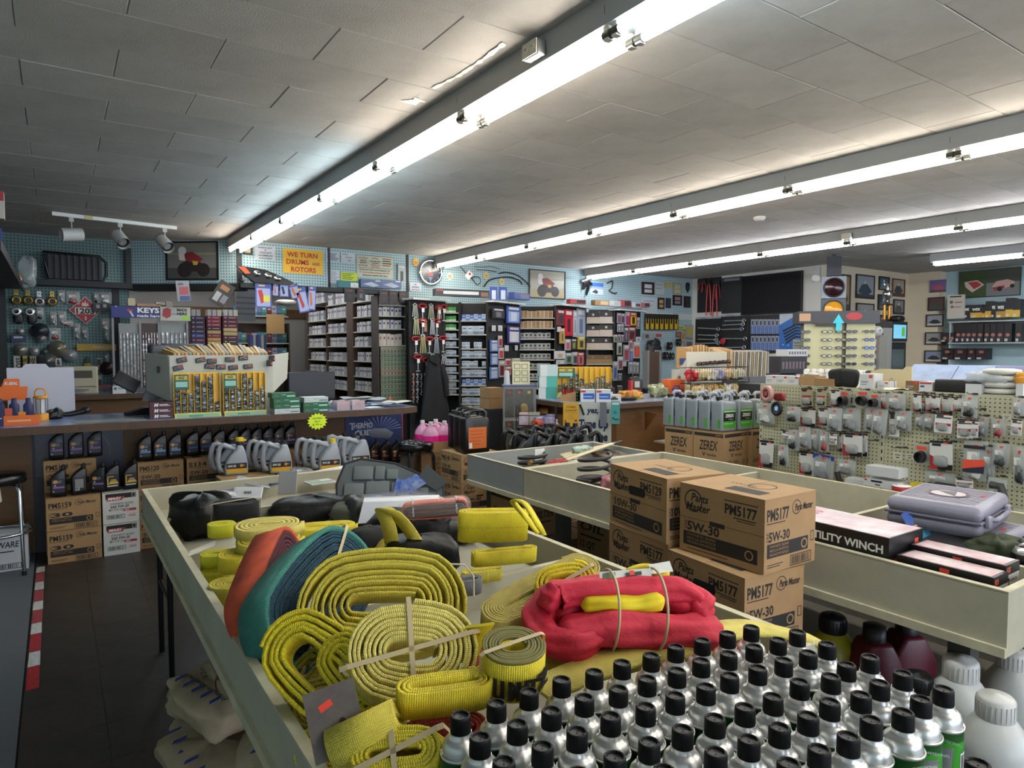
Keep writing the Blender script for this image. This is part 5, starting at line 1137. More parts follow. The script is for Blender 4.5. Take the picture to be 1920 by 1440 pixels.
# things on top of the gondola
GT=GZ+.001
def top_box(label,x0,y0,x1,y1,X,depth,m,name='product_box',pr=None):return box_px(label,x0,y0,x1,y1,X,depth,m,name,'box',pr)
def on_top(x,X):p=at(*zz(x,230),X=X);return Vc((X,p.y,GT))
lbw={'q':[(.1,.6,.5,.62,0),(.1,.5,.7,.78,0),(.65,.9,.08,.3,1)],'m':[mat('8f9499',.5),REDT]}
def tbox(label,x0,x1,h,X,depth,m,pr=None,name='product_box'):
 a,c=on_top(x0,X),on_top(x1,X);w=a.y-c.y;b=MB();b.bb(0,depth,-w,0,0,h);r=tag(b.build(name,m,None,Vc((X,a.y,GT))),label,'box')
 if pr:
  b=MB()
  for(u0,u1,v0,v1,k)in pr['q']:b.add([(-.0006,-w*u0,h*(1-v1)),(-.0006,-w*u1,h*(1-v1)),(-.0006,-w*u1,h*(1-v0)),(-.0006,-w*u0,h*(1-v0))],[(0,1,2,3)],k)
  b.build('print',pr['m'],r)
 return r
for k,(x0,x1)in enumerate(((132,205),(207,285),(288,360))):tbox(f'small white printed box on the gondola end, {ORD[k]} from the left',x0,x1,.065,4.64,.1,WB,lbw)
tbox('open cardboard tray at the left of the gondola top',367,470,.07,4.63,.14,KRAFT);tbox('low cardboard tray beside it on the gondola top',472,605,.055,4.63,.16,KRAFT2)
b=MB();b.lathe([(.045,0),(.05,.006),(.045,.02),(0,.028)],18,sy=1.2);tag(b.build('chrome_light',mat('b9b7ae',.2,metal=.6),None,on_top(448,4.7)+Vc((0,0,.071))),'chrome rimmed lamp lying on the cardboard tray','lamp')
for k,(x,tilt)in enumerate(((640,-.15),(705,.1))):b=MB();b.rbox((0,0,.065),(.08,.12,.13),.03,seg=3);tag(b.build('black_cover',mat('0f0f11',.7),None,on_top(x,4.68),(tilt,0,.2)),f"{('left', 'right')[k]} rounded black foam cover on the gondola top",'cover')
tbox('open white carton with brown inside on the gondola top',780,880,.1,4.64,.12,WB,lbw);tbox('small white box with red tag on the gondola top',905,985,.05,4.66,.1,WB,lbw)
b=MB();b.tube([(0,.02,0),(0,.018,.06),(0,0,.075),(0,-.018,.06),(0,-.02,0)],.003,6);tag(b.build('shackle',mat('8f9193',.3,metal=.8),None,on_top(1005,4.7)),'thin silver shackle standing on the gondola top','shackle')
b=MB();b.grid(lambda i,j:(.0+.08*j,-.08+.16*i,.004+.008*Si(i*6+j*4)),8,5);tag(b.build('crumpled_paper',mat('d0cfc6',.7),None,on_top(1030,4.6)),'crumpled white paper at the edge of the gondola top','paper')
b=MB();b.prism([(-.14,0),(.14,0),(.14,.15),(.1,.15),(.08,.13),(-.08,.13),(-.14,.11)],(0,0,0),-EY,EZ,.01);tag(b.build('cream_board',mat('cdbf98',.7),None,on_top(1000,4.86)),'torn cream cardboard sheet standing on the gondola top','board')
tbox('brown printed box on the gondola top',1100,1192,.062,4.63,.12,mat('7a5a3c',.7),lbw);tbox('white box with blue and red print on the gondola top',1194,1285,.06,4.63,.12,WB,{'q':[(.05,.95,.05,.25,0),(.1,.4,.4,.6,1)],'m':[mat('a83a34',.5),mat('2a4a8a',.5)]})
b=MB();b.rbox((.07,-.13,.04),(.12,.27,.08),.012,seg=2);tag(b.build('black_case',mat('141416',.5),None,on_top(1296,4.62)),'long black plastic case on the gondola top','case')
tbox('white box under the clear bag on the gondola top',1515,1625,.058,4.62,.12,WB);b=MB();blob(b,(.06,-.1,.03),(.06,.11,.04),9,amp=.25);tag(b.build('plastic_bag',mat('c9ced0',.15,alpha=.5,bump=.7,bscale=60),None,on_top(1510,4.62)+Vc((0,0,.06))),'crumpled clear plastic bag on the white box','bag')
for k in range(4):
 b=MB();b.lathe([(.07,0),(.095,.008),(.1,.02),(.095,.03),(.06,.036),(0,.036)],24);tag(b.build('white_disc',mat('c9c8bf',.5),None,on_top(1765,4.72)+Vc((0,0,.039*k))),f'round cream plastic cover, {ORD[k]} from the bottom of the stack of four','cover','stacked round covers')
b=MB();b.lathe([(.03,0),(.04,.02),(.03,.06),(0,.07)],16);tag(b.build('amber_light',mat('c98a2a',.25),None,on_top(1905,4.68)+Vc((0,0,.07))),'amber marker light at the right end of the gondola top','lamp');tbox('white box below the amber light',1865,1915,.07,4.62,.12,WB)
# long blue boxes at the back of the top shelf
for k,(x0,x1,z)in enumerate(((1085,1400,0),(1405,1660,0),(1665,1915,0))):
 a,c=on_top(x0,4.98),on_top(x1,4.98);w=a.y-c.y;b=MB();b.prism([(0,0),(.22,0),(.22,.16),(.14,.16),(0,.05)],(0,0,0),EX,EZ,w,0);o=b.build('wiper_carton',mat('8fa6cf' if k<2 else '6f74a8',.35,noise=.3,nscale=10),None,Vc((4.98,c.y+w,GT)))
 tag(o,f'long pale blue sloped carton on the gondola top, {ORD[k]} from the left','box','blue sloped cartons')
 b=MB();b.add([(-.001,-.0,.0),(-.001,-w,.0),(-.001,-w,.05),(-.001,0,.05)],[(0,1,2,3)]);b.build('blue_edge',mat('3a5ba8',.4),o)
 if k==2:b=MB();nv=Vc((-.11,0,.14)).normalized();b.text('clean',Vc((.03,-w*.25,.078)),-EY,Vc((.14,0,.11)),.05,w=w*.5,bold=.03,off=.002);b.build('printed_lettering',WHITE,o)
 # -- further aisle shelves seen over the gondola
sh=thing('aisle_shelf','far aisle shelf crowded with small bottles and aerosols','shelf',(6.9,2.8,0))
b=MB();b.bb(-.3,.3,-2.2,1.6,1.2,1.22);b.build('shelf_board',GCR,sh);b=MB();b.bb(-.02,.02,-2.2,1.6,0,1.2);b.build('back_panel',GCR,sh)
capm=[mat('d4d4d0',.5),mat('1a1a1c',.4),mat('c49a74',.5),mat('c4c4c8',.4),mat('8f3a9c',.5),mat('3a4aa8',.5),mat('a82a2a',.5)]
BT={}
def small_bottle(k):
 if k not in BT:
  b=MB();b.lathe([(.03,0),(.033,.01),(.033,.11),(.025,.13)],14);bd=b.mesh('bottle_body',[mat(('c9cac6','1c1d20','c9c4b4','b4b8bc','d0d0d4','4a4a8a','c4c4c0')[k],.4)]);b=MB();b.lathe([(.03,.125),(.031,.13),(.028,.165),(0,.172)],14);BT[k]=(bd,b.mesh('cap',[capm[k]]))
 return BT[k]
seq=[0]*8+[1]*8+[2]*4+[3]*4+[0]*3+[4]*2+[5,5,0,6,3,0,3,0]
for i,k in enumerate(seq):
 for rw in range(2):
  y=4.2-i*.083+Ru(-.01,.01);r=thing('small_bottle',f"{('white', 'black', 'tan', 'silver', 'purple', 'blue', 'red')[k]} capped small bottle crowded on the far aisle shelf",'bottle',(6.68+rw*.12,y,1.221),0,'small capped bottles on the far aisle shelf')
  for nm,me in zip(('bottle_body','cap'),small_bottle(k)):put(nm,me,r)
  # -- contents of the right-hand bins
zw=lambda x,y:(1480+x*.22917,940+y*.22917)
BZ=.681
r=thing('winch_box','long black and white UTILITY WINCH box in the cream bin','box',(2.58,1.43,BZ+.076))
b=MB();b.bb(-.125,.125,-.22,.6,-.075,.165);b.build('box_body',mat('141416',.4),r);b=MB();b.bb(-.12,.12,-.215,.595,.165,.1665);b.build('box_top',mat('c9c6c8',.35,noise=1,nscale=6,col2='b07a80'),r)
b=MB();b.text('UTILITY WINCH',(-.126,.1,.105),-EY,EZ,.03,0,w=.3,bold=.03);b.text('DC',(-.126,.19,.105),-EY,EZ,.045,1,w=.08,bold=.05);b.text('2000 DC',(-.02,-.2205,.06),EX,EZ,.02,1,w=.06,bold=.03);b.text('UTILITY WINCH',(.045,-.2205,.06),EX,EZ,.012,0,w=.07);b.quad((-.09,-.2205,.05),EX,EZ,.05,.035,1);b.quad((.06,-.2208,.115),EX,EZ,.028,.022,2);b.text('WARN',(-.085,-.2212,.06),EX,EZ,.012,0,w=.04);b.text('DC',(0,.2,.167),-EY,EX,.05,1,w=.07,bold=.04);b.build('printed_lettering',[mat('d4d4d0',.5),mat('b02a2c',.5),REDT],r)
for k,(px_,py_,h,lab)in enumerate(((2.53,1.03,.185,'left'),(2.65,1.04,.2,'right'))):
 r=thing('jack_box',f'{lab} white and black printed tool box in front of the winch box','box',(px_,py_,BZ));b=MB();b.bb(-.056,.056,-.14,.16,0,h-.035);b.build('box_body',mat('bdbdbb',.45),r);b=MB();b.bb(-.0565,.0565,-.1405,.1605,h-.035,h);b.build('lid',mat('141416',.4),r);b=MB();b.bb(-.05,.05,-.13,.15,h,h+.001);b.build('top_print',mat('c9c4c4',.35,noise=1,nscale=9,col2='b8606a'),r)
 b=MB();b.text('KS',(-.05,-.1412,h-.026),EX,EZ,.018,0,bold=.04);b.text('2',(-.045,-.1412,h-.075),EX,EZ,.03,1,bold=.04);b.text('WINCH',(-.02,-.1412,h-.062),EX,EZ,.012,1,w=.055,bold=.02);b.text('REMOTE',(-.02,-.1412,h-.08),EX,EZ,.012,1,w=.055,bold=.02);b.quad((-.045,-.1412,h-.12),EX,EZ,.06,.03,1);b.disc((.04,-.1412,h-.1),EX,EZ,.008,2);b.quad((-.057,.02,h-.027),-EY,EZ,.03,.018,3)
 b.build('printed_lettering',[mat('c9502c',.5),BLACK,mat('b9b08a',.5),REDT],r)
r=thing('small_carton','small purple and pink printed carton in the near corner of the bin','box',(2.645,.92,BZ),.2);b=MB();b.bb(-.045,.045,-.05,.06,0,.05);b.build('box_body',mat('3a3440',.45),r);b=MB();b.bb(-.0455,.0455,-.0505,.0605,.05,.051);b.build('top_print',mat('8a5a78',.4,noise=1,nscale=12,col2='b08a9a'),r);b=MB();b.bb(-.035,.035,.0,.03,.051,.052);b.build('label',mat('c4c4cc',.5),r)
PLG=mat('82808f',.4);PLD=mat('6b6a78',.45)
def toolcase(label,c,rz,sc):
 r=thing('tool_case',label,'case',c,rz);w,d,h=.5*sc,.38*sc,.07*sc
 b=MB();b.rbox((0,0,h*.5),(w,d,h),.03*sc,seg=3);b.build('lower_shell',PLD,r);b=MB();b.rbox((0,0,h*1.48),(w,d,h),.032*sc,seg=3);b.build('upper_shell',PLG,r)
 b=MB()
 for k in range(12):b.box((-w*.36+k*w*.065,0,h*1.985),(.004,d*.8,.003))
 stuff(b.build('ribs',PLG,r))
 b=MB();b.rbox((0,0,h),(w*1.01,d*1.01,.012),.004);b.build('seam',mat('5f5e6c',.45),r)
 b=MB();b.disc((0,0,h*2.0),EX,EY,.085*sc,0,24,.085*sc,off=.001);b.disc((0,0,h*2.0),EX,EY,.07*sc,1,24,off=.002);b.ring((0,0,h*2.0),EX,EY,.078*sc,.085*sc,2,off=.002);b.add([(-.05*sc,-.04*sc,h*2+.0035),(.06*sc,-.02*sc,h*2+.0035),(.03*sc,.05*sc,h*2+.0035)],[(0,1,2)],0);b.build('round_emblem',[mat('3a3038',.4),mat('c4bcc0',.4),mat('6a2a30',.4)],r)
 b=MB();b.box((w*.1,-d*.33,h*2.0),(.028,.016,.002));b.build('price_tag',REDT,r)
 b=MB();b.tube([(w*.22*s_,-d/2-.0,h)if q==0 else(w*.2*s_,-d/2-.022*sc,h)for s_,q in((-1,0),(-1,1),(1,1),(1,0))],.011*sc,8);b.build('handle',PLG,r)
 for s_ in(-1,1):b=MB();b.rbox((w*.33*s_,-d/2-.006,h),(.05*sc,.02,.05*sc),.006);b.build('latch',PLG,r)
 return r
toolcase('upper grey plastic tool case with round emblem in the cream bin',(3.12,1.3,.862),R(8),.9);toolcase('lower grey plastic tool case under the other case',(3.16,1.24,.735),R(2),.9)
sack('folded_tarp','folded dark green cloth lying in front of the grey cases','cloth',(2.98,1.07,.79),(.1,.065,.045),21,mat('39422c',.8,bump=.5,bscale=40),.0,amp=.25)
sack('dark_gear','black webbing gear heaped in the right of the cream bin','gear',(3.06,.97,.69),(.24,.09,.06),22,BAG,0,amp=.2)
r=thing('scraper_pack','blue and purple Ice Scraper Mat package leaning on the grey case','package',at(1715,985,X=2.9),rot=basis((-.5,-.8,.35),(.85,-.45,.3)));b=MB();b.grid(lambda i,j:(-.04+.08*i,-.06+.12*j,.012*Si(j*2.2)),4,8);b.build('package',mat('2a4fa0',.35),r);b=MB();b.quad((-.04,-.055,.008),EX,EY,.08,.04,0,.004);b.quad((-.04,-.005,.013),EX,EY,.08,.008,1,.003);b.text('Ice Scraper Mat',(.036,-.025,.014),-EX,-EY,.012,2,w=.07,bold=.02,off=-.003);b.build('print',[mat('2a8aa8',.4),mat('c89a74',.4),WHITE],r)
b=MB();b.prism([(0,0),(.22,0),(.22,.1),(.2,.13),(.15,.13),(.13,.1),(0,.06)],(0,0,0),EX,EZ,.004);b.bb(0,.004,-.09,0,0,.06);b.bb(.216,.22,-.09,0,0,.1);tag(b.build('cardboard_tray',KRAFT2,None,(2.66,1.58,BZ+.06),(0,0,-.05)),'cut open cardboard tray standing in the bin corner','box')
# torch can at the right edge
r=thing('torch_can','black spray can with silver shoulder standing at the right edge of the bin','aerosol can',(3.02,.905,.74));b=MB();b.lathe([(.036,0),(.037,.004),(.037,.15)],20);b.build('can_body',mat('121214',.35),r);b=MB();b.lathe([(.037,.15),(.038,.153),(.037,.158),(.03,.168),(.018,.176),(.02,.182),(.02,.19),(.012,.196)],20);b.build('shoulder',steel,r);b=MB();b.cyl((0,0,.19),(0,0,.218),.011,n=12);b.build('valve',BLACK,r);b=MB();b.quad((-.02,-.0375,.1),EX,EZ,.04,.02,0);b.quad((-.02,-.0375,.06),EX,EZ,.035,.03,1);b.build('label',[mat('a8283a',.5),LABW],r)
for k,dx in enumerate((-.08,.07)):b=MB();b.lathe([(.04,0),(.05,.01),(.052,.05),(.04,.075),(.02,.085),(0,.085)],20,[0,1,0,1,0]);tag(b.build('silver_lamp',[steel,mat('55565a',.2,metal=.9)],None,(3.02+dx,.95+.03*k,.8)),f"{('left', 'right')[k]} silver ringed lamp beside the black spray can",'lamp')
for k,(x,y)in enumerate(((2.85,.9),(2.93,.88),(3.1,.88),(3.2,.9))):b=MB();b.rbox((0,0,.04),(.07,.03,.09),.006);b.quad((-.02,-.0155,.03),EX,EZ,.03,.04,1,.0005);tag(b.build('black_blister',[mat('18181a',.35),mat('a9adb0',.5)],None,(x,y,.7),(.3,.1,.2*k)),f'black packaged gear piece {ORD[k]} from the left by the spray can','package','black packaged gear in the bin')
# middle part of the cream bin
for k,(x,y,w,d,m,lab)in enumerate(((2.62,1.95,.3,.3,WB,'large white carton tray of clear bags in the cream bin'),(3.0,1.95,.32,.28,WB,'second white carton tray of clear bags in the cream bin'),(2.72,2.35,.28,.22,KRAFT,'brown carton tray in the middle of the cream bin'),(3.2,2.3,.3,.25,KRAFT2,'shallow brown tray near the far rail of the cream bin'))):
 r=thing('parts_tray',lab,'box',(x,y,BZ));t=.004;h=.09
 for(x0,x1,y0,y1)in((-w/2,w/2,-d/2,-d/2+t),(-w/2,w/2,d/2-t,d/2),(-w/2,-w/2+t,-d/2,d/2),(w/2-t,w/2,-d/2,d/2)):b=MB();b.bb(x0,x1,y0,y1,0,h);b.build('side',m,r)
 b=MB();b.bb(-w/2,w/2,-d/2,d/2,0,t);b.build('base',m,r)
 for q in range(3):sack('small_bag',f'{ORD[q]} small clear parts bag lying in the {lab[:28].strip()}','bag',(x-.09+.09*q,y+Ru(-.04,.04),BZ+.01),(.045,.07,.045),60+q+k*3,mat('c9cdd0',.15,alpha=.6,bump=.8,bscale=50),Ru(0,3),amp=.3)
for k,(x,y,c)in enumerate(((2.52,1.7,'a8282c'),(2.6,1.72,'9c2428'))):b=MB();b.tube([(-.1,0,.02),(-.03,.02,.03),(.03,-.01,.03),(.1,.01,.02)],.012,8);tag(b.build('red_cord',mat(c,.5),None,(x,y,BZ+.06)),f"{('left', 'right')[k]} coiled red cord behind the winch box",'cord')
b=MB();b.rbox((0,0,.03),(.16,.12,.06),.01);tag(b.build('red_case',mat('a8302c',.5),None,(2.56,1.82,BZ+.09)),'red plastic case beside the white carton tray','case')
sack('pink_pack','pink bagged package beside the oil cases in the bin','package',(2.72,2.86,BZ+.07),(.14,.1,.06),25,mat('b87a86',.2,alpha=.9),.2);r=thing('hose_coil','black ribbed air hose coil with pink trim in the cream bin','hose',(2.68,3.06,BZ+.06),.3);b=MB()
P=[(.13*Co(t*.35)*(1-.002*t),.09*Si(t*.35),.012+.003*t)for t in range(72)];b.tube(P,.011,6);b.build('hose',mat('17171a',.5),r);b=MB();b.rbox((-.05,0,.08),(.18,.1,.03),.008);b.build('card',mat('2a2024',.5),r)
# grey bin: hose, red tools, rods
r=thing('air_hose','black hose coil with brass ends in the blue-grey bin','hose',(2.62,3.62,BZ+.06));b=MB();b.tube([(.1*Co(t*.4),.07*Si(t*.4),.02+.0022*t)for t in range(64)],.012,8);b.build('hose',mat('161618',.5),r);b=MB();b.cyl((.1,0,.03),(.15,.02,.05),.013,n=10);b.cyl((-.06,-.07,.12),(-.1,-.1,.12),.013,n=10);b.build('brass_end',mat('b08a3c',.3,metal=.8),r);b=MB();b.bb(.02,.1,.0,.001,.1,.19);b.build('card',WHITE,r)
for k in range(3):r=thing('red_tool',f'red handled tool lying {ORD[k]} from the left in the blue-grey bin','tool',(2.78+.1*k,3.64+.05*k,BZ+.13),-.35+.1*k);b=MB();b.rbox((0,0,0),(.16,.03,.02),.008);b.build('handle',mat('9c2024',.45),r);b=MB();b.cyl((.08,0,0),(.2,0,.0),.007,n=8);b.build('shaft',steel,r)
for k in range(7):
 y=3.66+.04*k;r=thing('fiberglass_rod',f'thin pale rod {ORD[k]} from the front in the blue-grey bin','rod',(2.95+.02*k,y,BZ+.14),group='thin rods in the grey bin');b=MB();b.cyl((0,0,0),(.55,.12-.03*k,.06),.006,n=8);b.build('rod',mat(('c9b98a','d4d4cc','c4a860','d0cfc4')[k%4],.4),r);b=MB();b.cyl((.55,.12-.03*k,.06),(.57,.125-.031*k,.062),.009,n=8);b.build('tip',mat('3a3a3a',.5),r)
sack('green_pack','green and white bagged pack lying on the rods','package',(3.22,3.82,BZ+.14),(.1,.04,.03),33,mat('3f7a5c',.4,noise=1,nscale=30,col2='c9d0c9'),.15)
sack('small_parts','loose dark fittings at the right end of the blue-grey bin','fittings',(3.42,3.75,BZ+.05),(.12,.1,.05),34,mat('5a4a3a',.5,noise=.6,nscale=30),0,amp=.3)
# -- jugs on the floor under the bins
def funnel_jug(label,loc,sc,col,capc,rib=True,grp=None,alpha=1.0):
 r=thing('fluid_container',label,'jug',loc,Ru(-.3,.3),grp);b=MB();b.lathe([(.075*sc,0),(.08*sc,.01*sc),(.08*sc,.17*sc),(.07*sc,.2*sc),(.045*sc,.235*sc),(.034*sc,.245*sc)],24);b.build('body',mat(col,.35,alpha=alpha),r)
 b=MB();b.lathe([(.04*sc,.24*sc),(.041*sc,.242*sc),(.04*sc,.285*sc),(.034*sc,.292*sc),(.01*sc,.294*sc),(.008*sc,.297*sc),(0,.297*sc)],24)
 if rib:
  for k in range(24):a=k*Pi/12;b.box((.0405*sc*Co(a),.0405*sc*Si(a),.262*sc),(.002*sc,.003*sc,.036*sc),0,(0,0,a))
 b.build('cap',mat(capc,.4),r);return r
ux=lambda u,v,z:at(u,v,Z=z)
usf=thing('under_shelf','low wooden shelf under the cream bin holding fluid jugs','shelf',(2.98,2.1,0));b=MB();b.bb(-.5,.5,-1.2,1.2,.16,.18);b.build('shelf_board',mat('4a4740',.7),usf)
for sx in(-.45,.45):
 for sy in(-1.1,1.1):b=MB();b.box((sx,sy,.08),(.05,.05,.16));b.build('foot',DARK,usf)
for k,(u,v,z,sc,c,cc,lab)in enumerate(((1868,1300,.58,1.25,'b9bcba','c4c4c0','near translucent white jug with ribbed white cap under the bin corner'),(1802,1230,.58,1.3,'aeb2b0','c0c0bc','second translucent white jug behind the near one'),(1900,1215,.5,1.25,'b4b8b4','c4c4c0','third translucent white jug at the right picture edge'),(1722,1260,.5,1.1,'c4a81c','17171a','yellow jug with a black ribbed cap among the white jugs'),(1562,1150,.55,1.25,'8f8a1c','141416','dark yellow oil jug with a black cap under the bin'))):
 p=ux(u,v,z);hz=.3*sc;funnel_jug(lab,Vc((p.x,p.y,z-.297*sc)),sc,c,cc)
for k,(u,v,z)in enumerate(((1640,1165,.56),(1700,1180,.5))):
 p=ux(u,v,z);r=thing('gear_oil_jug',f"{('front', 'rear')[k]} dark red angular oil jug under the cream bin",'jug',Vc((p.x,p.y,.2)),R(-30));b=MB();rprism(b,[(-.09,0),(.09,0),(.09,.2),(.04,.29),(-.04,.29),(-.09,.2)],.12,.014);b.build('jug_body',mat('5c1626',.4),r);b=MB();b.lathe([(.04,.285),(.041,.29),(.04,.345),(0,.35)],20);b.build('cap',mat('141416',.45),r)
 b=MB();b.box((0,0,-.01),(.2,.14,.02));b.build('base',mat('3c1018',.5),r)
for k,(u,v,lab,c)in enumerate(((1080,975,'dark blue jug standing in shadow under the cream bin','1a2036'),(1160,960,'second dark blue jug in shadow under the cream bin','1a2036'))):p=at(u,v,Y=3.0);r=gallon(lab,Vc((p.x+.2,2.75-.3*k,.181)),R(-80),None,'black')
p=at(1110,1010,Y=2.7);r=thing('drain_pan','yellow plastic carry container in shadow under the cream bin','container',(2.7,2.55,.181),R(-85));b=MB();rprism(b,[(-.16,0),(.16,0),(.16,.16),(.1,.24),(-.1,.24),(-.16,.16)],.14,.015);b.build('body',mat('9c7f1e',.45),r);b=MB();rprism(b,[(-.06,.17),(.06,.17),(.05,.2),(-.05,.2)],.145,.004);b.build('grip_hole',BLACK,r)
for k in range(4):carton(f'dark case on the floor in the shadow under the grey bin, {ORD[k]} from the left',(2.62+.33*(k%3),3.72,.001+(.3 if k==3 else 0)),(.31,.36,.295),style='lettered',code='OIL FILTER',grade='12',m=KRAFT2)
for k in range(3):carton(f'case on the floor under the far half of the cream bin, {ORD[k]} from the left',(3.0,3.3-.001*k-.0,.182+.001)if k==0 else(3.3,3.05-.35*(k-1),.182),(.26,.3,.36),style='lettered',code='OIL',grade='12 QT',m=KRAFT2)
# absorbent sacks under the sling bin
SK=mat('a8967a',.8,noise=.2,nscale=12,bump=.6,bscale=25)
for k,(c,d,rz,tx,lab,rx)in enumerate((((.47,2.72,.18),(.13,.22,.075),.3,1,'upper paper sack of floor absorbent with blue print under the sling bin',0),((.44,2.62,.001),(.16,.26,.08),.1,0,'lower paper sack of floor absorbent on the dark floor',0),((.66,2.4,.001),(.16,.2,.12),-.3,2,'rear paper sack of floor absorbent leaning under the sling bin',0))):
 r=thing('absorbent_sack',lab,'sack',c,rz);b=MB();blob(b,(0,0,d[2]),d,40+k,n=36,m=24,amp=.15,pw=.55);b.build('paper_sack',SK,r)
 b=MB()
 def on(x,y):return Vc((x*d[0],y*d[1],d[2]*2.03))
 for q in range(5):b.prism([(0,0),(.05,.012),(.06,.03),(.012,.02)],on(-.8,-.7+.3*q),EX,EY,.001,0)
 if tx!=0:b.text('Premium Absorbent',on(-.3,-.75),EY,-EX,.022,1,w=d[1]*1.4,bold=.01);b.quad(on(.25,-.3),EX,EY,.06,.09,2,.003);b.text('$8.25 ea',on(-.05,.2),Vc((.3,1,0)),Vc((-1,.3,0)),.02,1,w=.1)
 b.build('print',[mat('2a3f86',.6),INK,mat('24458c',.6)],r)
 # -- things on the main counter
CZ=1.0505
# white cardboard panel
a,c=at(12,690,Y=6.62),at(141,762,Y=6.62);w=c.x-a.x
b=MB();b.prism([(0,0),(w,0),(w,a.z-CZ),(w*.62,a.z-CZ),(w*.57,a.z-CZ+.03),(w*.27,a.z-CZ+.03),(w*.22,a.z-CZ),(0,a.z-CZ)],(0,0,0),EX,EZ,-.012);tag(b.build('white_board',mat('b9b9c4',.5),None,(a.x,6.62,CZ)),'large blank white tabbed board standing on the left of the counter','board')
# sealant display
r=thing('sealant_display','orange and navy K-Seal sealant counter display box','display',(-.3,6.16,CZ),-.05);OR_=mat('d9661c',.5);NV=mat('1c2050',.45)
b=MB();b.bb(-.1,.18,-.12,.1,0,.02);b.build('tray_base',OR_,r);b=MB();b.bb(-.02,.19,-.125,-.121,0,.07);b.build('tray_front',OR_,r);b=MB();b.bb(-.12,-.02,-.13,-.126,0,.17);b.build('navy_panel',NV,r)
b=MB();b.prism([(-.1,.17),(.1,.17),(.11,.27),(.06,.27),(.06,.33),(-.03,.33),(-.05,.27),(-.1,.26)],(0,.1,0),EX,EZ,.004);b.build('header',OR_,r)
for k in range(3):b=MB();rprism(b,[(-.03,0),(.03,0),(.03,.12),(.015,.14),(.015,.17),(-.015,.17),(-.015,.14),(-.03,.12)],.05,.006);o=b.build('sealant_bottle',NV,r);o.location=(-.05+.085*k,-.03,.02)
b=MB();b.text('K-SEAL',(-.03,.095,.285),EX,EZ,.022,0,w=.08,bold=.04,shear=.2);b.quad((-.02,-.057,.06),EX,EZ,.045,.06,1);b.quad((.06,-.057,.04),EX,EZ,.045,.05,2);b.quad((-.11,-.131,.05),EX,EZ,.08,.006,0);b.quad((-.11,-.131,.03),EX,EZ,.06,.006,0);b.quad((.0,-.1262,.025),EX,EZ,.14,.014,3)
b.build('print',[mat('d6d6da',.5),mat('c4563a',.5),mat('d98a2a',.5),mat('e0a070',.5)],r)
b=MB();b.bb(0,.14,0,.004,0,.22);o=tag(b.build('sale_card',mat('c9c4b8',.5),None,(-.5,6.4,CZ+.12)),'cream and red promotional card at the left picture edge','card');b=MB();b.quad((0,-.0006,.17),EX,EZ,.14,.05,0);b.text('GIFT IDEAS',(.02,-.0012,.19),EX,EZ,.014,1,w=.09,bold=.02);b.prism([(.1,.12),(.13,.12),(.135,.17),(.1,.17)],(0,-.0008,0),EX,EZ,.0004,0);b.build('print',[mat('a8202c',.5),WHITE],o);b=MB();b.bb(0,.1,0,.08,0,.12);tag(b.build('card_holder_box',OR_,None,(-.48,6.38,CZ)),'small orange carton under the promotional card','box')
# caged work lamp
r=thing('work_lamp','yellow caged work lamp with a loop handle','lamp',(-.11,6.33,CZ));OY=mat('d08a1c',.45)
b=MB();b.lathe([(.05,0),(.05,.05),(.045,.055)],18);b.build('base',OY,r);b=MB();b.lathe([(.034,.05),(.036,.16),(.03,.17),(0,.17)],18);b.build('lens',mat('b4b6b8',.15),r)
for k in range(8):a_=k*Pi/4;b=MB();b.cyl((.044*Co(a_),.044*Si(a_),.05),(.044*Co(a_),.044*Si(a_),.175),.0025,n=6);b.build('cage_bar',mat('55585c',.4,metal=.6),r)
b=MB();b.lathe([(.048,.172),(.05,.178),(.045,.19),(0,.192)],18);b.build('top_cap',OY,r);b=MB();b.tube([(-.032,0,.19),(-.034,0,.225),(-.02,0,.245),(.02,0,.245),(.034,0,.225),(.032,0,.19)],.006,8);b.build('handle',OY,r)
sack('cable_bundle','small black cable bundle beside the work lamp','cable',(-.02,6.4,CZ),(.045,.05,.04),71,mat('1c1c1e',.5),0,amp=.3)
r=thing('barcode_scanner','black handheld barcode scanner lying on the counter','scanner',(.1,6.55,CZ),.1);b=MB();b.tube([(-.14,0,.02),(-.02,0,.022),(.05,0,.035),(.09,0,.05)],[.015,.02,.024,.03],10);b.build('body',mat('161618',.4),r);b=MB();b.rbox((.1,0,.05),(.05,.07,.05),.015);b.build('head',mat('1d1d20',.35),r)
b=MB();b.bb(-.22,.26,-.11,.11,0,.0015);b.bb(-.2,.24,-.09,.09,.0015,.0018,1);tag(b.build('counter_mat',[mat('8f8d80',.5,noise=.3,nscale=60),mat('a29f90',.5,noise=.4,nscale=90)],None,(.31,6.05,CZ)),'printed grey paper mat taped to the counter top','mat')
r=thing('card_terminal','black payment terminal with a lit silver screen','terminal',(.56,6.42,CZ),.35);b=MB();b.prism([(-.1,0),(.1,0),(.1,.06),(.04,.06),(-.1,.025)],(0,.04,0),EX,EZ,.08);b.build('body',mat('17171a',.35),r);b=MB();b.quad((.04,-.03,.0605),EX,EY,.055,.06);b.build('screen',mat('aeb4bc',.2),r)
for k in range(3):
 r=thing('parts_box',f'maroon box printed with a white M, {ORD[k]} from the bottom of the pile','box',(.69,6.02,CZ+.044*k),-.05,'maroon boxes on the counter');b=MB();b.bb(-.09,.075,-.06,.06,0,.043);b.build('box_body',mat('4a1a28',.5),r);b=MB();b.text('M',(-.06,-.0605,.008),EX,EZ,.026,bold=.05,shear=.2);b.quad((-.022,-.0605,.022),EX,EZ,.06,.004);b.quad((-.022,-.0605,.013),EX,EZ,.075,.004);b.build('print',WHITE,r)
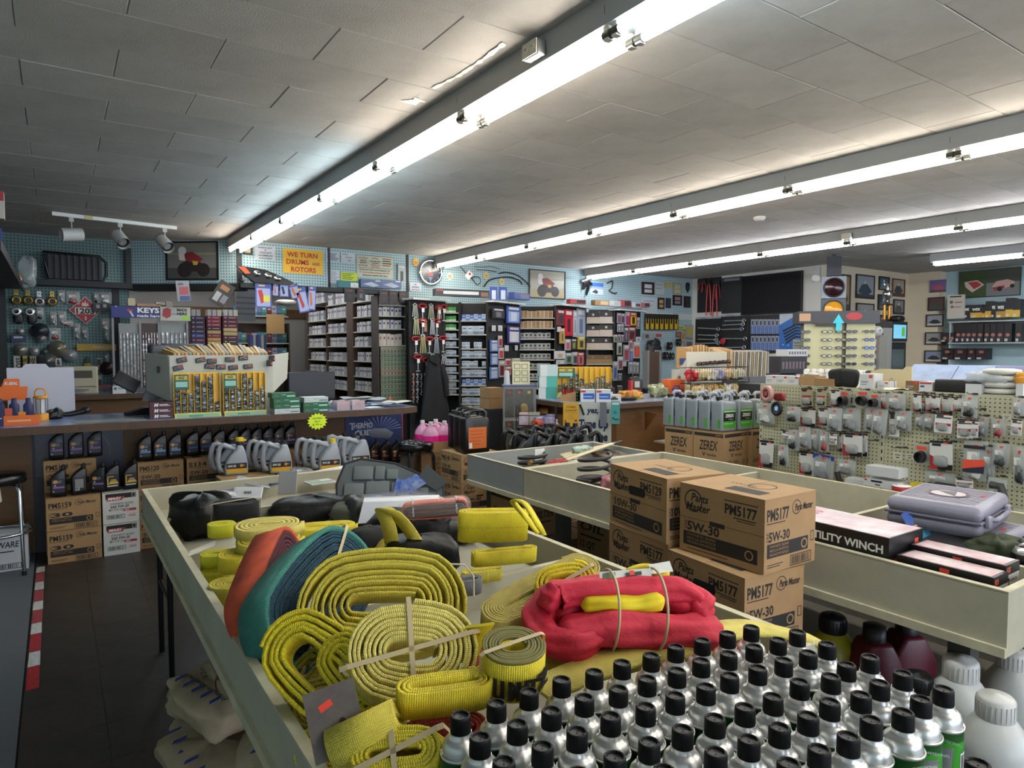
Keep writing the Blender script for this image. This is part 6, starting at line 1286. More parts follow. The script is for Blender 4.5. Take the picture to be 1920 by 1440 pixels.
 # catalogue rack with catalogues
CRM=mat('b3b2a6',.5)
r=thing('catalog_rack','cream metal catalogue rack packed with tan parts catalogues','catalogue rack',(1.2,6.24,CZ));RX=Vc((1.2,6.24,CZ))
b=MB();b.bb(-.44,.38,-.15,-.135,0,.5);b.build('front_panel',CRM,r)
b=MB();b.prism([(0,.12),(.38,.2),(.4,.52),(.02,.5)],(-.44,-.15,0),Vc((-.35,.93,0)).normalized(),EZ,.012);b.build('side_panel',CRM,r)
b=MB();b.prism([(0,.17),(.3,.28),(.34,.52),(.0,.5)],(.38,-.15,0),Vc((.62,.78,0)).normalized(),EZ,-.012);b.build('side_panel',CRM,r)
b=MB();b.bb(-.42,.36,-.13,.2,0,.02);b.build('base',mat('2a2a2c',.5),r);b=MB();b.bb(-.5,-.3,-.0,.2,.02,.14);b.build('pedestal',mat('6f7074',.5),r)
cat_c=[mat(x,.7)for x in('b58f5c','c4a272','a8834f','bf9c6c','8f8a80')]
for k in range(26):
 x=-.4+k*.029;rr=thing('parts_catalogue','tan parts catalogue in the fanned row of the left rack','catalogue',(RX.x+x,RX.y-.1,CZ+.02),group='catalogues in the left rack');b=MB();t=.024;lean=.3*(x/.4)
 b.prism([(0,0),(.3,0),(.31,.535+.01*Si(k*1.7)+.05*(1-abs(x)/.42)),(.0,.5)],(0,0,0),Vc((lean*.5,.95,0)).normalized(),EZ,t);b.build('pages',cat_c[k%5],rr)
def magnet(u,v,P,N,k,lab):
 p=at(u,v,P=P,N=N);r=thing('car_magnet',lab,'magnet',p,rot=(R(Ru(-12,12))if False else 0,R(Ru(-14,14)),0),group='black car shaped magnets');b=MB();b.rbox((0,-.006,0),(.077,.012,.042),.004,smooth=False);b.build('body',mat('131316',.35),r);b=MB();b.quad((.002,-.0125,.004),EX,EZ,.03,.013,0);b.tube([(-.03,-.013,-.008),(-.015,-.013,.006),(0,-.013,.004),(.012,-.013,-.004),(.03,-.013,-.008)],.0018,4,1);b.build('print',[mat('b8402c',.5),mat(('8f9a7a','b9b4a8','6a7f9c')[k%3],.4)],r)
for k,(u,v)in enumerate(((341,675),(376,675),(397,677),(431,674),(456,671),(334,690),(393,687),(414,688),(437,689),(465,687))):magnet(u,v,(1.2,6.088,1),(0,-1,0),k,f"black car magnet, {ORD[k % 5]} from the left in the {('upper', 'lower')[k//5]} row on the rack")
for k,(u,v)in enumerate(((298,693),(511,672),(506,681))):p=(at(u,v,P=(.76,6.09,1),N=(-.93,-.35,0))if k==0 else at(u,v,P=(1.58,6.09,1.3),N=(.78,-.62,0)));b=MB();b.rbox((0,0,0),(.012,.06,.055),.004,smooth=False);b.quad((-.0065,-.01,-.012),-EY,EZ,.012,.02,1);tag(b.build('car_magnet',[mat('131316',.35),REDT],None,p+Vc((-.006,-.006,0)),(0,0,(-.35,.9,.9)[k]+(0 if k==0 else 1.2))),('black magnet alone on the left side of the rack','upper black magnet on the right side of the rack','lower black magnet on the right side of the rack')[k],'magnet')
# hose clamp displays
YT=mat('d9ae10',.4)
def clamp_display(label,loc,w,h,rz,cols,hdr=True):
 r=thing('clamp_display',label,'display',loc,rz);b=MB();b.bb(-w/2,w/2,.03,.036,0,h);b.bb(-w/2,w/2,-.03,.03,0,.012);b.build('tray',YT,r)
 n=len(cols)
 for k in range(n+1):x=-w/2+k*w/n;b=MB();b.bb(x-.002,x+.002,-.012,.03,.02,h-.01);b.build('divider',YT,r)
 b=MB();b.prism([(-w/2,-.01),(w/2,-.01),(w/2,.035),(-w/2,.035)],(0,-.04,0),EX,Vc((0,.25,1)).normalized(),.004);b.build('label_rail',mat('c9b84a',.5),r);b=MB();b.quad((-w*.46,-.0425,.002),EX,Vc((0,.25,1)),w*.92,.024,0,.002);b.quad((-w*.2,-.0425,.004),EX,Vc((0,.25,1)),w*.3,.014,1,.003);b.build('rail_print',[mat('7aa88a',.5),mat('3f8a78',.5)],r)
 b=MB();b.bb(-w/2+.006,-w/2+w*.32,-.014,-.01,h*.62,h*.96);b.quad((-w/2+.015,-.0142,h*.84),EX,EZ,w*.25,h*.09,1);b.text('AG',(-w/2+w*.16,-.015,h*.86),EX,EZ,h*.06,0,align='c',bold=.05);b.quad((-w/2+.015,-.0142,h*.68),EX,EZ,w*.25,h*.12,2);b.build('header_label',[mat('1f5a48',.5),mat('c9a83c',.5),mat('8fc0b4',.5)],r)
 rnd=random.Random(int(w*1e5))
 for k,f in enumerate(cols):
  b=MB();x=-w/2+(k+.5)*w/n;z=.022
  while z<.02+f*h:
   rr=w/n*.42*rnd.uniform(.85,1.12);ox,oy=rnd.uniform(-.003,.003),rnd.uniform(-.004,.004)
   b.X=Mt((x+ox,oy,z))@Mr(rnd.uniform(-.35,.35),4,'X')@Mr(rnd.uniform(-.3,.3),4,'Y');b.lathe([(rr,0),(rr,.006)],8,closed=False);b.lathe([(rr*.9,.006),(rr*.9,0)],8,closed=False);b.box((rr*.3,-rr,.003),(rr*.6,.007,.007),1);z+=.0075
  b.X=None;stuff(b.build('clamp_pile',[mat('c4c6c6',.25,metal=.9),mat('6a6c6e',.35,metal=.9)],r))
 b=MB()
 for k in range(n):b.prism([(-.006,0),(.006,0),(0,-.012)]if False else[(0,-.014),(.007,0),(-.007,0)],(-w/2+(k+.5)*w/n,-.013,h*(.6 if k<2 else .97)),EX,EZ,.001)
 stuff(b.build('orange_arrow',mat('d8622a',.5),r))
clamp_display('left yellow tray display of silver hose clamps on the counter',(.945,5.98,CZ),.345,.36,-.03,(.55,.5,.48,.88,.72,.85,.25));clamp_display('right yellow tray display of silver hose clamps on the counter',(1.31,5.97,CZ),.335,.36,-.03,(.55,.52,.56,.9,.78,.48,.56))
# green boxes
GR=mat('0f5c3a',.45);GW=mat('b9c0c0',.5)
for k,(x,y,z,m,w)in enumerate(((1.625,5.88,0,GW,.21),(1.625,5.88,1,GR,.22),(1.625,5.89,2,GR,.22),(1.61,5.92,3,GR,.2),(1.87,5.87,0,GR,.22),(1.87,5.875,1,GR,.22),(1.875,5.88,2,GW,.21))):
 r=thing('brake_box',f"{'green' if m is GR else 'pale grey'} flat parts box, {ORD[z]} from the bottom of the {('left', 'right')[k > 3]} pile",'box',(x,y,CZ+.044*z),-.02,'green flat parts boxes');b=MB();b.bb(-w/2,w/2,-.06,.09,0,.043);b.build('box_body',m,r);b=MB();y0=-.0605;mi=0 if m is GR else 1
 b.quad((w*.12,y0,.01),EX,EZ,w*.34,.012,mi);b.quad((-w*.1,y0,.026),EX,EZ,w*.18,.004,mi);b.tube([(-w*.42,y0-.0005,.012),(-w*.36,y0-.0005,.026),(-w*.3,y0-.0005,.02),(-w*.26,y0-.0005,.014)],.0018,4,2);b.build('print',[mat('a9cfbc',.5),mat('6f7a80',.5),mat('c9a860',.5)],r)
 # monitors and clutter behind
r=thing('monitor','back of a black monitor behind the green boxes','monitor',(2.02,6.4,CZ),-.05);b=MB();b.rbox((0,0,.2),(.44,.035,.27),.006,smooth=False);b.build('screen_back',mat('101114',.4),r);b=MB();b.box((0,.02,.34),(.12,.03,.012));b.build('top_tab',BLACK,r);b=MB();b.box((0,.03,.06),(.06,.04,.12));b.box((0,.03,.006),(.2,.16,.012));b.build('stand',BLACK,r)
r=thing('register_monitor','dark grey till monitor turned away behind the catalogue rack','monitor',(.83,6.58,CZ),.25);b=MB();b.rbox((-.1,0,.38),(.16,.1,.42),.03,seg=3);b.build('housing',mat('3c3e42',.5),r);b=MB();b.rbox((.1,0,.45),(.34,.07,.3),.015);b.build('bezel',mat('303236',.5),r);b=MB();b.quad((-.03,-.0355,.35),EX,EZ,.26,.19);b.build('screen',mat('5f7fb8',.2,emit=.25),r);b=MB();b.disc((-.1,-.0505,.5),EX,EZ,.018,0,14,.008);b.build('badge',mat('8f9296',.3),r);b=MB();b.box((0,.02,.08),(.18,.16,.16));b.build('foot',BLACK,r)
r=thing('keyboard','black keyboard tipped on edge beside the till monitor','keyboard',at(237,716,Y=6.62),rot=(R(-15),R(32),0));b=MB();b.rbox((0,0,0),(.2,.03,.12),.008);b.build('body',mat('1a1b1d',.5),r)
b=MB();b.prism([(0,0),(.2,-.02),(.24,.1),(.05,.13)],(0,0,0),EX,EZ,-.05);tag(b.build('grey_tray',mat('74767a',.5),None,at(266,752,Y=6.5)),'grey plastic tray leaning under the catalogue rack','tray')
for k,x in enumerate((2.13,2.27)):
 r=thing('clear_bin',f"{('left', 'right')[k]} clear plastic bin of small parts on the counter",'bin',(x,5.9,CZ),-.04);b=MB();t=.003
 for(x0,x1,y0,y1)in((-.06,.06,-.06,-.057),(-.06,.06,.077,.08),(-.06,-.057,-.06,.08),(.057,.06,-.06,.08)):b.bb(x0,x1,y0,y1,0,.085)
 b.bb(-.06,.06,-.06,.08,0,.003);b.build('bin_walls',mat('c9b9bd',.15,alpha=.5),r);b=MB();blob(b,(0,.01,.03),(.05,.06,.028),80+k,amp=.35);stuff(b.build('small_parts',mat('b9bcc4',.3,noise=.7,nscale=60),r));b=MB();b.quad((-.03,-.0606,.04),EX,EZ,.05,.025);b.build('label',mat('c98a90',.5),r)
for k in range(7):sack('hardware_clip',f'silver hardware piece lying {ORD[k]} from the left behind the green boxes','clip',(1.72+.1*k,6.12,CZ),(.04,.03,.03),90+k,mat('a4a8ac',.25,metal=.6),k,amp=.4,group='silver hardware behind the green boxes')
for k,(x,y,rz)in enumerate(((2.5,6.0,.3),(2.62,6.08,-.2),(2.7,5.98,.6),(2.55,6.18,.9),(2.4,6.22,.1))):b=MB();b.grid(lambda i,j:(-.14+.28*i,-.1+.2*j,.002+.02*k*.4+.012*Si(i*5+k)*Si(j*4)),8,6);tag(b.build('paper_sheet',mat(('c9ccd0','b9c2cf','d4d4d0','aab0b8','9a9c9e')[k],.5,noise=.15,nscale=30),None,(x,y,CZ+.002+.012*k),(0,0,rz)),f'loose paper sheet {ORD[k]} from the bottom at the right end of the counter','paper','loose papers on the counter')
for k in range(3):b=MB();b.rbox((0,0,.012),(.22,.16,.022),.004,smooth=False);tag(b.build('brochure_stack',mat(('8a8c90','6f7278','a0a2a4')[k],.5),None,(2.35,6.2,CZ+.024*k),(0,0,.3*k)),f'grey brochure pile layer {ORD[k]} from the bottom by the clear bins','brochure','brochure pile')
b=MB();b.prism([(-.02,0),(.02,0),(.0,.09)],(0,0,0),EX,EZ,.004);tag(b.build('pen_flag',mat('c9603a',.5),None,(2.78,6.3,CZ)),'orange tipped pen holder at the right end of the counter','pen holder')
# -- second counter
c2=thing('service_counter','second sales counter with brown front behind the antifreeze stack','counter',(5.6,5.7,0));poly=[(4.5,6.5),(4.37,5.42),(4.74,5.08),(7.6,5.15),(7.6,5.95),(5.2,6.0),(5.2,6.6)];O2=Vc((5.6,5.7,0));pl=[(x-O2.x,y-O2.y)for x,y in poly]
b=MB();b.prism(pl,(0,0,1.015),EX,EY,.035);b.build('worktop',mat('73799c',.22,noise=1,nscale=5,col2='a9adba'),c2);b=MB();pe=[(x*1.006,y*1.012)for x,y in pl];b.prism(pe,(0,0,.99),EX,EY,.05);b.build('worktop_edge',edge,c2)
wd2=mat('7a5528',.5,kind='wood',col2='5f4020')
def face(p,q,z0,z1,m,nm='front_panel',inset=.12):
 p,q=Vc((*p,0)),Vc((*q,0));d=(q-p).normalized();n=Vc((-d.y,d.x,0));p=p+n*inset-O2;q=q+n*inset-O2;b=MB();b.add([p+EZ*z0,q+EZ*z0,q+EZ*z1,p+EZ*z1,p+n*.03+EZ*z0,q+n*.03+EZ*z0,q+n*.03+EZ*z1,p+n*.03+EZ*z1],[(0,1,2,3),(5,4,7,6),(1,5,6,2),(4,0,3,7),(3,2,6,7),(4,5,1,0)]);return b.build(nm,m,c2)
face((4.5,6.5),(4.37,5.42),0,1.0,wd2);face((4.37,5.42),(4.74,5.08),0,1.0,wd2);face((4.74,5.08),(7.6,5.15),0,1.0,wd2)
for(u,v)in((1018,770),):b=MB();p=at(u,v,P=(4.52,5.9,1),N=(-1,.1,0));b.rbox((0,0,0),(.02,.2,.08),.01);b.build('door_panel',mat('9a6f38',.5),c2,p-O2)
b=MB();p=at(1212,772,Y=5.15);b.prism([(0,0),(.16,.0),(0,-.2)],p-O2,-EY,EZ,.025);b.build('bracket',wd2,c2)
# banner and flyers on the cut corner
dN=Vc((-.68,-.735,0)).normalized();dT=Vc((.735,-.68,0)).normalized();PB=Vc((4.5,5.2,0))-dN*0
def fl(label,name,cat,u0,v0,u1,v1,m,off,P=None,N=None,T=None):
 P=P or Vc((4.555,5.25,0))+dN*.02;N=N or dN;T=T or dT;a,c=at(u0,v0,P=P+N*off,N=N),at(u1,v1,P=P+N*off,N=N);w=(c-a).dot(T);h=a.z-c.z;b=MB();b.prism([(0,-h),(w,-h),(w,0),(0,0)],(0,0,0),T,EZ,.002);return tag(b.build(name,m,None,a),label,cat),w,h,N,T
o,w,h,N,T=fl('white banner lettered yes, Tune Up Time on the counter corner','banner','banner',1082,754,1146,835,mat('aeb4ae',.6),.0);NVY=mat('1a2448',.6)
b=MB();b.text('yes, it\'s',T*w*.28+EZ*(-h*.25),T,EZ,h*.14,0,w=w*.66,bold=.04,shear=.15,off=.0035);b.text('Tune Up',T*w*.06+EZ*(-h*.6),T,EZ,h*.2,0,w=w*.85,bold=.05,shear=.15,off=.0035);b.text('Time',T*w*.4+EZ*(-h*.9),T,EZ,h*.2,0,w=w*.5,bold=.05,shear=.15,off=.0035);b.build('printed_lettering',NVY,o)
b=MB();b.tube([T*w*.08+EZ*(-h*.05)+N*.004,T*w*.15+EZ*(-h*.18)+N*.004,T*w*.2+EZ*(-h*.3)+N*.004],.012,6);b.build('spark_plug_print',INK,o)
o,w,h,N,T=fl('yellow CHILI COOKOFF flyer taped to the counter corner','flyer','flyer',1056,755,1085,800,mat('c99c2c',.6),.03);b=MB();b.text('CHILI',T*w*.5+EZ*(-h*.22),T,EZ,h*.1,0,w=w*.6,align='c',bold=.02,off=.0035);b.text('COOKOFF',T*w*.5+EZ*(-h*.36),T,EZ,h*.08,0,w=w*.76,align='c',bold=.02,off=.0035);b.quad(T*w*.12+EZ*(-h*.43)+N*.0025,T,EZ,w*.76,h*.012,0)
for q in range(4):b.quad(T*w*.3+EZ*(-h*(.52+.06*q))+N*.0025,T,EZ,w*.4,h*.015,1)
b.tube([T*w*.12+EZ*(-h*.72)+N*.005,T*w*.2+EZ*(-h*.84)+N*.005,T*w*.32+EZ*(-h*.92)+N*.005],[.004,.01,.002],8,2);b.tube([T*w*.24+EZ*(-h*.92)+N*.005,T*w*.34+EZ*(-h*.94)+N*.005,T*w*.46+EZ*(-h*.88)+N*.005],[.003,.008,.002],8,3);b.disc(T*w*.82+EZ*(-h*.75)+N*.0025,T,EZ,w*.09,2,12);b.build('print',[mat('6a4a12',.6),mat('a07f2c',.6),mat('a8301c',.6),mat('3a6a24',.6)],o)
o,w,h,N,T=fl('teal air freshener packet hanging on the counter corner','air_freshener','packet',1146,752,1162,795,mat('4a9c9c',.35),.05);b=MB();b.quad(T*w*.1+EZ*(-h*.16)+N*.003,T,EZ,w*.8,h*.1,0);b.disc(T*w*.45+EZ*(-h*.5)+N*.003,T,EZ,w*.22,1,14);b.tube([T*w*.15+EZ*(-h*.72)+N*.004,T*w*.5+EZ*(-h*.8)+N*.004,T*w*.9+EZ*(-h*.78)+N*.004],.006,6,2);b.build('print',[mat('c9d4d4',.5),mat('2a7a8a',.5),mat('4a1c1c',.5)],o)
o,w,h,N,T=fl('dark clear packaged tool hanging over the banner','hanging_package','package',1125,754,1137,800,mat('6a6f78',.25),.05)
# cabinet with bolts and the wire rack at the left of the second counter
r=thing('bolt_cabinet','small grey parts cabinet with clear drawers left of the second counter','cabinet',(4.33,6.28,0),R(-30));b=MB();b.bb(-.16,.2,-.12,.12,0,1.18);b.build('cabinet_body',mat('8f9090',.5),r);b=MB();b.bb(-.17,.21,-.13,.13,1.18,1.2);b.build('top',mat('4a5474',.4),r)
for k in range(3):
 for q in range(2):b=MB();b.bb(-.15+.11*k,-.05+.11*k,-.128,-.12,.84-.36*q,1.16-.36*q);o=b.build('drawer_front',mat('5a5850',.3,noise=.5,nscale=25),r);b=MB();b.disc((-.1+.11*k,-.1285,1.12-.36*q),EX,EZ,.018,0,12);b.build('emblem',mat(('a83a34','b05a3a','c4a83c')[k],.5),o)
b=MB();blob(b,(.07,-.13,.93),(.04,.01,.06),5,amp=.3);stuff(b.build('loose_bolts',mat('4a7a5a',.4,noise=1,nscale=50,col2='c07a3a'),r))
p=Vc((4.36,6.25,1.2));r=thing('easel_card','cream price card on a small easel on the parts cabinet','card',p,rot=(R(-22),0,R(-35)));b=MB();b.bb(-.1,.1,-.004,0,0,.28);b.build('card',mat('c4bf9f',.6),r);b=MB()
for q in range(3):
 for k in range(2):frame_rect(b,(-.08+.085*k,-.0045,.03+.08*q),EX,EZ,.07,.06,.005)
b.build('print',INK,r)
b=MB();b.lathe([(.04,0),(.036,.02),(.03,.14),(.02,.16)],14);tag(b.build('white_cup',mat('b4b8bc',.3),None,(4.24,6.36,1.2)),'white plastic cup stack on the parts cabinet','cup')
for k in range(2):carton(f"{('lower', 'upper')[k]} small brown shipping carton behind the parts cabinet",(4.28,6.75,.9+.125*k),(.2,.2,.122),style='plain',m=KRAFT2,name='small_carton')
b=MB();b.bb(-.14,.14,-.14,.14,0,.9);tag(b.build('plinth',mat('2a2a2c',.6),None,(4.28,6.75,0)),'dark plinth carrying the two small brown cartons','plinth')
r=thing('wire_basket','black wire basket rack of packaged parts in front of the second counter','rack',(4.12,5.62,0),R(-42));wm=mat('17171a',.4)
for z in(.82,.92):b=MB();b.tube([(-.2,-.1,z),(.2,-.1,z),(.2,.1,z),(-.2,.1,z)],.004,5,closed=True);b.build('wire_rim',wm,r)
b=MB();b.bb(-.2,.2,-.1,.1,.8,.81);b.build('shelf',wm,r)
for x in(-.2,.2):
 for y in(-.1,.1):b=MB();b.cyl((x,y,0),(x,y,1.02),.005,n=6);b.build('post',wm,r)
def rk(x,y,z):return r.matrix_world@Vc((x,y,z))if False else Vc((4.12,5.62,0))+Mr(R(-42),3,'Z')@Vc((x,y,z))
b=MB();b.bb(-.05,.05,-.03,.03,0,.13);tag(b.build('product_box',mat('b9c4cf',.5,noise=1,nscale=14,col2='c06a78'),None,rk(-.13,-.02,.811),(0,0,R(-42))),'white and pink printed box in the wire basket','box')
b=MB();b.bb(-.055,.055,-.012,.012,0,.14);o=tag(b.build('gauge_box',mat('8f8a7a',.5),None,rk(-.02,-.04,.811),(0,0,R(-30))),'brown card with a round silver gauge in the wire basket','box');b=MB();b.ring((0,-.0125,.075),EX,EZ,.025,.045);b.build('gauge',mat('c4c6c8',.25,metal=.6),o)
sack('glove_pack','purple and orange glove bundle in the wire basket','gloves',rk(.1,-.02,.811),(.11,.07,.05),101,mat('3a3f8a',.5,noise=1,nscale=14,col2='c9bdbd'),R(-42),amp=.25);sack('orange_cloth','orange cloth bundle beside the glove bundle','cloth',rk(.03,-.07,.811),(.06,.04,.035),102,mat('b0442a',.6),0,amp=.25)
# goods on the second counter
def C2(u,v,z=CZ):return at(u,v,Z=z)
for k in range(3):b=MB();b.bb(-.1,.1,-.07,.07,0,.125);o=tag(b.build('glove_box',mat(('3f9c92','4aa89c','aec4c4')[k],.5),None,Vc((4.56,6.02,CZ+.126*k)),(0,0,R(-35+6*k))),f"teal glove dispenser box, {ORD[k]} from the bottom of the pile",'box','teal glove boxes');b=MB();b.quad((-.1,-.0705,0),EX,EZ,.08,.125,0);b.build('print',mat('c9d0d0',.5),o)
b=MB();b.prism([(0,0),(.16,0),(.16,.1),(0,.06)],(0,0,0),EX,EZ,.14);r=tag(b.build('pen_carton',KRAFT,None,Vc((4.52,5.72,CZ)),(0,0,R(-40))),'brown cut carton full of red tipped sticks','box');b=MB()
for k in range(22):x,y=Ru(.02,.14),Ru(-.13,-.02);b.cyl((x,y,.05),(x+Ru(-.01,.01),y,.13),.006,n=5,mi=0);b.cyl((x,y,.125),(x,y,.14),.0062,n=5,mi=1)
stuff(b.build('sticks',[mat('a82a28',.5),BLACK],r))
for k in range(12):i,j=k%4,k//4;b=MB();b.rbox((0,0,.018),(.038,.035,.036),.004,smooth=False);b.quad((-.012,-.0178,.01),EX,EZ,.024,.014,1);tag(b.build('battery_pack',[mat('151517',.4),mat('5a9c2a',.5)],None,Vc((4.6,5.56,CZ+.037*j))+dT*(.042*i)),f'small black and green pack, {ORD[i]} along in the {ORD[j]} layer of the block','pack','black and green packs')
for k in range(2):
 b=MB();b.bb(-.075,.075,-.06,.06,0,.13);o=tag(b.build('tape_box',mat('c4c8d0',.5),None,Vc((4.56,5.34,CZ))+dT*(.165*k)+Vc((.06,.06,0)),(0,0,R(-40))),f"{('left', 'right')[k]} white and blue box on the counter corner",'box','white and blue boxes');b=MB();b.quad((-.045,-.0605,.03),EX,EZ,.115,.06,0);b.quad((-.05,-.0608,.05),EX,EZ,.1,.012,2);b.quad((-.07,-.0605,.1),EX,EZ,.05,.02,1);b.build('print',[mat('2c56a8',.5),mat('b9323a',.5),mat('8fb0d8',.5)],o)
b=MB();b.bb(-.08,.08,-.05,.05,0,.075);o=tag(b.build('car_box',mat('bcbcbe',.5),None,Vc((4.84,5.26,CZ)),(0,0,R(-20))),'white box with a dark car picture on the counter corner','box');b=MB();b.rbox((0,-.051,.03),(.09,.003,.02),.001);b.rbox((.0,-.051,.045),(.05,.003,.018),.001);b.build('car_print',mat('34343a',.4),o)
sack('black_gloves','black gloves lying flat on the second counter','gloves',(5.07,5.26,CZ),(.11,.05,.018),104,mat('19191c',.7),0,amp=.2)
clamp_display('yellow hose clamp tray display at the back of the second counter',(5.0,5.9,CZ+.02),.62,.33,R(-30),(.3,.35,.6,.7,.5,.35,.4,.55,.6,.4))
for k,(x,y,w,h,c,lab)in enumerate(((4.78,5.72,.1,.09,'6a9c2a','lime green carton behind the black and green packs'),(4.9,5.68,.11,.1,'77a82c','taller lime green carton behind the packs'),(4.98,5.6,.12,.1,'3a6ab0','blue can carton behind the white boxes'),(5.12,5.6,.1,.12,'2a2024','dark red can tray on the second counter'),(5.22,5.55,.05,.14,'2c1a1c','dark slim can on the second counter'),(4.72,5.62,.08,.14,'8f7a5c','brown open box behind the packs'))):b=MB();b.bb(-w/2,w/2,-.05,.05,0,h);o=tag(b.build('product_box',mat(c,.5,noise=.5,nscale=20),None,(x,y,CZ),(0,0,R(-35))),lab,'box');b=MB();b.quad((-w*.35,-.0505,h*.3),EX,EZ,w*.6,h*.35);b.build('print',mat('c9cabf',.5),o)
r=thing('number_sign','small cream 500 number sign among goods on the second counter','sign',C2(1121,745)+Vc((.15,.25,0)),R(-30));b=MB();b.bb(-.055,.055,0,.004,.2,.3);b.build('plate',mat('c9c48a',.5),r);b=MB();b.cyl((0,.002,0),(0,.002,.2),.006,n=6);b.build('post',BLACK,r);b=MB();b.text('500',(0,-.001,.225),EX,EZ,.045,align='c',w=.085,bold=.04);b.build('lettering',INK,r)
r=thing('fuel_can','small red and black fluid can on the second counter','can',(5.42,5.5,CZ),R(-20));b=MB();rprism(b,[(-.07,0),(.07,0),(.07,.2),(.02,.25),(-.07,.23)],.07,.012);b.build('body',mat('141417',.4),r);b=MB();b.bb(-.078,-.05,-.037,.037,0,.2);b.build('red_spine',mat('b02026',.4),r);b=MB();b.tube([(-.04,0,.23),(-.03,0,.275),(.03,0,.275),(.045,0,.23)],.009,8);b.build('handle',BLACK,r);b=MB();b.quad((-.035,-.0356,.03),EX,EZ,.08,.06,0);b.quad((-.03,-.0356,.12),EX,EZ,.06,.07,1);b.build('label',[mat('b8352c',.5),mat('a9a9a4',.5)],r)
sack('yellow_red_cloth','red and yellow wrapped candy bag beside the fluid can','bag',(5.25,5.4,CZ),(.13,.06,.045),105,mat('b02a30',.3,noise=1,nscale=14,col2='d9c43c'),-.2,amp=.25)
sack('clear_candy_bag','clear bag of pale wrapped goods on the second counter','bag',(5.72,5.45,CZ),(.11,.07,.07),106,mat('a9b08a',.2,noise=.7,nscale=30),0,amp=.3)
r=thing('cleaner_display','orange display box with a purple bottle on the second counter','box',(5.98,5.4,CZ),R(-8));b=MB();b.bb(-.12,.1,-.02,.12,0,.2);b.build('box_body',mat('d0622a',.5),r);b=MB();rprism(b,[(-.05,0),(.05,0),(.05,.1),(-.05,.1)],.04,.006);o=b.build('purple_bottle',mat('3c2a78',.4),r);o.location=(-.05,-.06,0);b=MB();b.tube([(-.09,-.06,.1),(-.09,-.06,.13),(-.01,-.06,.13),(-.01,-.06,.1)],.007,6);b.build('bottle_handle',mat('3c2a78',.4),r)
for k,(x,c,h)in enumerate(((5.93,'c9622c',.055),(6.02,'3a72a8',.06),(6.1,'b08a5c',.05),(6.2,'c4c0b4',.06))):b=MB();b.bb(-.04,.04,-.03,.03,0,h);tag(b.build('small_box',mat(c,.5),None,(x,5.24,CZ)),f"{('orange', 'blue', 'tan', 'white')[k]} small box at the front edge of the second counter",'box')
# shelf with orange hand cleaner bottles below counter
r=thing('low_shelf','small grey shelf below the second counter','shelf',(5.55,4.98,0));b=MB();b.bb(-.25,.4,-.18,.12,.6,.62);b.build('shelf_board',mat('a4a398',.6),r);b=MB();b.bb(.12,.15,-.15,.1,0,.6);b.build('support',mat('8f8e86',.6),r)
for k,(x,y)in enumerate(((5.4,4.9),(5.52,4.97),(5.62,5.0),(5.75,4.95))):r=thing('cleaner_bottle',f'orange hand cleaner bottle, {ORD[k]} from the left on the low shelf','bottle',(x,y,.621),R(-20),'orange hand cleaner bottles');b=MB();rprism(b,[(-.06,0),(.06,0),(.06,.14),(.035,.19),(-.035,.19),(-.06,.14)],.07,.016);b.build('body',mat('c8401a',.4),r);b=MB();b.cyl((0,0,.19),(0,0,.23),.013,n=10);b.box((-.025,0,.235),(.07,.02,.015));b.build('pump',BLACK,r);b=MB();b.quad((-.045,-.0356,.03),EX,EZ,.09,.09);b.build('label',mat('8a2a14',.5),r)
# catalogue racks on the second counter
r=thing('catalog_rack','cream metal catalogue rack leaning on the second counter','catalogue rack',(6.45,5.7,CZ),R(-12));b=MB();b.prism([(-.35,0),(.1,0),(.2,.5),(-.02,.5)],(0,-.1,0),EX,EZ,.012);b.build('front_panel',CRM,r);b=MB();b.bb(-.12,.5,-.09,.1,0,.3);b.build('body',CRM,r);b=MB();b.bb(-.06,.55,-.12,-.105,.3,.52);b.build('face_panel',mat('c9c5b4',.5),r);b=MB();b.quad((-.16,-.1105,.36),EX,EZ,.12,.08);b.build('label',mat('24356a',.5),r)
for k,(x,z)in enumerate(((-.16,.2),(-.02,.14))):b=MB();b.disc((x,-.1105,z),EX,EZ,.03,0,16,.04,off=.001);b.disc((x,-.1105,z),EX,EZ,.024,1,16,.032,off=.002);b.build('grip_hole',[mat('17171a',.5),mat('5a5850',.5)],r)
for k in range(16):b=MB();b.prism([(0,0),(.26,.02),(.26,.28),(0,.26+.05*Si(k*.4))],(0,0,0),Vc((.25,.96,0)),EZ,.03);tag(b.build('parts_catalogue',cat_c[k%4],None,Vc((6.42+.042*k,5.62-.009*k,CZ+.3))),'tan catalogue in the second counter rack','catalogue','catalogues in the second rack')
for k in range(8):magnet(1310+8*k,682-.6*k,(6.5,5.535,1.4),(-.2,-.98,0),k,f'black car magnet, {ORD[k]} from the left on the second rack')
for k in range(20):b=MB();b.prism([(0,0),(.24,.03),(.2,.34),(-.02,.32)],(0,0,0),Vc((.3,.95,0)),EZ,.018);tag(b.build('parts_catalogue',mat(('b4b0a0','8f8a7a','c4b49a','6f7068','bcb8ae','a08a6a')[k%6],.7),None,Vc((7.05+.032*k,5.5-.006*k,CZ+.2+.0)),(0,0,-.1)),'grey or tan catalogue spine in the right rack','catalogue','catalogues in the right rack')
b=MB();b.bb(0,.72,-.02,.24,0,.2);tag(b.build('catalog_rack',mat('6a6c6e',.5),None,(7.02,5.4,CZ),(0,0,-.1)),'grey metal base of the right catalogue rack','rack')
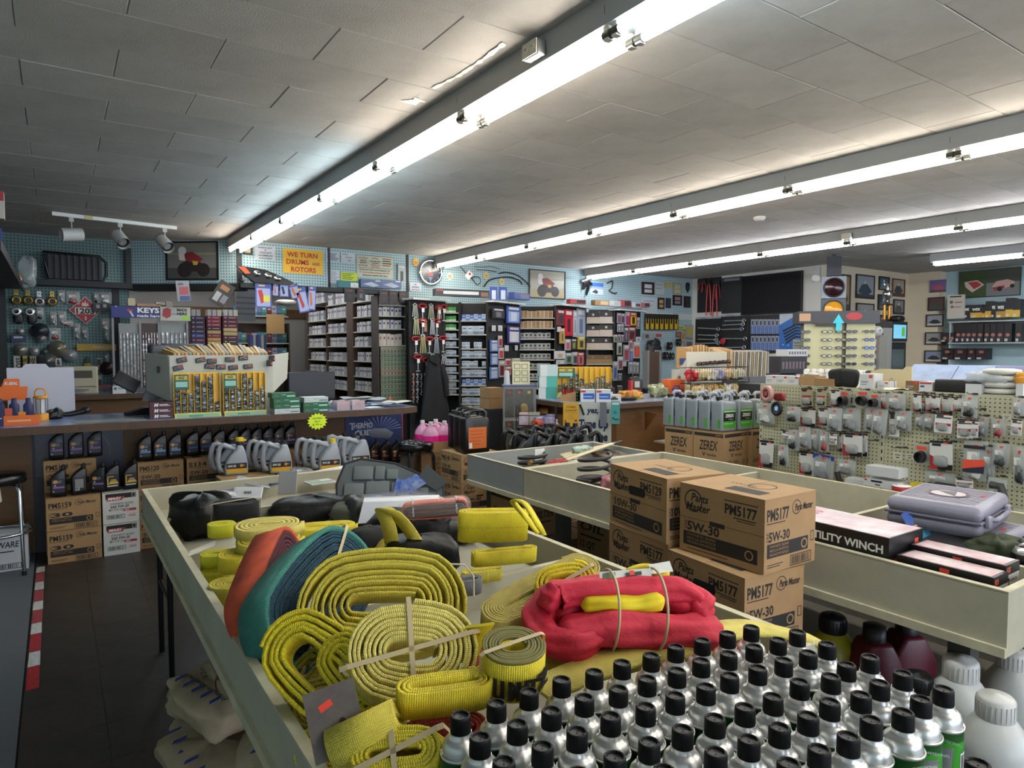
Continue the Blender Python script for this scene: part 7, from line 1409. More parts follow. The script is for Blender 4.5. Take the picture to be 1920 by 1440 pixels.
# wire rack of bagged fittings in front
r=thing('wire_rack','black two-tier wire rack of bagged fittings above the antifreeze jugs','rack',(6.25,5.2,CZ),R(-3))
for z in(.16,.34):
 b=MB();b.tube([(-.35,-.1,z),(.62,-.1,z),(.62,.06,z),(-.35,.06,z)],.004,5,closed=True);b.build('wire_rim',wm,r);b=MB()
 for k in range(24):b.cyl((-.33+k*.04,-.1,z-.14),(-.33+k*.04,-.1,z),.0018,n=4,caps=False)
 stuff(b.build('wire_mesh',wm,r));b=MB();b.bb(-.35,.62,-.1,.06,z-.15,z-.145);b.build('tier',wm,r)
for x in(-.35,.62):b=MB();b.cyl((x,-.1,0),(x,-.1,.36),.005,n=6);b.build('post',wm,r)
for k in range(8):sack('fitting_bag',f'{ORD[k]} bag from the left on the upper tier of the wire rack','bag',(5.98+.112*k,5.18-.005*k,CZ+.197),(.06,.06,.055),110+k,mat(('b02a30','c4b48a','c9b894','b9b4ac','8f8fb0','c4a87a','b4ac90','c0bca8')[k],.25),.2*k,amp=.3,group='bagged fittings on the wire rack')
for k in range(8):sack('fitting_bag',f'{ORD[k]} bag from the left on the lower tier of the wire rack','bag',(5.98+.112*k,5.17-.005*k,CZ+.02),(.06,.065,.06),130+k,mat(('c4ac78','c9b48a','b8a070','c09a60','a08a40','d0d0cc','c4b080','b4a470')[k],.25),.2*k,amp=.3,group='bagged fittings on the wire rack')
# -- flat goods helper
def card(label,name,cat,u0,v0,u1,v1,P,N,m,th=.004,prints=(),group=None,frame=None,tilt=.0,out=.0):
 """upright flat thing whose outline is (u0,v0)-(u1,v1) on the plane P,N; prints are rectangles and lettering in its own face"""
 N=Vc(N).normalized();T=Vc((-N.y,N.x,0));P=Vc(P)+N*out
 a,c=at(u0,v0,P=P,N=N),at(u1,v1,P=P,N=N);w=(c-a).dot(T);h=a.z-c.z;ctr=(a+c)/2
 r=thing(name,label,cat,ctr,rot=(0,0,A2(T.y,T.x)),group=group)
 if tilt:r.rotation_euler=(Mr(A2(T.y,T.x),3,'Z')@Mr(tilt,3,'Y')).to_euler()
 b=MB();b.bb(-w/2,w/2,-th,0,-h/2,h/2);b.build('sheet' if th<.003 else 'body',m,r)
 if frame:
  t=frame[1];b=MB()
  b.bb(-w/2-t,w/2+t,-th-.012,.0,h/2,h/2+t);b.bb(-w/2-t,w/2+t,-th-.012,.0,-h/2-t,-h/2);b.bb(-w/2-t,-w/2,-th-.012,.0,-h/2,h/2);b.bb(w/2,w/2+t,-th-.012,.0,-h/2,h/2);b.build('frame',frame[0],r)
 if prints:
  b=MB();ms=[];y=-th
  def mi(m_):
   if m_ not in ms:ms.append(m_)
   return ms.index(m_)
  for k,p in enumerate(prints):
   if p[0]=='t':_,tx,fx,fy,fh,fw,m_=p[:7];b.text(tx,(-w/2+w*fx,y,h/2-h*fy),EX,EZ,h*fh,mi(m_),w=w*fw,align='c',bold=p[7]if len(p)>7 else .02,off=.001+.0002*k)
   elif p[0]=='q':_,x0,y0,x1,y1,m_=p;b.quad((-w/2+w*x0,y,h/2-h*y1),EX,EZ,w*(x1-x0),h*(y1-y0),mi(m_),off=.0006+.00015*k)
   elif p[0]=='p':_,pts,m_=p;b.add([(-w/2+w*x,y-.0007-.00015*k,h/2-h*yy)for x,yy in pts],[tuple(range(len(pts)))],mi(m_))
   elif p[0]=='d':_,x,yy,rr,m_=p;b.disc((-w/2+w*x,y,h/2-h*yy),EX,EZ,rr,mi(m_),18,off=.0008+.00015*k)
  b.build('print',ms,r)
 return r
C=lambda h,r_=.5:mat(h,r_)
SY=-EY
PW=(2,9.494,2.7)
red_,navy,paper,hand=C('a8281c'),C('1c2a50'),C('b4bcc6',.6),C('3a4a6a')
card('white paper notice about headlight and taillight assemblies','paper_notice','sign',478,459,517,489,PW,SY,paper,.002,[('t','HEADLIGHT',.5,.2,.1,.7,INK),('t','&',.5,.36,.1,.08,INK),('t','TAILLIGHT',.5,.54,.1,.6,INK),('t','ASSEMBLIES',.5,.74,.1,.7,INK),('t','AVAILABLE',.5,.93,.1,.65,INK)])
card('yellow sign with red letters WE TURN DRUMS AND ROTORS','shop_sign','sign',530,465,606,516,PW,SY,C('d0a412',.35),.004,[('t','WE TURN',.48,.32,.2,.76,red_,.03),('t','DRUMS',.36,.62,.2,.56,red_,.03),('t','AND',.82,.62,.12,.2,red_,.03),('t','ROTORS',.5,.92,.2,.62,red_,.03)])
def scrib(n,m_):return[('q',.08,.12+k*.8/n,Ru(.6,.94),.12+k*.8/n+.35/n,m_)for k in range(n)]
card('left white card with handwritten notes on the soffit','note_card','sign',611,472,637,492,PW,SY,paper,.002,scrib(5,hand));card('right white card with handwritten notes on the soffit','note_card','sign',639,474,666,494,PW,SY,paper,.002,[('q',.1,.1,.5,.16,hand),('q',.3,.4,.8,.46,hand),('t','$5.00',.6,.8,.12,.2,hand)])
cr_=C('aeb6a4',.55)
card('cream framed notice sign about electrical parts returns','notice_sign','sign',669,477,737,523,PW,SY,cr_,.004,[('q',0,.0,1,.02,INK),('q',.02,.56,.98,.575,INK),('t','ELECTRICAL',.17,.16,.07,.26,red_),('t','PARTS',.17,.28,.07,.16,INK),('t','ARE NOT',.17,.38,.07,.18,INK),('t','RETURNABLE',.17,.5,.07,.26,red_),('t','NOTICE',.5,.16,.07,.16,red_),('t','Any part that',.5,.27,.06,.28,INK),('t','has been',.5,.36,.06,.18,INK),('t','installed is not',.5,.45,.06,.28,red_),('t','returnable',.5,.53,.06,.22,red_),('q',.7,.1,.95,.14,red_),('q',.7,.2,.93,.24,INK),('q',.7,.3,.95,.34,INK),('q',.7,.4,.92,.44,red_),('t','Returns must accompany all',.48,.68,.06,.84,INK),('t','A restocking charge of 15%',.48,.8,.06,.84,red_),('t','Returns within 30 days',.5,.93,.06,.7,INK)])
card('small framed picture beside the first ceiling light','picture_frame','picture',458,463,470,475,PW,SY,C('9aa88f'),.004,[('q',.1,.2,.9,.8,C('c9b08a'))],frame=(C('3a2c20'),.02))
card('white printed list below the handwritten cards','paper_notice','sign',617,506,636,531,PW,SY,paper,.002,scrib(6,C('7a8a9c')));card('lime yellow handwritten card below the notes','note_card','sign',639,510,670,528,PW,SY,C('b4c81c'),.002,scrib(4,C('3a5a1c')))
card('grey blister card hanging beside the cream notice','hanging_package','package',746,495,760,529,PW,SY,C('8f9a9c',.4),.006,[('q',.3,.4,.7,.95,C('2a2c30')),('q',.1,.1,.9,.2,paper)],out=.02)
card('white no returns on tools note under the clock','paper_notice','sign',768,529,790,547,PW,SY,paper,.002,[('t','NO',.5,.3,.16,.2,INK),('t','RETURNS',.5,.6,.16,.6,INK),('t','ON TOOLS',.5,.9,.16,.7,INK)],out=.006)
for k,(u,v,c)in enumerate(((779,492,'c89a2c'),(843,518,'b9bca8'),(911,517,'c9b870'),(940,528,'c4ba7c'))):
 p=at(u,v,P=PW,N=SY);b=MB();n=10;pts=[((.055 if i%2 else .046)*Co(Pi*i/n),(.065 if i%2 else .056)*Si(Pi*i/n))for i in range(2*n)];b.prism(pts,(0,-.008,0),EX,EZ,.002);r=tag(b.build('price_star',C(c),None,p),('orange starburst tag beside the clock','pale starburst tag right of the clock','yellow starburst tag among the belts','yellow starburst tag above the blue packs')[k],'price sign');b=MB();b.quad((-.03,-.0105,.0),EX,EZ,.06,.012);b.quad((-.025,-.0105,-.025),EX,EZ,.05,.01);b.build('print',C('a8482c'),r)
 # clock
p=at(806,511,P=PW,N=SY);r=thing('wall_clock','large round chrome rimmed dark clock with red badge','clock',p);r.scale=(1.18,1,1.18);b=MB();b.X=Mr(R(90),4,'X');b.lathe([(.17,0),(.178,.02),(.17,.05),(.15,.05),(.143,.03)],40,closed=False);b.build('chrome_rim',mat('b9bec2',.15,metal=1),r);b=MB();b.disc((0,-.02,0),EX,EZ,.148,0,40);b.build('dial',C('232c38',.3),r)
b=MB()
for k in range(12):a_=k*Pi/6;b.box((.13*Co(a_),-.022,.13*Si(a_)),(.018,.002,.005),0,(0,-a_,0))
b.quad((-.035,-.0225,-.05),EX,EZ,.07,.035,1);b.prism([(-.035,-.06),(0,-.12),(.035,-.06)],(0,-.021,0),EX,EZ,.001,2);b.build('dial_print',[C('9aa4ac'),C('a82c2c'),C('3f6a86')],r);b=MB();b.box((-.03,-.026,.03),(.09,.002,.006),0,(0,.7,0));b.box((.03,-.027,.02),(.11,.002,.005),0,(0,-.2,0));b.build('hands',WHITE,r)
# belts, wipers and hoses hung on the wall
def hung(label,name,cat,pts,rad,m,extra=None,out=.02):
 P=[at(u,v,P=PW,N=SY)+Vc((0,-out,0))for u,v in pts];Q=[]
 for i in range(len(P)-1):
  p0,p1,p2,p3=P[max(0,i-1)],P[i],P[i+1],P[min(len(P)-1,i+2)]
  for t in range(5):t/=5;Q.append(.5*((2*p1)+(p2-p0)*t+(2*p0-5*p1+4*p2-p3)*t*t+(3*p1-p0-3*p2+p3)*t**3))
 Q.append(P[-1]);b=MB();b.tube([q-P[0]for q in Q],rad,6);return tag(b.build(name,m,None,P[0]),label,cat)
hung('black drive belt looped below a paper sleeve','drive_belt','belt',[(861,498),(872,512),(885,524),(893,534),(899,530),(898,521),(890,519),(882,522)],.006,BLACK);card('white paper sleeve around the black drive belt','belt_sleeve','label',874,508,884,524,PW,SY,WHITE,.004,[('d',.5,.3,.02,C('a8281c'))],out=.03,tilt=.7)
hung('upper thin red and black wiper arm on the wall','wiper_arm','wiper',[(888,500),(905,501),(920,500),(937,505)],.005,C('6a3a34'));hung('lower thin black wiper arm on the wall','wiper_arm','wiper',[(893,506),(912,507),(930,510)],.005,C('2a2426'));hung('long arched black battery cable on the wall','battery_cable','cable',[(906,538),(916,526),(934,521),(955,520),(972,526),(978,534)],.011,BLACK);hung('second arched black battery cable reaching the framed motorcycle','battery_cable','cable',[(934,513),(948,511),(966,515),(980,524),(993,537)],.01,BLACK)
# framed motorcycle photographs
def moto(label,u0,v0,u1,v1,P,N,bg,ground):
 R_,K_,W_,G_=C('7a2a2c'),C('2a2426'),C('c9c4c4'),C(ground)
 return card(label,'framed_photo','picture',u0,v0,u1,v1,P,N,C(bg,.3),.006,[('q',0,.7,1,1,G_),('q',0,.28,1,.33,C('8a8a70')),('p',[(.2,.75),(.3,.55),(.45,.45),(.62,.5),(.85,.75),(.8,.85),(.6,.8),(.4,.82)],K_),('d',.34,.76,.1,K_),('d',.72,.76,.09,K_),('p',[(.3,.3),(.5,.25),(.72,.45),(.6,.6),(.4,.52)],R_),('d',.3,.22,.055,W_),('p',[(.22,.3),(.34,.28),(.36,.5),(.24,.48)],W_),('p',[(.5,.5),(.62,.52),(.6,.62),(.52,.62)],C('b09a3c'))],frame=(BLACK,.02))
moto('framed photo of a motorcycle racer leaning, on the blue back wall',993,506,1058,560,PW,SY,'8a8a7c','9a8f6c')
NC=Vc((-.92,-1.2,0)).normalized();moto('framed photo of a red motorcycle racer above the key counter',314,456,408,522,(1.44,9.96,2.7),NC,'6f6f6c','4a4a4a')
# black fender, snow poster, horn
p=at(1097,537,P=PW,N=SY);r=thing('fender','black plastic motorcycle fender hung on the blue wall','fender',p+Vc((0,-.03,0)));b=MB();b.prism([(-.14,.08),(-.08,.13),(.03,.12),(.12,.06),(.13,.02),(.06,.03),(.05,-.06),(.0,-.17),(-.02,-.14),(.02,-.02),(0,.04),(-.07,-.07),(-.1,-.06),(-.07,.04)],(0,0,0),EX,EZ,.03);b.build('body',mat('121214',.25),r)
card('small bright photo of snow behind the fender','photo_print','picture',1107,530,1131,553,PW,SY,C('8fa4c4'),.003,[('q',0,.5,1,1,C('b9c4d0')),('p',[(.1,.8),(.4,.55),(.6,.75),(.5,.95)],C('3a4048')),('q',0,0,1,.3,C('3a6ab0'))]);hung('dark bent metal linkage hung on the wall','linkage_arm','part',[(1137,531),(1147,527),(1146,540),(1141,545),(1150,550),(1155,549)],.012,C('3a2c30'))
for k,(u0,v0,u1,v1,c,pr,lab)in enumerate(((1203,528,1226,553,'3a1c20','b9c4c8','maroon framed certificate on the blue wall'),(1228,528,1245,553,'a9b4b4',None,'pale paper certificate on the blue wall'),(1246,529,1259,541,'b9aa70',None,'small tan note on the blue wall'),(1261,529,1278,553,'9a9a80','b4b49a','gold edged certificate on the blue wall'),(1203,558,1231,586,'aab4bc',None,'large white paper sheet on the blue wall'),(1233,558,1245,580,'2a201c','b08a5c','dark plaque with a tan panel on the blue wall'),(1248,559,1257,578,'26262a','3a3a40','small dark arched plaque on the blue wall'),(1261,553,1278,573,'241a1a','8a7a7a','dark wooden award plaque on the blue wall'),(1282,555,1294,577,'1c181a','2c282a','narrow black plaque on the blue wall'))):card(lab,'wall_plaque','plaque',u0,v0,u1,v1,PW,SY,C(c),.012,[('q',.2,.18,.8,.5,C(pr)),('q',.2,.6,.8,.85,C(pr))]if pr else[('q',.1,.2,.8,.24,C('6a7478')),('q',.1,.5,.7,.54,C('6a7478'))])
p=at(1289,539,P=PW,N=SY);b=MB();b.prism([(0,-.11),(.055,-.03),(.062,.06),(.03,.1),(-.03,.1),(-.062,.06),(-.055,-.03)],(0,0,0),EX,EZ,.015);r=tag(b.build('wall_plaque',C('1f1a1c'),None,p),'shield shaped dark plaque on the blue wall','plaque');b=MB();b.prism([(0,-.07),(.035,0),(-.035,0)],(0,-.0152,.02),EX,EZ,.001);b.build('emblem',C('4a4448'),r)
# -- headlight, ledge goods
p=at(495,510,Y=9.36);r=thing('headlight','dark headlight assembly with orange corner lamp on the ledge','headlight',Vc((p.x,9.33,ZS+.002)),0)
b=MB();b.prism([(-.37,.21),(-.22,.2),(-.02,.18),(.12,.13),(.36,.03),(.34,.0),(.1,.0),(-.16,.01),(-.3,.12)],(0,0,0),EX,EZ,.1);b.build('housing',mat('1a1a1d',.2),r);b=MB();b.prism([(-.36,.2),(-.27,.195),(-.2,.12),(-.27,.11)],(0,-.1,0),EX,EZ,.004);b.build('corner_lens',mat('b84a24',.25),r)
for k,(x,z)in enumerate(((-.12,.12),(.02,.1),(.14,.07))):b=MB();b.lathe([(.045,0),(.03,.012),(0,.016)],16);b.build('reflector',mat('c4c8cc',.1,metal=1),r,(x,-.1,z),(R(90),0,0))
b=MB();b.tube([(-.3,-.05,.06),(-.33,-.05,.03),(-.28,-.05,.01)],.02,8);b.build('bracket',BLACK,r)
PL=(3,9.3,2.5)
for k,(u0,v0,u1,v1)in enumerate(((672,524,711,541),(711,525,748,543))):card(f"{('left', 'right')[k]} long blue lamp box on the ledge",'lamp_box','box',u0,v0,u1,v1,(3,9.36,2.5),SY,C('24487a',.35),.09,[('p',[(.1,.6),(.5,.3),(.9,.7),(.6,.9)],C('9aa8b8')),('q',.7,.08,.95,.2,C('c9ccd0'))],'blue lamp boxes on the ledge')
card('teal and white box lettered ECTR on the ledge','lamp_box','box',631,526,670,541,(3,9.36,2.5),SY,C('2a6a78'),.06,[('q',.6,.2,1,1,C('8f9a9c')),('t','ECTR',.8,.8,.5,.36,WHITE,.05)])
bc=C('3a4a9c',.35)
for k,(u0,v0,u1,v1,tl,lab)in enumerate(((478,531,509,577,0,'wide blue blister pack with a red tool hanging from the ledge'),(511,532,522,555,.05,'small blue blister pack next to the wide one'),(524,530,541,557,0,'blue blister pack with dark sockets hanging from the ledge'),(543,532,561,560,-.25,'tilted blue blister pack hanging from the ledge'),(556,538,577,586,-.2,'long blue and red blister pack hanging from the ledge'),(577,536,592,582,.05,'long narrow blue blister pack at the end of the ledge'))):
 card(lab,'hanging_package','package',u0,v0,u1,v1,(3,9.27,2.3),SY,bc,.01,[('q',.08,.2,.92,.95,C('8f9cc4',.25)),('p',[(.15,.3),(.4,.25),(.6,.75),(.35,.85)],C(('b0302c','b05a3a','26242c','b0643a','a83a44','c06a34')[k])),('q',.2,.05,.6,.12,C('c9b04a'))]+([('q',.5,.5,.9,.75,C('c9c43c'))]if k==0 else[]),'blue blister packs hanging from the ledge',tilt=tl)
for k,(u0,v0,u1,v1)in enumerate(((645,541,665,567),(669,541,684,564),(711,546,728,571),(729,546,745,571),(748,548,763,572))):card(f'dark packaged accessory hanging under the ledge, {ORD[k]} from the left','hanging_package','package',u0,v0,u1,v1,(3,9.28,2.3),SY,C('17171c'),.012,[('q',.2,.08,.8,.2,C('6a2c34')),('q',.3,.4,.7,.8,C('5a5c64' if k in(1,4)else '24242a'))],'dark packages hanging under the ledge')
# -- saw-tooth shelving on the back wall
KB=mat('17181b',.7,kind='peg',nscale=.0254,noise=.14,col2='060606');SHW=mat('a9a79c',.6);BWD=mat('4a3828',.7,kind='wood',col2='3a2b1f');LEDGE=mat('bfc1bc',.5)
def ray2(P,d,u):
 r_=ray(u,640);dx,dy=d;det=dx*(-r_.y)+r_.x*dy;t=(-P[0]*(-r_.y)-r_.x*P[1]*1.0)/det if False else(P[1]*r_.x-P[0]*r_.y)/(dx*r_.y-dy*r_.x);return(P[0]+dx*t,P[1]+dy*t)
nP=lambda dx,dy:(dx/math.hypot(dx,dy),dy/math.hypot(dx,dy))
dA,dS,dB=nP(.97,.24),nP(.83,-.56),nP(.92,.39)
q0=at(767,600,Y=9.1);T0=(q0.x,q0.y);T1=ray2(T0,dA,833);T1b=ray2(T1,dS,862);T2=ray2(T1b,dS,914);T3=ray2(T2,dB,972);T4=ray2(T3,dS,1042);T5=ray2(T4,dB,1097);T6=ray2(T5,dS,1152);T7=ray2(T6,nP(.95,.22),1200)
ZL=2.33
def peg_display(label,p,q,z1=ZL):
 p,q=Vc((*p,0)),Vc((*q,0));d=q-p;r=thing('pegboard_display',label,'display panel',p,A2(d.y,d.x));L=d.length
 b=MB();b.bb(.01,L-.01,.0,.02,0,z1);b.build('perforated_board',KB,r);b=MB();b.bb(0,.02,-.006,.03,0,z1);b.build('post',BLACK,r);b=MB();b.bb(L-.02,L,-.006,.03,0,z1);b.build('post',BLACK,r);b=MB();b.bb(-.02,L+.02,-.13,.12,z1,z1+.025);b.build('ledge',LEDGE,r);return r
PA=peg_display('black perforated display panel of red clamps and tools',T0,T1);PBn=peg_display('black perforated display panel with blue hose packs',T2,T3);PCn=peg_display('black perforated display panel with red tool packs',T4,T5);PDn=peg_display('black perforated display panel with small carded tools',T6,T7,2.3)
def shelf_unit(label,p,q,ys,dep,m,ztop=ZL,back=None,um=None):
 """bay between plan points p,q (left, right seen from the shop); ys are picture heights of its boards at its middle"""
 p,q=Vc((*p,0)),Vc((*q,0));d=q-p;L=d.length;n=Vc((d.y,-d.x,0)).normalized();mid=(p+q)/2
 r=thing('shelf_bay',label,'shelf',p,A2(d.y,d.x));zs=[]
 s_=ray(960,720)
 b=MB();b.bb(0,L,dep-.015,dep,0,ztop);b.build('back_panel',back or um or BWD,r)
 for x in(0,L-.018):b=MB();b.bb(x,x+.018,0,dep,0,ztop);b.build('side_panel',um or BWD,r)
 # centre column of the bay in the picture
 rr=mid;u_mid=None
 best=None
 for u in range(300,1400,2):
  e=ray(u,655);cr=abs(e.x*mid.y-e.y*mid.x)/math.hypot(e.x,e.y)
  if best is None or cr<best[0]:best=(cr,u)
 u_mid=best[1]
 for y in ys:
  z=at(u_mid,y,P=p,N=n).z;zs.append(z);b=MB();b.bb(.018,L-.018,0,dep-.015,z-.018,z);b.build('shelf_board',m,r)
 return r,zs,L
_SB={}
def sbox(w,h,d,cols,style):
 k=(w,h,d,cols,style)
 if k not in _SB:
  b=MB();b.bb(-w/2,w/2,0,d,0,h,0)
  if style=='logo':b.disc((0,0,h*.62),EX,EZ,w*.28,1,10);b.quad((-w*.4,0,h*.08),EX,EZ,w*.8,h*.16,2)
  elif style=='band':b.quad((-w/2,0,h*.0),EX,EZ,w,h*.34,1,.0006);b.quad((-w*.3,0,h*.62),EX,EZ,w*.6,h*.12,2,.0006)
  elif style=='tab':b.quad((-w*.32,0,h*.5),EX,EZ,w*.5,h*.22,1,.0006);b.quad((w*.3,0,0),EX,EZ,w*.2,h,2,.0006)
  elif style=='half':b.quad((-w/2,0,h*.52),EX,EZ,w,h*.48,1,.0006);b.disc((w*.0,0,h*.76),EX,EZ,min(w,h)*.12,2,10,off=.001)
  _SB[k]=b.mesh('product_box',[C(c)for c in cols])
 return _SB[k]
def fill(r,z,L,n,w,h,d,cols,style,label,group,x0=.03,fillr=.93,inset=.03,jit=.004,skip=()):
 x=x0;k=0;rz=r.rotation_euler.z;base=Vc(r.location)
 while x+w<L-.02 and k<n:
  if k not in skip:
   hh=h*random.choice((1,1,1,.93));loc=base+Mr(rz,3,'Z')@Vc((x+w/2,inset+Ru(0,.015),z+.0005))
   tag(put('parts_carton' if 'brown' in group else 'filter_carton' if 'filter' in group else 'product_box',sbox(w,hh,d,cols[k%len(cols)],style),None,loc,(0,0,rz+Ru(-.03,.03))),label,'box',group)
  x+=w+Ru(.0015,jit);k+=1
WB1=(('aab4bc','6a7c94','3c5a8c'),('b4bcc2','8a98a8','4a6a9c'),('a2acb6','5c7090','90a0b0'));WB2=(('b0b0ae','2a2c34','2c3c78'),('bab8b4','3a3a44','b0b0ae'),('a8a8a8','24243a','24387a'));BR=(('9a7850','8a6a44','b09a78'),('8f6f48','7a5c3a','c4b49a'),('a5835a','9a7a52','c9bca4'));GB_=(('8f9490','24262c','5a3a64'),('a0a29c','2c2e34','4a4a6a'),('979a98','26282e','6a4a5c'));GN=(('3a8f3a','a9c4a9','2a6a2a'),('4aa04a','c4d4c4','3a7a3a'));BLU=(('3a5a9c','8fa4cc','c4ccd8'),('9aaabf','5a74a4','2a4a8a'))
Z0=lambda zz_:540+zz_/6.0
rA1,zA,LA=shelf_unit('narrow dark shelf bay of white filter boxes beside the clamp panel',T1,T1b,[Z0(v)for v in(275,372,465,570,662,758,856,952,1040,1125,1195)],.28,SHW,um=mat('1d1c1c',.7))
for k,z in enumerate(zA):fill(rA1,z,LA,6,.052,.085 if k<9 else .09,.08,GN if k<3 else WB1,'band',f"{'green' if k < 3 else 'white'} filter box on shelf {ORD[k]} from the top of the narrow bay",'filter boxes in the narrow bay',x0=.02)
rA2,zB,LB=shelf_unit('wide dark shelf bay of white and blue filter boxes',T1b,T2,[Z0(v)for v in(365,520,680,780,892,990,1095,1200,1302,1395)],.28,SHW,um=mat('1d1c1c',.7))
for k,z in enumerate(zB):fill(rA2,z,LB,7,.06 if k!=1 else .085,.1 if k!=1 else .13,.09,BLU if k in(0,6)else WB1,'band',f"{'blue' if k in (0, 6) else 'pale'} filter box on shelf {ORD[k]} from the top of the wide bay",'filter boxes in the wide bay',skip=(2,5)if k==2 else((4,)if k==4 else()))
rB,zC,LC=shelf_unit('dark shelf bay of brown and grey boxes between two display panels',T3,T4,[Z0(v)for v in(335,450,570,690,805,915,1030,1130)],.28,SHW,um=mat('1b1b1c',.7))
for k,z in enumerate(zC):fill(rB,z,LC,8,.066 if k<2 else .07,.12 if k<2 else .1,.09,BR if k<2 else GB_,'tab' if k<2 else 'logo',f"{'brown' if k < 2 else 'grey'} box on shelf {ORD[k]} from the top of the middle bay",'boxes in the middle bay')
Z1_=lambda zz_:560+zz_/6.0
rC,zD,LD=shelf_unit('dark shelf bay of large black and cream boxes',T5,T6,[Z1_(v)for v in(268,415,565,735,890,1030)],.3,SHW,um=mat('1b1b1c',.7))
LBX=(('b4a494','1c1a1c','a9a49c'),('b0a49a','201c1e','b0a49a'))
for k,z in enumerate(zD):fill(rC,z,LD,2,.235,.2 if k<3 else .16,.2,LBX if k!=3 else(('8a6f4a','6a5438','8a6f4a'),),'half',f"{'large black and cream' if k != 3 else 'brown'} box on shelf {ORD[k]} from the top of the right bay",'large boxes in the right bay')
# goods hung on the panels
def hang_on(pan_p,pan_q,items,base,zf):
 p,q=Vc((*pan_p,0)),Vc((*pan_q,0));d=(q-p).normalized();n=Vc((d.y,-d.x,0))
 for k,(x0,y0,x1,y1,c1,c2,c3,lab)in enumerate(items):
  (u0,v0),(u1,v1)=zf(x0,y0),zf(x1,y1)
  card(lab,'hanging_package','package',u0,v0,u1,v1,p+EZ,n,C(c1,.35),.018,[('q',.12,.3,.88,.92,C(c2,.3)),('q',.3,.35,.7,.85,C(c3,.4)),('q',.15,.06,.85,.2,C('c4c4c0'))],base,out=.03+.008*(k%3))
za=lambda x,y:(760+x/6.0,540+y/6.0);zb=lambda x,y:(1000+x/6.0,560+y/6.0)
# red clamp handles with silver tools, panel A
def clamp_tool(lab,x,y,P,n,red,g):
 u,v=za(x,y);p=at(u,v,P=P,N=n)+n*.05;r=thing('hand_clamp',lab,'clamp',p,A2(-n.x,n.y)+Pi if False else A2(n.y,n.x)+Pi/2,g)
 b=MB();b.tube([(.075*Co(t),.0,.03*Si(t))for t in[2*Pi*i/18 for i in range(18)]],.012,6,closed=True);b.build('loop_handle',C('a81f24',.4)if red else C('8f9296',.3),r);b=MB();b.bb(-.025,.025,-.012,-.01,-.09,-.03);b.build('tag',WHITE,r);b=MB();b.cyl((0,0,-.03),(.0,0,-.2),.006,n=6);b.box((0,0,-.21),(.07,.012,.012));b.build('steel_bar',steel,r)
nA=Vc((dA[1],-dA[0],0));PAo=Vc((*T0,0))+EZ
for k,(x,y)in enumerate(((170,205),(355,225),(410,215),(170,370),(330,378),(95,572),(245,575),(400,565),(118,775),(215,810))):clamp_tool(f'red loop handled clamp, {ORD[k % 4]} along row {ORD[(0,0,0,1,1,2,2,2,3,3)[k]]} of the clamp panel',x,y,PAo,nA,True,'red handled clamps')
def rods(lab,x0,x1,y0,y1,c,k):
 p=at(*za((x0+x1)/2,y0),P=PAo,N=nA)+nA*.04;q=at(*za((x0+x1)/2,y1),P=PAo,N=nA)+nA*.04;wd_=(at(*za(x1,y0),P=PAo,N=nA)-at(*za(x0,y0),P=PAo,N=nA)).length;r=thing('tool_bundle',lab,'tools',p,A2(nA.y,nA.x)+Pi/2)
 for i in range(4):x=wd_*(-.4+.27*i);b=MB();b.cyl((x*.5,-.005*i,0),(x,-.005*i,q.z-p.z),.007,n=6);b.build('rod',C(c,.35),r)
 b=MB();b.tube([(-wd_*.4,0,.0),(0,0,.03),(wd_*.4,0,0)],.008,6);b.build('head',steel,r)
for k,a_ in enumerate(((55,120,195,325,'b9bab4'),(235,300,200,350,'b9b89a'),(335,380,215,345,'a88a78'),(65,135,350,525,'c4c89a'),(190,215,370,490,'a87a5c'),(255,310,360,525,'b4b8bc'),(140,210,545,735,'bcb884'),(300,355,570,735,'9aa0a6'),(255,320,760,840,'a9adb2'),(380,450,760,860,'b4b8bc'))):rods(f'bundle of thin metal tools hanging on the clamp panel, {ORD[k]} of ten',a_[0],a_[1],a_[2],a_[3],a_[4],k)
for k in range(14):
 u,v=za(75+45*(k%4),975+85*(k//4));p=at(u,v,P=PAo,N=nA)+nA*.03;b=MB();b.tube([(0,0,0),(.01,0,-.03),(-.01,0,-.06),(.008,0,-.08)],.009,6);b.rbox((0,0,.005),(.04,.012,.03),.004,1);tag(b.build('keychain_tool',[C('8f9296',.3),C(('b0562a','9a9c9e','55565a','a08a8a')[k%4])],None,p),f'small metal tool, {ORD[k % 4]} along lower row {ORD[k//4]} of the clamp panel','tool','small tools low on the clamp panel')
 # jacket
p=at(800,700,P=PAo,N=nA)+nA*.14;r=thing('jacket','dark work jacket hanging on the end of the clamp panel','jacket',p,A2(nA.y,nA.x)+Pi/2)
b=MB()
def jk(i,j):
 t=2*Pi*i;wv=.07+.22*min(1,j*1.05)**.8;z=.28-j*.98;return(wv*Co(t)*(1+.08*Si(5*t+j*3))+.04*j,.07*Si(t)*(1+.3*Si(4*t)),z)
b.grid(jk,26,14,0,True,True);b.build('coat',mat('17191d',.8,bump=.3,bscale=60),r);b=MB();b.tube([(-.06,-.02,.27),(-.09,-.05,.2),(0,-.08,.14),(.09,-.05,.2),(.06,-.02,.27)],.02,8);b.build('collar',mat('101114',.8),r);b=MB();b.tube([(.14,-.02,.12),(.2,-.04,-.1),(.24,-.03,-.35)],[.06,.065,.05],10);b.build('sleeve',mat('15171b',.8),r)
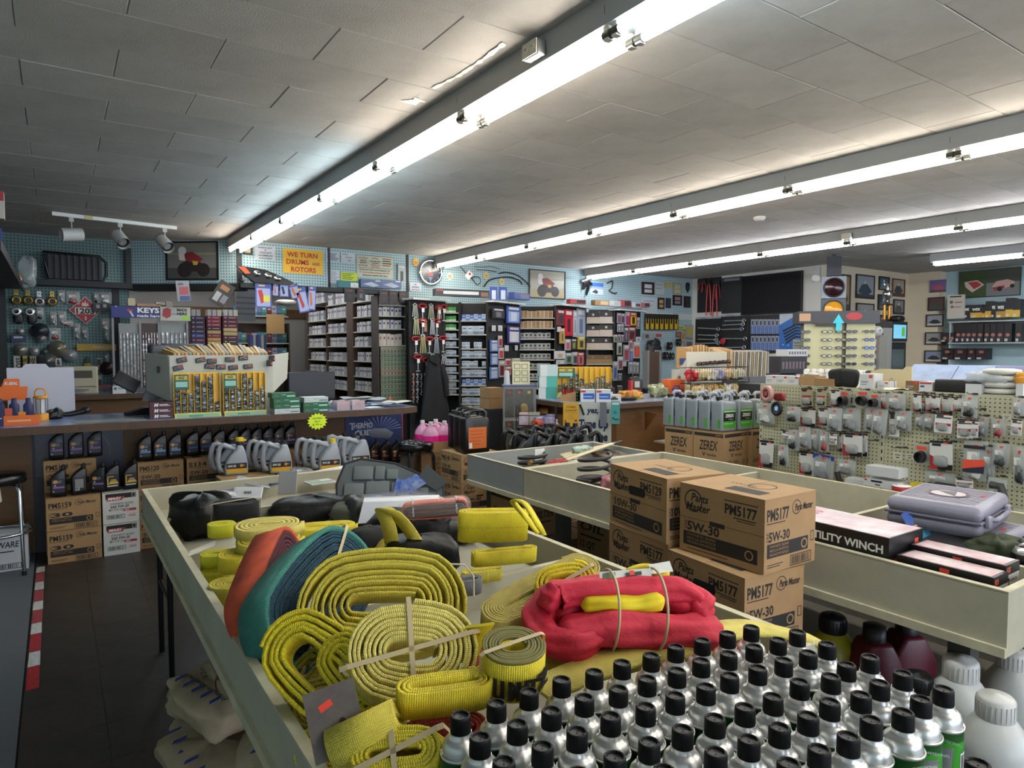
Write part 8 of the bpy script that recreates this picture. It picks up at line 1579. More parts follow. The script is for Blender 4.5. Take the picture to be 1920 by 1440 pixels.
hang_on(T2,T3,[(970,225,1110,350,'1c1c20','2c2c34','6a6a74','black boxed headlamp kit on the hose panel'),(1130,200,1290,405,'2a4a94','8fa4cc','b9c4d4','large blue hose pack on the hose panel'),(1145,430,1285,625,'3a3a7a','c4c4c8','d0d0d0','bag of white pads with purple header on the hose panel'),(950,585,1035,715,'4a6aa8','9aa8bc','b0b4bc','upper blue blister pack on the left of the hose panel'),(955,735,1035,865,'4a6aa8','9aa8bc','b0b4bc','middle blue blister pack on the left of the hose panel'),(945,890,1035,1020,'4a6aa8','9aa8bc','a4acb8','lower blue blister pack on the left of the hose panel'),(1040,535,1082,660,'b9aca4','a03038','8a2830','red and white narrow pack, top of three on the hose panel'),(1042,670,1098,795,'b9aca4','a03038','b04048','red and white narrow pack, middle of three on the hose panel'),(1045,815,1110,1000,'a09890','8a2a30','2a2426','red and white narrow pack, bottom of three on the hose panel'),(1120,795,1178,870,'b4a8a0','9c2c34','a83a40','small square red pack on the hose panel'),(1120,885,1180,975,'b4a8a0','9c2c34','a83a40','second small square red pack below it'),(1195,790,1285,905,'b4b49a','8a9a5c','2a2a2a','green trimmed cable pack on the hose panel'),(972,420,1008,485,'b9bcc0','c9c9c9','b0b0b0','upper left blank price tag on the hose panel'),(1042,420,1082,485,'b9bcc0','c9c9c9','b0b0b0','upper right blank price tag on the hose panel'),(1115,645,1152,710,'b9bcc0','c9c9c9','b0b0b0','lower left blank price tag on the hose panel'),(1230,645,1255,700,'b9bcc0','c9c9c9','b0b0b0','lower right blank price tag on the hose panel')],'packs on the hose panel',za)
hang_on(T4,T5,[(258,120,345,305,'7a2a30','5a3a40','3a3438','dark red cased tool set on the red tool panel'),(345,120,435,420,'b0182c','c02038','4a1a22','tall bright red tool pack on the red tool panel'),(440,130,480,430,'8f9a9c','a9b0b4','7a8084','clear pack of a grey tool on the red tool panel'),(480,110,575,440,'8a94a4','9aa4b4','5a6a84','large clear pack of blue grey pipe on the red tool panel'),(290,330,345,505,'a98a4a','b89a5c','6a5a3a','tan carded tool on the red tool panel'),(350,455,410,580,'b4a4a8','8f7f86','b0405a','pink and grey card on the red tool panel'),(415,450,480,575,'2a2a2c','4a4a3a','8a8a3a','black carded fuses on the red tool panel'),(495,425,570,570,'c4a82c','8f8a5c','2a2c30','yellow carded cutters on the red tool panel'),(350,610,430,730,'8f9a90','5a7a5c','3a3c40','green and clear tool pack on the red tool panel'),(430,600,495,740,'9a9ca0','6a6c70','3a3c42','grey tool pack on the red tool panel'),(490,605,560,750,'b0343c','a08a8c','8a2a30','red carded tool at the bottom of the red tool panel'),(232,588,348,675,'c4c6c8','b9bcc0','c09a6a','white boxed lamp at the left of the red tool panel'),(255,690,370,735,'b4b8bc','9aa0a4','c4c4c4','white folded pack below the boxed lamp'),(268,315,300,375,'c4c4c4','b0b0b0','c9c9c9','blank price tag on the red tool panel')],'packs on the red tool panel',zb)
its=[]
for k,(x0,y0,x1,y1,c1,c2,c3,d_)in enumerate(((940,160,978,275,'8f8a94','6a4a5c','8a4a64','purple lined tool'),(980,165,1020,280,'8f8a94','6a4a5c','3a3c44','grey lined tool'),(942,285,975,375,'8f9499','44464c','a4a8ac','silver tool'),(978,285,1010,375,'8f9499','44464c','a4a8ac','second silver tool'),(1030,145,1082,310,'b0a0a8','8a2a5c','a03a6a','magenta tool'),(1080,150,1155,310,'b03a2c','c9b82c','2a2a1c','yellow and red tool'),(1155,210,1190,340,'9a9ca0','3a3c44','b4b8bc','slim blade'),(1015,320,1062,490,'5a5c62','3a3c42','7a7c82','dark tool'),(1062,320,1140,470,'8a5a5c','6a2c34','4a2a2c','maroon tool'),(900,405,940,490,'8f948a','6a7a6c','4a5a4c','green tool'),(942,400,975,490,'7a4a4c','9a9ca0','3a3a3c','grey red tool'),(978,405,1010,490,'6a6c74','4a4c54','8a8c94','slate tool'),(938,490,988,630,'9aa09a','6a7a64','2a2c2a','clear green tool'),(1010,520,1068,705,'9a8f94','8a4a54','a03a44','red trimmed tool'),(1070,470,1105,560,'a09498','7a5a64','b04a54','pink tool'),(1075,560,1112,700,'7a7c9a','4a5aa0','8a8cac','blue tool'),(1118,480,1195,670,'9aa0a4','c4483c','d85a44','orange glove'),(945,650,998,800,'a4a4a8','5a5c64','8a2a30','white and red tool'),(890,705,938,920,'8f959c','6a74a0','3a4a8a','long blue clear tool'),(940,840,990,920,'6a6c72','4a4c52','9a9ca2','round gauge'),(1065,710,1110,840,'8f9499','5a5c62','a4a8ac','steel tool'),(1112,710,1145,850,'8f9499','5a5c62','a4a8ac','second steel tool'),(1146,715,1180,850,'8f9499','5a5c62','a4a8ac','third steel tool'),(1000,710,1040,760,'b4b8bc','9a9ca0','c4c4c4','small white tag'),(1155,430,1195,480,'c4c6c8','b0b4b8','5a5c62','white clip'))):its.append((x0,y0,x1,y1,c1,c2,c3,f'{d_} pack hanging on the carded tool panel'))
hang_on(T6,T7,its,'packs on the carded tool panel',zb)
# things standing on the ledges
def ledge_box(lab,u0,v0,u1,v1,T,c,prints=(),dep=.12,name='product_box'):
 p,q=Vc((*T[0],0)),Vc((*T[1],0));d=(q-p).normalized();n=Vc((d.y,-d.x,0));return card(lab,name,'box',u0,v0,u1,v1,p+EZ+n*.0,n,c,dep,prints,out=-.06)
ledge_box('long black light bar box on the ledge under the clock',811,542,912,559,(T0,T2),C('15161a',.3),[('q',.15,.25,.8,.7,C('b4b8bc')),('q',.02,.1,.14,.3,C('a03038')),('q',.84,.3,.98,.9,C('7a5a4a'))])
for k,(u0,u1)in enumerate(((918,931),(935,949))):ledge_box(f"{('left', 'right')[k]} blue sprayer blister pack on the ledge",u0,538,u1,563,(T0,T2),C('2a4aa0',.35),[('q',.2,.25,.8,.95,C('c4ccd8'))],.03)
ledge_box('blue boxed lamp set on the ledge',953,548,982,564,(T2,T3),C('1c3f8a',.35),[('q',.4,.2,.95,.8,C('4a6a8a')),('q',.5,.15,.9,.3,C('b04a3a'))])
for k,(u0,v0,u1,v1,c,c2,lab)in enumerate(((1062,561,1091,571,'a83a34','2a2426','red printed box on the ledge beside the motorcycle photo'),(1108,563,1134,574,'9a7a52','c4a88a','brown carton on the ledge'),(1136,564,1156,575,'b4b8b8','a0a4a4','plain white carton on the ledge'),(1157,563,1177,576,'8a3a40','2a2a2e','red and black printed box on the ledge'),(1179,568,1195,577,'b4b4b8','5a3a3e','white and dark box near the end of the ledge'),(1196,568,1212,577,'9a5a5c','3a3034','red and dark box at the end of the ledge'))):ledge_box(lab,u0,v0,u1,v1,(T4,T6)if k<3 else(T5,T7),C(c),[('q',.4,.15,.95,.85,C(c2))],.1)
b=MB();b.box((0,0,0),(.03,.03,.05));p=at(1040,567,P=(*T3,1),N=(.56,-.83,0));
r=thing('ceiling_camera','small black security camera on the ledge','camera',p);b=MB();b.rbox((0,0,0),(.05,.09,.05),.012);b.build('body',BLACK,r);b=MB();b.cyl((0,-.045,0),(0,-.05,0),.016,n=10);b.build('lens',C('3a3c44',.1),r)
# peg wall of tools at the far right of the back wall
PT=(10,9.49,1.8)
card('pale painted strip board across the tool wall','strip_board','board',1210,585,1300,600,PT,SY,C('b4bcb8'),.008)
for k in range(7):r=card(f'yellow and black carded pliers, {ORD[k]} from the left on the tool wall','hanging_package','package',1209+9*k,588+k*.3,1217+9*k,619,PT,SY,C('26241c'),.012,[('q',.15,.3,.85,.95,C('b89a1c')),('q',.3,.1,.7,.6,C('1c1a14'))],'yellow carded pliers',out=.03)
for k,(u0,v0,u1,v1,c,c2,lab)in enumerate(((1246,589,1262,620,'8f9094','5a5c62','clear wrench set pack on the tool wall'),(1263,586,1269,612,'9a9ea2','7a7e82','slim grey pack on the tool wall'),(1265,611,1284,618,'b4b04a','8a8a3a','yellow green card on the tool wall'),(1284,609,1300,634,'8f9088','a89a4a','bundle of brass fittings on the tool wall'),(1207,625,1218,636,'9a9c9c','6a3a3c','round grey hose pack on the tool wall'),(1225,624,1243,634,'a49c9c','8a4a4c','pink tagged pack on the tool wall'),(1267,622,1276,632,'6a4a4c','8a6a5c','brown tagged part on the tool wall'),(1277,622,1283,640,'b08a5c','8a6a44','tan carded part on the tool wall'),(1283,636,1300,660,'8f9499','5a5c60','silver tool pack low on the tool wall'))):card(lab,'hanging_package','package',u0,v0,u1,v1,PT,SY,C(c),.012,[('q',.2,.2,.8,.8,C(c2))],'packs on the tool wall',out=.02)
for k,(u,v,rr)in enumerate(((1249,649,.085),(1266,642,.08),(1242,667,.08),(1253,668,.075))):p=at(u,v,P=PT,N=SY)+Vc((0,-.09,0));r=thing('cable_reel',f'black wire reel, {ORD[k]} of four on the tool wall','reel',p,.3,'black wire reels');b=MB();b.X=Mr(R(90),4,'X');b.lathe([(rr,-.03),(rr,-.025),(rr*.5,-.025),(rr*.5,.025),(rr,.025),(rr,.03)],20);b.build('spool',BLACK,r);b=MB();b.quad((-.02,-.031,-.015),EX,EZ,.04,.03);b.build('label',C('b4b4a8'),r)
sack('coiled_hose','tangle of dark hoses hanging on the tool wall','hose',at(1220,660,P=PT,N=SY)+Vc((0,-.1,-.12)),(.16,.06,.17),150,mat('2c2c2e',.5,noise=.7,nscale=20),0,amp=.3)
r=thing('oil_cooler','upright brown finned radiator standing behind the second counter','radiator',at(1222,715,P=(8,8.0,1),N=SY));b=MB();b.bb(-.12,.12,-.05,.05,-.1,.5);b.build('core',C('4a382c'),r)
for s_ in(-1,1):b=MB();b.bb(s_*.14-.02,s_*.14+.02,-.06,.06,-.1,.52);b.build('end_tank',C('77797b',.4),r)
b=MB();b.bb(-.3,.6,-.15,.3,-.13,-.1);b.build('table_top',C('2a3048'),r);b=MB();b.bb(-.25,.55,-.1,.25,-r.location.z,-.13);b.build('pedestal',DARK,r)
# -- key wall and parts room on the left
PK_=(0,10.44,1.5);zl=lambda x,y:(x/8.0,420+y/8.0);zk=lambda x,y:(x/8.0,560+y/8.0)
def PP(u,v,out=.03):return at(u,v,P=PK_,N=SY)+Vc((0,-out,0))
for k,(u,v,c)in enumerate(((31,563,'8a7a3c'),(53,564,'7d6f34'),(74,566,'a8a8a4'),(98,566,'9a8248'))):
 r=thing('ball_mount',f"{('leftmost gold', 'second gold', 'silver', 'rightmost bronze')[k]} hitch ball mount hanging on the key wall",'hitch',PP(u,v));m=mat(c,.35,metal=.7);b=MB();b.bb(-.022,.022,-.02,0,.0,.13);b.build('shank',m,r);b=MB();b.X=Mr(R(90),4,'X');b.lathe([(.055,-.01),(.062,.02),(.05,.05),(.03,.055),(.03,.02)],18);b.build('cup',m,r);b=MB();b.disc((0,-.045,0),EX,EZ,.03,0,14);b.disc((0,-.0206,.1),EX,EZ,.008,0,8);b.build('hole',C('16120c'),r)
for k,(u,v)in enumerate(((31,584),(56,585))):r=thing('trailer_socket',f"{('left', 'right')[k]} black trailer socket with silver ring on the key wall",'socket',PP(u,v));b=MB();b.X=Mr(R(90),4,'X');b.lathe([(.03,.05),(.055,.05),(.058,0)],18,closed=False);b.build('ring',steel,r);b=MB();blob(b,(.02,0,-.08),(.05,.03,.07),k);b.build('cover',C('17171a'),r)
# placard
p=PP(160,582,.01);r=thing('placard','red diamond flammable placard numbered 1203','sign',p);hw=.17;b=MB();b.prism([(0,-hw*1.08),(hw*1.08,0),(0,hw*1.08),(-hw*1.08,0)],(0,.001,0),EX,EZ,.003);b.build('border',C('b4aca8'),r);b=MB();b.prism([(0,-hw),(hw,0),(0,hw),(-hw,0)],(0,-.003,0),EX,EZ,.002);b.build('plate',C('9c1c24'),r)
b=MB();b.quad((-.115,-.0055,-.05),EX,EZ,.23,.085,0);b.text('1203',(0,-.007,-.042),EX,EZ,.07,1,w=.2,align='c',bold=.03);b.text('3',(0,-.007,-.125),EX,EZ,.045,0,align='c',bold=.03);b.prism([(-.04,.06),(0,.05),(.04,.06),(.03,.1),(.015,.08),(0,.13),(-.012,.085),(-.03,.11)],(0,-.0062,0),EX,EZ,.0008,0);b.build('print',[C('c4bcb8'),INK],r)
def wall_bag(lab,u0,v0,u1,v1,c,k):
 a,q=PP(u0,v0),PP(u1,v1);w,h=q.x-a.x,a.z-q.z;r=thing('hanging_package',lab,'package',Vc(((a.x+q.x)/2,a.y,a.z)),R(90),'bagged parts on the key wall');r.scale=(1,w,h)
 for nm,me in unit_pack(c):put(nm,me,r)
for k,(x0,y0,x1,y1,c)in enumerate(((865,990,980,1180,'bag'),(990,1010,1200,1210,'bagred'),(1400,1030,1480,1190,'bagdark'),(1480,1020,1680,1200,'bagwhite'),(545,1255,660,1440,'bagdark'))):wall_bag(f'clear bag of parts in the upper half of the key wall, {ORD[k]} of five',*zl(x0,y0),*zl(x1,y1),c,k)
for k,(x0,y0,x1,y1,c)in enumerate(((750,200,860,400,'bag'),(870,190,1000,400,'bag'),(930,330,1100,420,'bagred'),(740,440,920,620,'bagred'),(1100,380,1210,620,'bag'),(1220,430,1330,610,'bag'),(1510,300,1640,480,'bagwhite'),(1560,480,1640,640,'bag'),(1560,820,1640,960,'bag'))):wall_bag(f'clear bag of parts in the lower half of the key wall, {ORD[k]} of nine',*zk(x0,y0),*zk(x1,y1),c,k)
card('folded black gloves in clear wrap on the key wall','hanging_package','package',*zl(1390,1185),*zl(1650,1320),PK_,SY,C('1c1c1e'),.03,[('q',.2,.2,.4,.6,C('8f9296')),('q',.6,.1,.8,.5,C('8f9296'))],out=.03)
card('blue boxed part on the key wall shelf','product_box','box',*zk(175,540),*zk(390,650),PK_,SY,C('1c2a50'),.08,[('q',.15,.25,.8,.5,C('a9acb4'))],out=.01)
def cap_(lab,x,y,rr,c,th=.04,nm='hub_cap'):
 r=thing(nm,lab,'hub cap',PP(*zk(x,y)));b=MB();b.X=Mr(R(90),4,'X');b.lathe([(rr,0),(rr,th*.4),(rr*.75,th*.5),(rr*.7,th),(rr*.35,th*.9),(rr*.3,th*1.3),(0,th*1.3)],24);b.build('disc',mat(c,.35,metal=.6),r);return r
for k,(x,y,rr,c,lab)in enumerate(((310,490,.045,'a9abac','silver cup on the blue boxed part'),(600,485,.1,'3a4248','dark round seal ring on the key wall'),(620,600,.06,'7f8284','grey round cap below the seal ring'),(310,770,.075,'8f9088','grey flat cap at the left of the key wall'),(520,790,.055,'b4b6b8','small chrome cap on the key wall'),(670,800,.045,'5f6a6c','small dark cap on the key wall'),(870,750,.1,'8f8a78','bronze brake drum cover on the key wall'),(1055,850,.085,'b9bcbe','chrome hub cover on the key wall'),(715,935,.11,'6a6c6c','grey wheel rotor behind the white board'),(1600,1045,.085,'4a3a3a','brown grinding disc at the right of the key wall'))):cap_(lab,x,y,rr,c)
card('long yellow level package on the key wall','hanging_package','package',*zk(1150,680),*zk(1740,780),PK_,SY,C('b8901c'),.03,[('q',.4,.3,.95,.7,C('b9a87a'))],out=.03)
for k,(x0,x1,t,c,c2)in enumerate(((232,320,'ROSS','a9aaa0','1c1c1c'),(325,432,'FOUR','9a8a2c','1c1a10'),(440,525,'9INE','8f8a6a','1c1c1c'))):
 p=PP(*zk((x0+x1)/2,980));b=MB();b.bb(-.045,.045,-.004,0,-.1,.1);r=tag(b.build('letter_plate',C(c),None,p),f'upright lettered name plate, {ORD[k]} from the left on the key wall','plate','lettered plates on the key wall');b=MB();b.text(t,(.03,-.005,-.09),EZ,-EX,.055,w=.17,bold=.03);b.build('lettering',C(c2),r)
card('white plate with a black ampersand on the key wall','letter_plate','plate',*zk(830,895),*zk(925,1000),PK_,SY,C('b9b9b4'),.004,[('t','&',.5,.85,.7,.6,INK,.04)],out=.06)
r=thing('padlock','yellow padlock hanging above the printer','padlock',PP(*zk(1310,1000)));b=MB();b.rbox((0,0,0),(.08,.03,.06),.008);b.build('body',C('a88a1c'),r);b=MB();b.tube([(-.025,0,.03),(-.025,0,.09),(0,0,.11),(.025,0,.09),(.025,0,.03)],.008,6);b.build('shackle',C('26262a',.3),r)
card('tall white GUNS lettered strip at the right of the key wall','letter_plate','plate',*zk(1450,890),*zk(1530,1320),PK_,SY,C('a9aaa6'),.004,[('q',.1,.05,.9,.25,C('2a2a2c')),('q',.15,.4,.85,.6,C('2a2a2c')),('q',.1,.75,.9,.95,C('3a3a3c'))],out=.02)
# back counter and printer
bcn=thing('key_counter','back counter with blue top below the key wall','counter',(1.0,10.0,0));b=MB();b.bb(-1.58,1.15,-.42,.42,1.015,1.05);b.build('worktop',lam,bcn);b=MB();b.bb(-1.58,1.15,-.44,-.42,.99,1.052);b.build('worktop_edge',edge,bcn);b=MB();b.bb(-1.58,1.1,-.36,-.33,0,.99);b.build('front_panel',woodf,bcn)
r=thing('printer','beige office printer on the back counter','printer',(.2,9.9,1.051));BG=mat('a09c86',.5);b=MB();b.rbox((0,0,.17),(.44,.4,.34),.02,smooth=False);b.build('body',BG,r);b=MB();b.bb(-.18,.16,-.203,-.2,.2,.29);b.build('output_slot',C('3a382f'),r);b=MB();b.bb(-.2,.2,-.206,-.2,.09,.1);b.build('paper_tray',C('55524a'),r);b=MB();b.grid(lambda i,j:(-.12+.24*i,-.2-.12*j,.05+.03*Si(j*2)),5,5);b.build('paper',WHITE,r)
card('white and blue carton on the back counter','product_box','box',210,723,235,737,(0,9.75,1),SY,WB,.1,[('q',.1,.2,.3,.5,C('3a5a78')),('q',.4,.25,.9,.4,C('6a8aa0'))]);card('dark red folder lying on the back counter','folder','folder',180,722,207,729,(0,9.95,1),SY,C('4a141c'),.1)
# overhead shelf on the left wall with goods
r=thing('overhead_shelf','dark overhead shelf along the left wall behind the counter','shelf',(-.44,8.0,2.34));b=MB();b.bb(-.15,.12,-2.0,2.1,-.015,.015);b.build('shelf_board',C('34373a'),r);b=MB();b.bb(.12,.14,-2.0,2.1,-.04,.04);b.build('shelf_lip',C('25272a'),r)
card('red and white boxed part at the left edge of the overhead shelf','product_box','box',-12,362,10,414,(0,6.3,2),SY,C('b0aaa4'),.1,[('q',0,0,1,.35,C('9c2430'))]);sack('plastic_sleeve','clear plastic sleeve hanging off the end of the overhead shelf','bag',at(52,535,Y=9.8)+Vc((0,0,0)),(.09,.04,.16),160,mat('a9b4b8',.12,alpha=.45,bump=.6,bscale=40),0,amp=.2);b=MB();b.lathe([(.06,0),(.075,.03),(.06,.07),(0,.08)],16,[0,1,0]);tag(b.build('amber_lamp',[C('b4b4b0'),C('c07a1c',.25)],None,(-.36,9.3,2.356)),'amber lamp on the overhead shelf','lamp');sack('silver_wrap','crumpled silver wrapped part on the overhead shelf','package',Vc((-.42,8.6,2.356)),(.06,.2,.06),161,steel,0,amp=.3);card('blue carton on the overhead shelf at the picture edge','product_box','box',-10,430,5,452,(0,7.2,2.4),SY,C('24408a'),.1)
# truck grille on the shelf over the key wall
a,q=at(80,481,Y=10.25),at(200,527,Y=10.25);r=thing('truck_grille','black plastic truck grille standing on the shelf over the key wall','grille',Vc((a.x,10.25,ZS+.001)));w,h=q.x-a.x,.34;GP=mat('0e0e10',.45)
b=MB();P=[(0,h),(w*.88,h*.96),(w,h*.75),(w,h*.3),(w*.93,.0),(.06,0),(.03,h*.5)];b.tube([(x,0,z)for x,z in P],.02,8,closed=True);b.build('rim',GP,r)
for k in range(9):x=w*.08+k*w*.1;b=MB();b.bb(x,x+.03,-.01,.03,.02,h*.94);b.build('slat',GP,r)
b=MB();b.bb(.05,w*.93,.03,.04,.02,h*.9);b.build('backing',C('080809'),r)
# key display
r=thing('key_display','revolving key blank display with blue KEYS made here sign','display',(1.05,9.95,0));
for k,(u0,u1)in enumerate(((222,263),(300,352),(265,299))):
 a,q=at(u0,606,Y=9.95),at(u1,700,Y=9.95);b=MB();b.bb(a.x-1.05,q.x-1.05,.0,.02,1.1,a.z);b.build('hook_panel',C('7f8486' if k<2 else '3a2428'),r);b=MB();rnd=random.Random(k)
 for j in range(10):
  for i in range(6):
   x=a.x-1.05+(i+.5)*(q.x-a.x)/6;z=1.2+j*(a.z-1.25)/10;b.cyl((x,-.02,z),(x,.0,z),.003,n=4);b.box((x,-.02,z-.02),(.022,.006,.026),rnd.randrange(3));b.box((x,-.02,z-.05),(.009,.004,.04),0)
 stuff(b.build('key_blanks' if k<2 else 'key_boxes',[mat('a9abac',.3,metal=.6),C('8f8a84'),C('6a2c30' if k==2 else '77797a')],r))
for u in(213,264,299,352):x=at(u,650,Y=9.93).x;b=MB();b.bb(x-1.065,x-1.04,-.03,.0,1.0,2.0);b.build('post',C('77797c',.4),r)
b=MB();b.bb(-.45,.5,-.1,.1,1.051,1.1);b.build('base',C('4a4c50'),r)
card('blue KEYS made here sign over the key display','key_sign','sign',208,573,300,597,(0,9.9,2),SY,C('1c2a72'),.01,[('t','KEYS',.76,.52,.44,.46,WHITE,.04),('t','made here',.76,.92,.26,.48,WHITE,.02),('p',[(.3,.3),(.36,.22),(.44,.3),(.42,.45),(.34,.46)],C('b0303a')),('p',[(.36,.45),(.4,.43),(.46,.88),(.42,.9)],C('b9bcc4')),('p',[(.08,.0),(.12,0),(.1,.14)],C('b9bcc4'))]);card('white MADE HERE sign with a red key fob drawing','key_sign','sign',300,575,357,602,(0,9.88,2),SY,C('a9aba4'),.01,[('t','MADE',.72,.3,.2,.34,INK,.04),('t','HERE',.72,.58,.2,.34,INK,.04),('p',[(.1,.15),(.25,.05),(.36,.2),(.34,.7),(.2,.85),(.06,.65)],C('a0242c')),('q',.36,.5,.7,.54,C('3a3c40')),('q',.7,.66,.98,.95,C('8ac43a'))])
for k,(u0,v0,u1,v1,c)in enumerate(((238,560,252,574,'b4a888'),(255,570,300,576,'a07a50'),(290,567,308,573,'a9a490'),(309,566,322,576,'b4a89a'))):card(f'small carton on top of the key display, {ORD[k]} from the left','small_carton','box',u0,v0,u1,v1,(0,10.0,2),SY,C(c),.12)
card('hanging red white and blue net bag above the key sign','hanging_package','package',330,526,356,565,(0,9.7,2.3),SY,C('8a8e96'),.02,[('q',.2,.3,.9,.7,C('a04a54')),('q',.2,.75,.95,.98,C('3a4f86')),('t','600',.35,.22,.12,.4,INK)],tilt=-.08);card('hanging black and orange booklet tilted above the counter','hanging_booklet','booklet',400,527,432,574,(0,9.3,2.3),SY,C('1a1714'),.012,[('q',.2,.15,.75,.35,C('8a5a2c')),('q',.15,.5,.5,.9,C('8f9094')),('q',.6,.5,.95,.85,C('6a6c74'))],tilt=.55)
# maroon drawer stacks in the parts room
for ci,(u0,u1,pal)in enumerate(((357,386,('2a1c3a','2a1c3a','2a1c3a','2a1c3a','24408a','5a1424','24408a','24408a','24408a')),(387,416,('8a1c34','8a1c34','8a1c34','3a0c16','b49a4a','8a1c34','c4922c','c9a860','c4922c','b05a40','c4922c')),(417,447,('5a1428','5a1428','6a1428','b8a060','b8a060','5a1424','202a1c','202a1c','202a1c','202a1c')))):
 a,q=at(u0,592,Y=11.5),at(u1,664,Y=11.5);w=q.x-a.x;r=thing('drawer_rack',f"maroon rack of parts boxes, {('left', 'middle', 'right')[ci]} of three",'rack',(a.x,11.5,0));b=MB();b.bb(0,w,.02,.4,0,a.z);b.build('carcass',C('5a1020'),r);n=len(pal);hh=(a.z-1.5)/n
 for j,c in enumerate(pal):b=MB();b.bb(.012,w-.012,-.005,.03,a.z-(j+1)*hh+.006,a.z-j*hh-.004);o=b.build('drawer',C(c),r);b=MB();b.quad((w*.12,-.0055,a.z-(j+.6)*hh),EX,EZ,w*.12,hh*.25);b.quad((w*.4,-.0055,a.z-(j+.55)*hh),EX,EZ,w*.45,hh*.14);b.build('label',C('b4aaa8'),o)
 for j in range(3 if ci else 2):b=MB();b.bb(0,w*.28,0,.2,0,.1);tag(b.build('product_box',C(('b4b4ac','a9aba8','b9b49a')[j]),None,(a.x+.02+j*w*.33,11.52,a.z+.001)),f"white box {ORD[j]} from the left on the {('left', 'middle', 'right')[ci]} maroon rack",'box')
 # parts room shelving
bays=((12.95,11.87,(568,601,626,650,674,698,722),'far'),(11.85,10.83,(570,595,623,649,676,703,728),'middle'),(10.56,9.64,(564,593,621,649,677,706,732),'near'))
for bi,(ya,yb,ys,nm)in enumerate(bays):
 r,zs,L=shelf_unit(f'{nm} brown wooden shelf bay in the parts room',(4.02,ya),(4.02,yb),ys,.42,SHW,2.42)
 for k,z in enumerate(zs):
  fill(r,z,L,random.choice((8,9,10)),random.choice((.085,.095)),(.18,.17,.15,.15,.14,.14,.14)[k],.12,WB2,'tab',f"{'white' if k else 'mixed'} parts box on shelf {ORD[k]} from the top of the {nm} brown bay",f'boxes in the {nm} brown bay',skip=random.sample(range(11),1),x0=random.choice((.04,.04,.15)),inset=.01)
b=MB();b.bb(0,.42,0,.26,0,2.45);struct(b.build('trim_post',BWD,None,(4.02,10.57,0)))
r,zs,L=shelf_unit('shelf bay of mixed boxes above the steel drawers',(3.94,9.34),(4.4,9.34),(572,592,616,647),.26,SHW,2.4,um=mat('3a3430',.7))
for k,z in enumerate(zs):fill(r,z,L,7,.06,.13 if k!=3 else .17,.1,WB2 if k<3 else(('b0a898','8a6a4a','c4b49a'),('b9b4ac','6a5a8a','a09080')),'tab',f'mixed parts box on shelf {ORD[k]} from the top above the steel drawers','boxes above the steel drawers')
r=thing('drawer_cabinet','grey green steel cabinet of many small drawers','cabinet',(3.97,9.32,0));z1=at(735,650,Y=9.32).z;b=MB();b.bb(0,.41,0,.01,.8,z1);b.build('cabinet_body',C('77745f'),r)
for j in range(11):
 for i in range(7):zq=z1-.05-j*.066;b=MB();b.bb(.015+i*.055,.065+i*.055,-.012,0,zq-.034,zq);put('drawer',sbox(.052,.036,.02,(('5f6a58','3f6a58','4a7a62','8a7a68')[(0,1,2,2,3,3,1,1,2,2,1)[j]],'8f8a78','3a3c34'),'tab'),r,(.04+i*.055,-.012,zq-.036))
 b=MB();b.bb(0,.41,-.016,0,zq-.046,zq-.04);b.build('rail',C('9a967c'),r)
 # chest of coloured bins, wooden board, booklets and lamp in the depth of the parts room
r,zs,L=shelf_unit('dark shelf with coloured parts bins at the back of the parts room',(2.75,13.2),(3.75,13.2),(592,643,672,700),.4,SHW,2.1)
for k,z in enumerate(zs):fill(r,z,L,10,.09,.2,.2,(('3a6a8a','2a4a6a','a83a3a'),('3a7a6a','2a5a4a','b0b4b8'),('6a2430','4a1a24','b0a8a8'),('8f9094','6a6c70','3a4a6a')),'band',f'coloured parts bin on shelf {ORD[k]} from the top at the back of the parts room','coloured parts bins')
card('plain tan wooden board at the back of the parts room','wood_board','board',499,589,533,626,(3,13.1,1.9),SY,C('9a7a4a'),.02);r=thing('pendant_lamp','white oval pendant lamp in the parts room','lamp',at(536,566,Y=11.2));b=MB();b.lathe([(0,-.07),(.12,-.05),(.18,0),(.12,.03),(0,.04)],20);b.build('shade',C('c9c4b8'),r);b=MB();b.cyl((0,0,.03),(0,0,2.92-r.location.z),.006,n=6);b.build('cord',BLACK,r)
for k in range(6):b=MB();b.bb(0,.05,0,.2,0,.4);tag(b.build('binder',C(('2a3a6a','8f9296','24305a','3a4a7a','a09a90','2a3a5a')[k]),None,at(470+5*k,670,Y=12.5)),f'upright binder {ORD[k]} from the left near the parts room door','binder','binders by the parts room door')
q=at(470,670,Y=12.5);b=MB();b.bb(0,.5,0,.3,0,q.z-.001);tag(b.build('low_cabinet',C('4a3a2c'),None,(q.x-.02,12.48,0)),'low brown cabinet under the binders','cabinet');b=MB();b.bb(0,.5,0,.1,0,2.0);struct(b.build('door_1',mat('5a3a20',.5,kind='wood',col2='432a17'),None,(2.35,14.8,0)));card('grey roller shutter panel high in the parts room','shutter','shutter',441,545,478,602,(2.6,12.0,2),SY,C('4a5054'),.05,[('q',0,.2+.18*k,1,.26+.18*k,C('2a2e31'))for k in range(4)])
for k,(x,y,L_,rz)in enumerate(((1.55,13.6,1.3,.0),(3.0,11.1,1.3,0),(3.0,13.0,1.3,0))):  # the far right light is added to brighten the parts room shelves
 r=thing('strip_light',f"{('left', 'near right', 'far right')[k]} twin-tube strip light inside the parts room",'strip light',(x,y,2.915),rz);put('housing',HM,r)
 for s_ in(-1,1):t=MB();t.cyl((s_*.066,-1.17,-.155),(s_*.066,-.05,-.155),.018,n=10);t.build('tube',glow['n'],r)
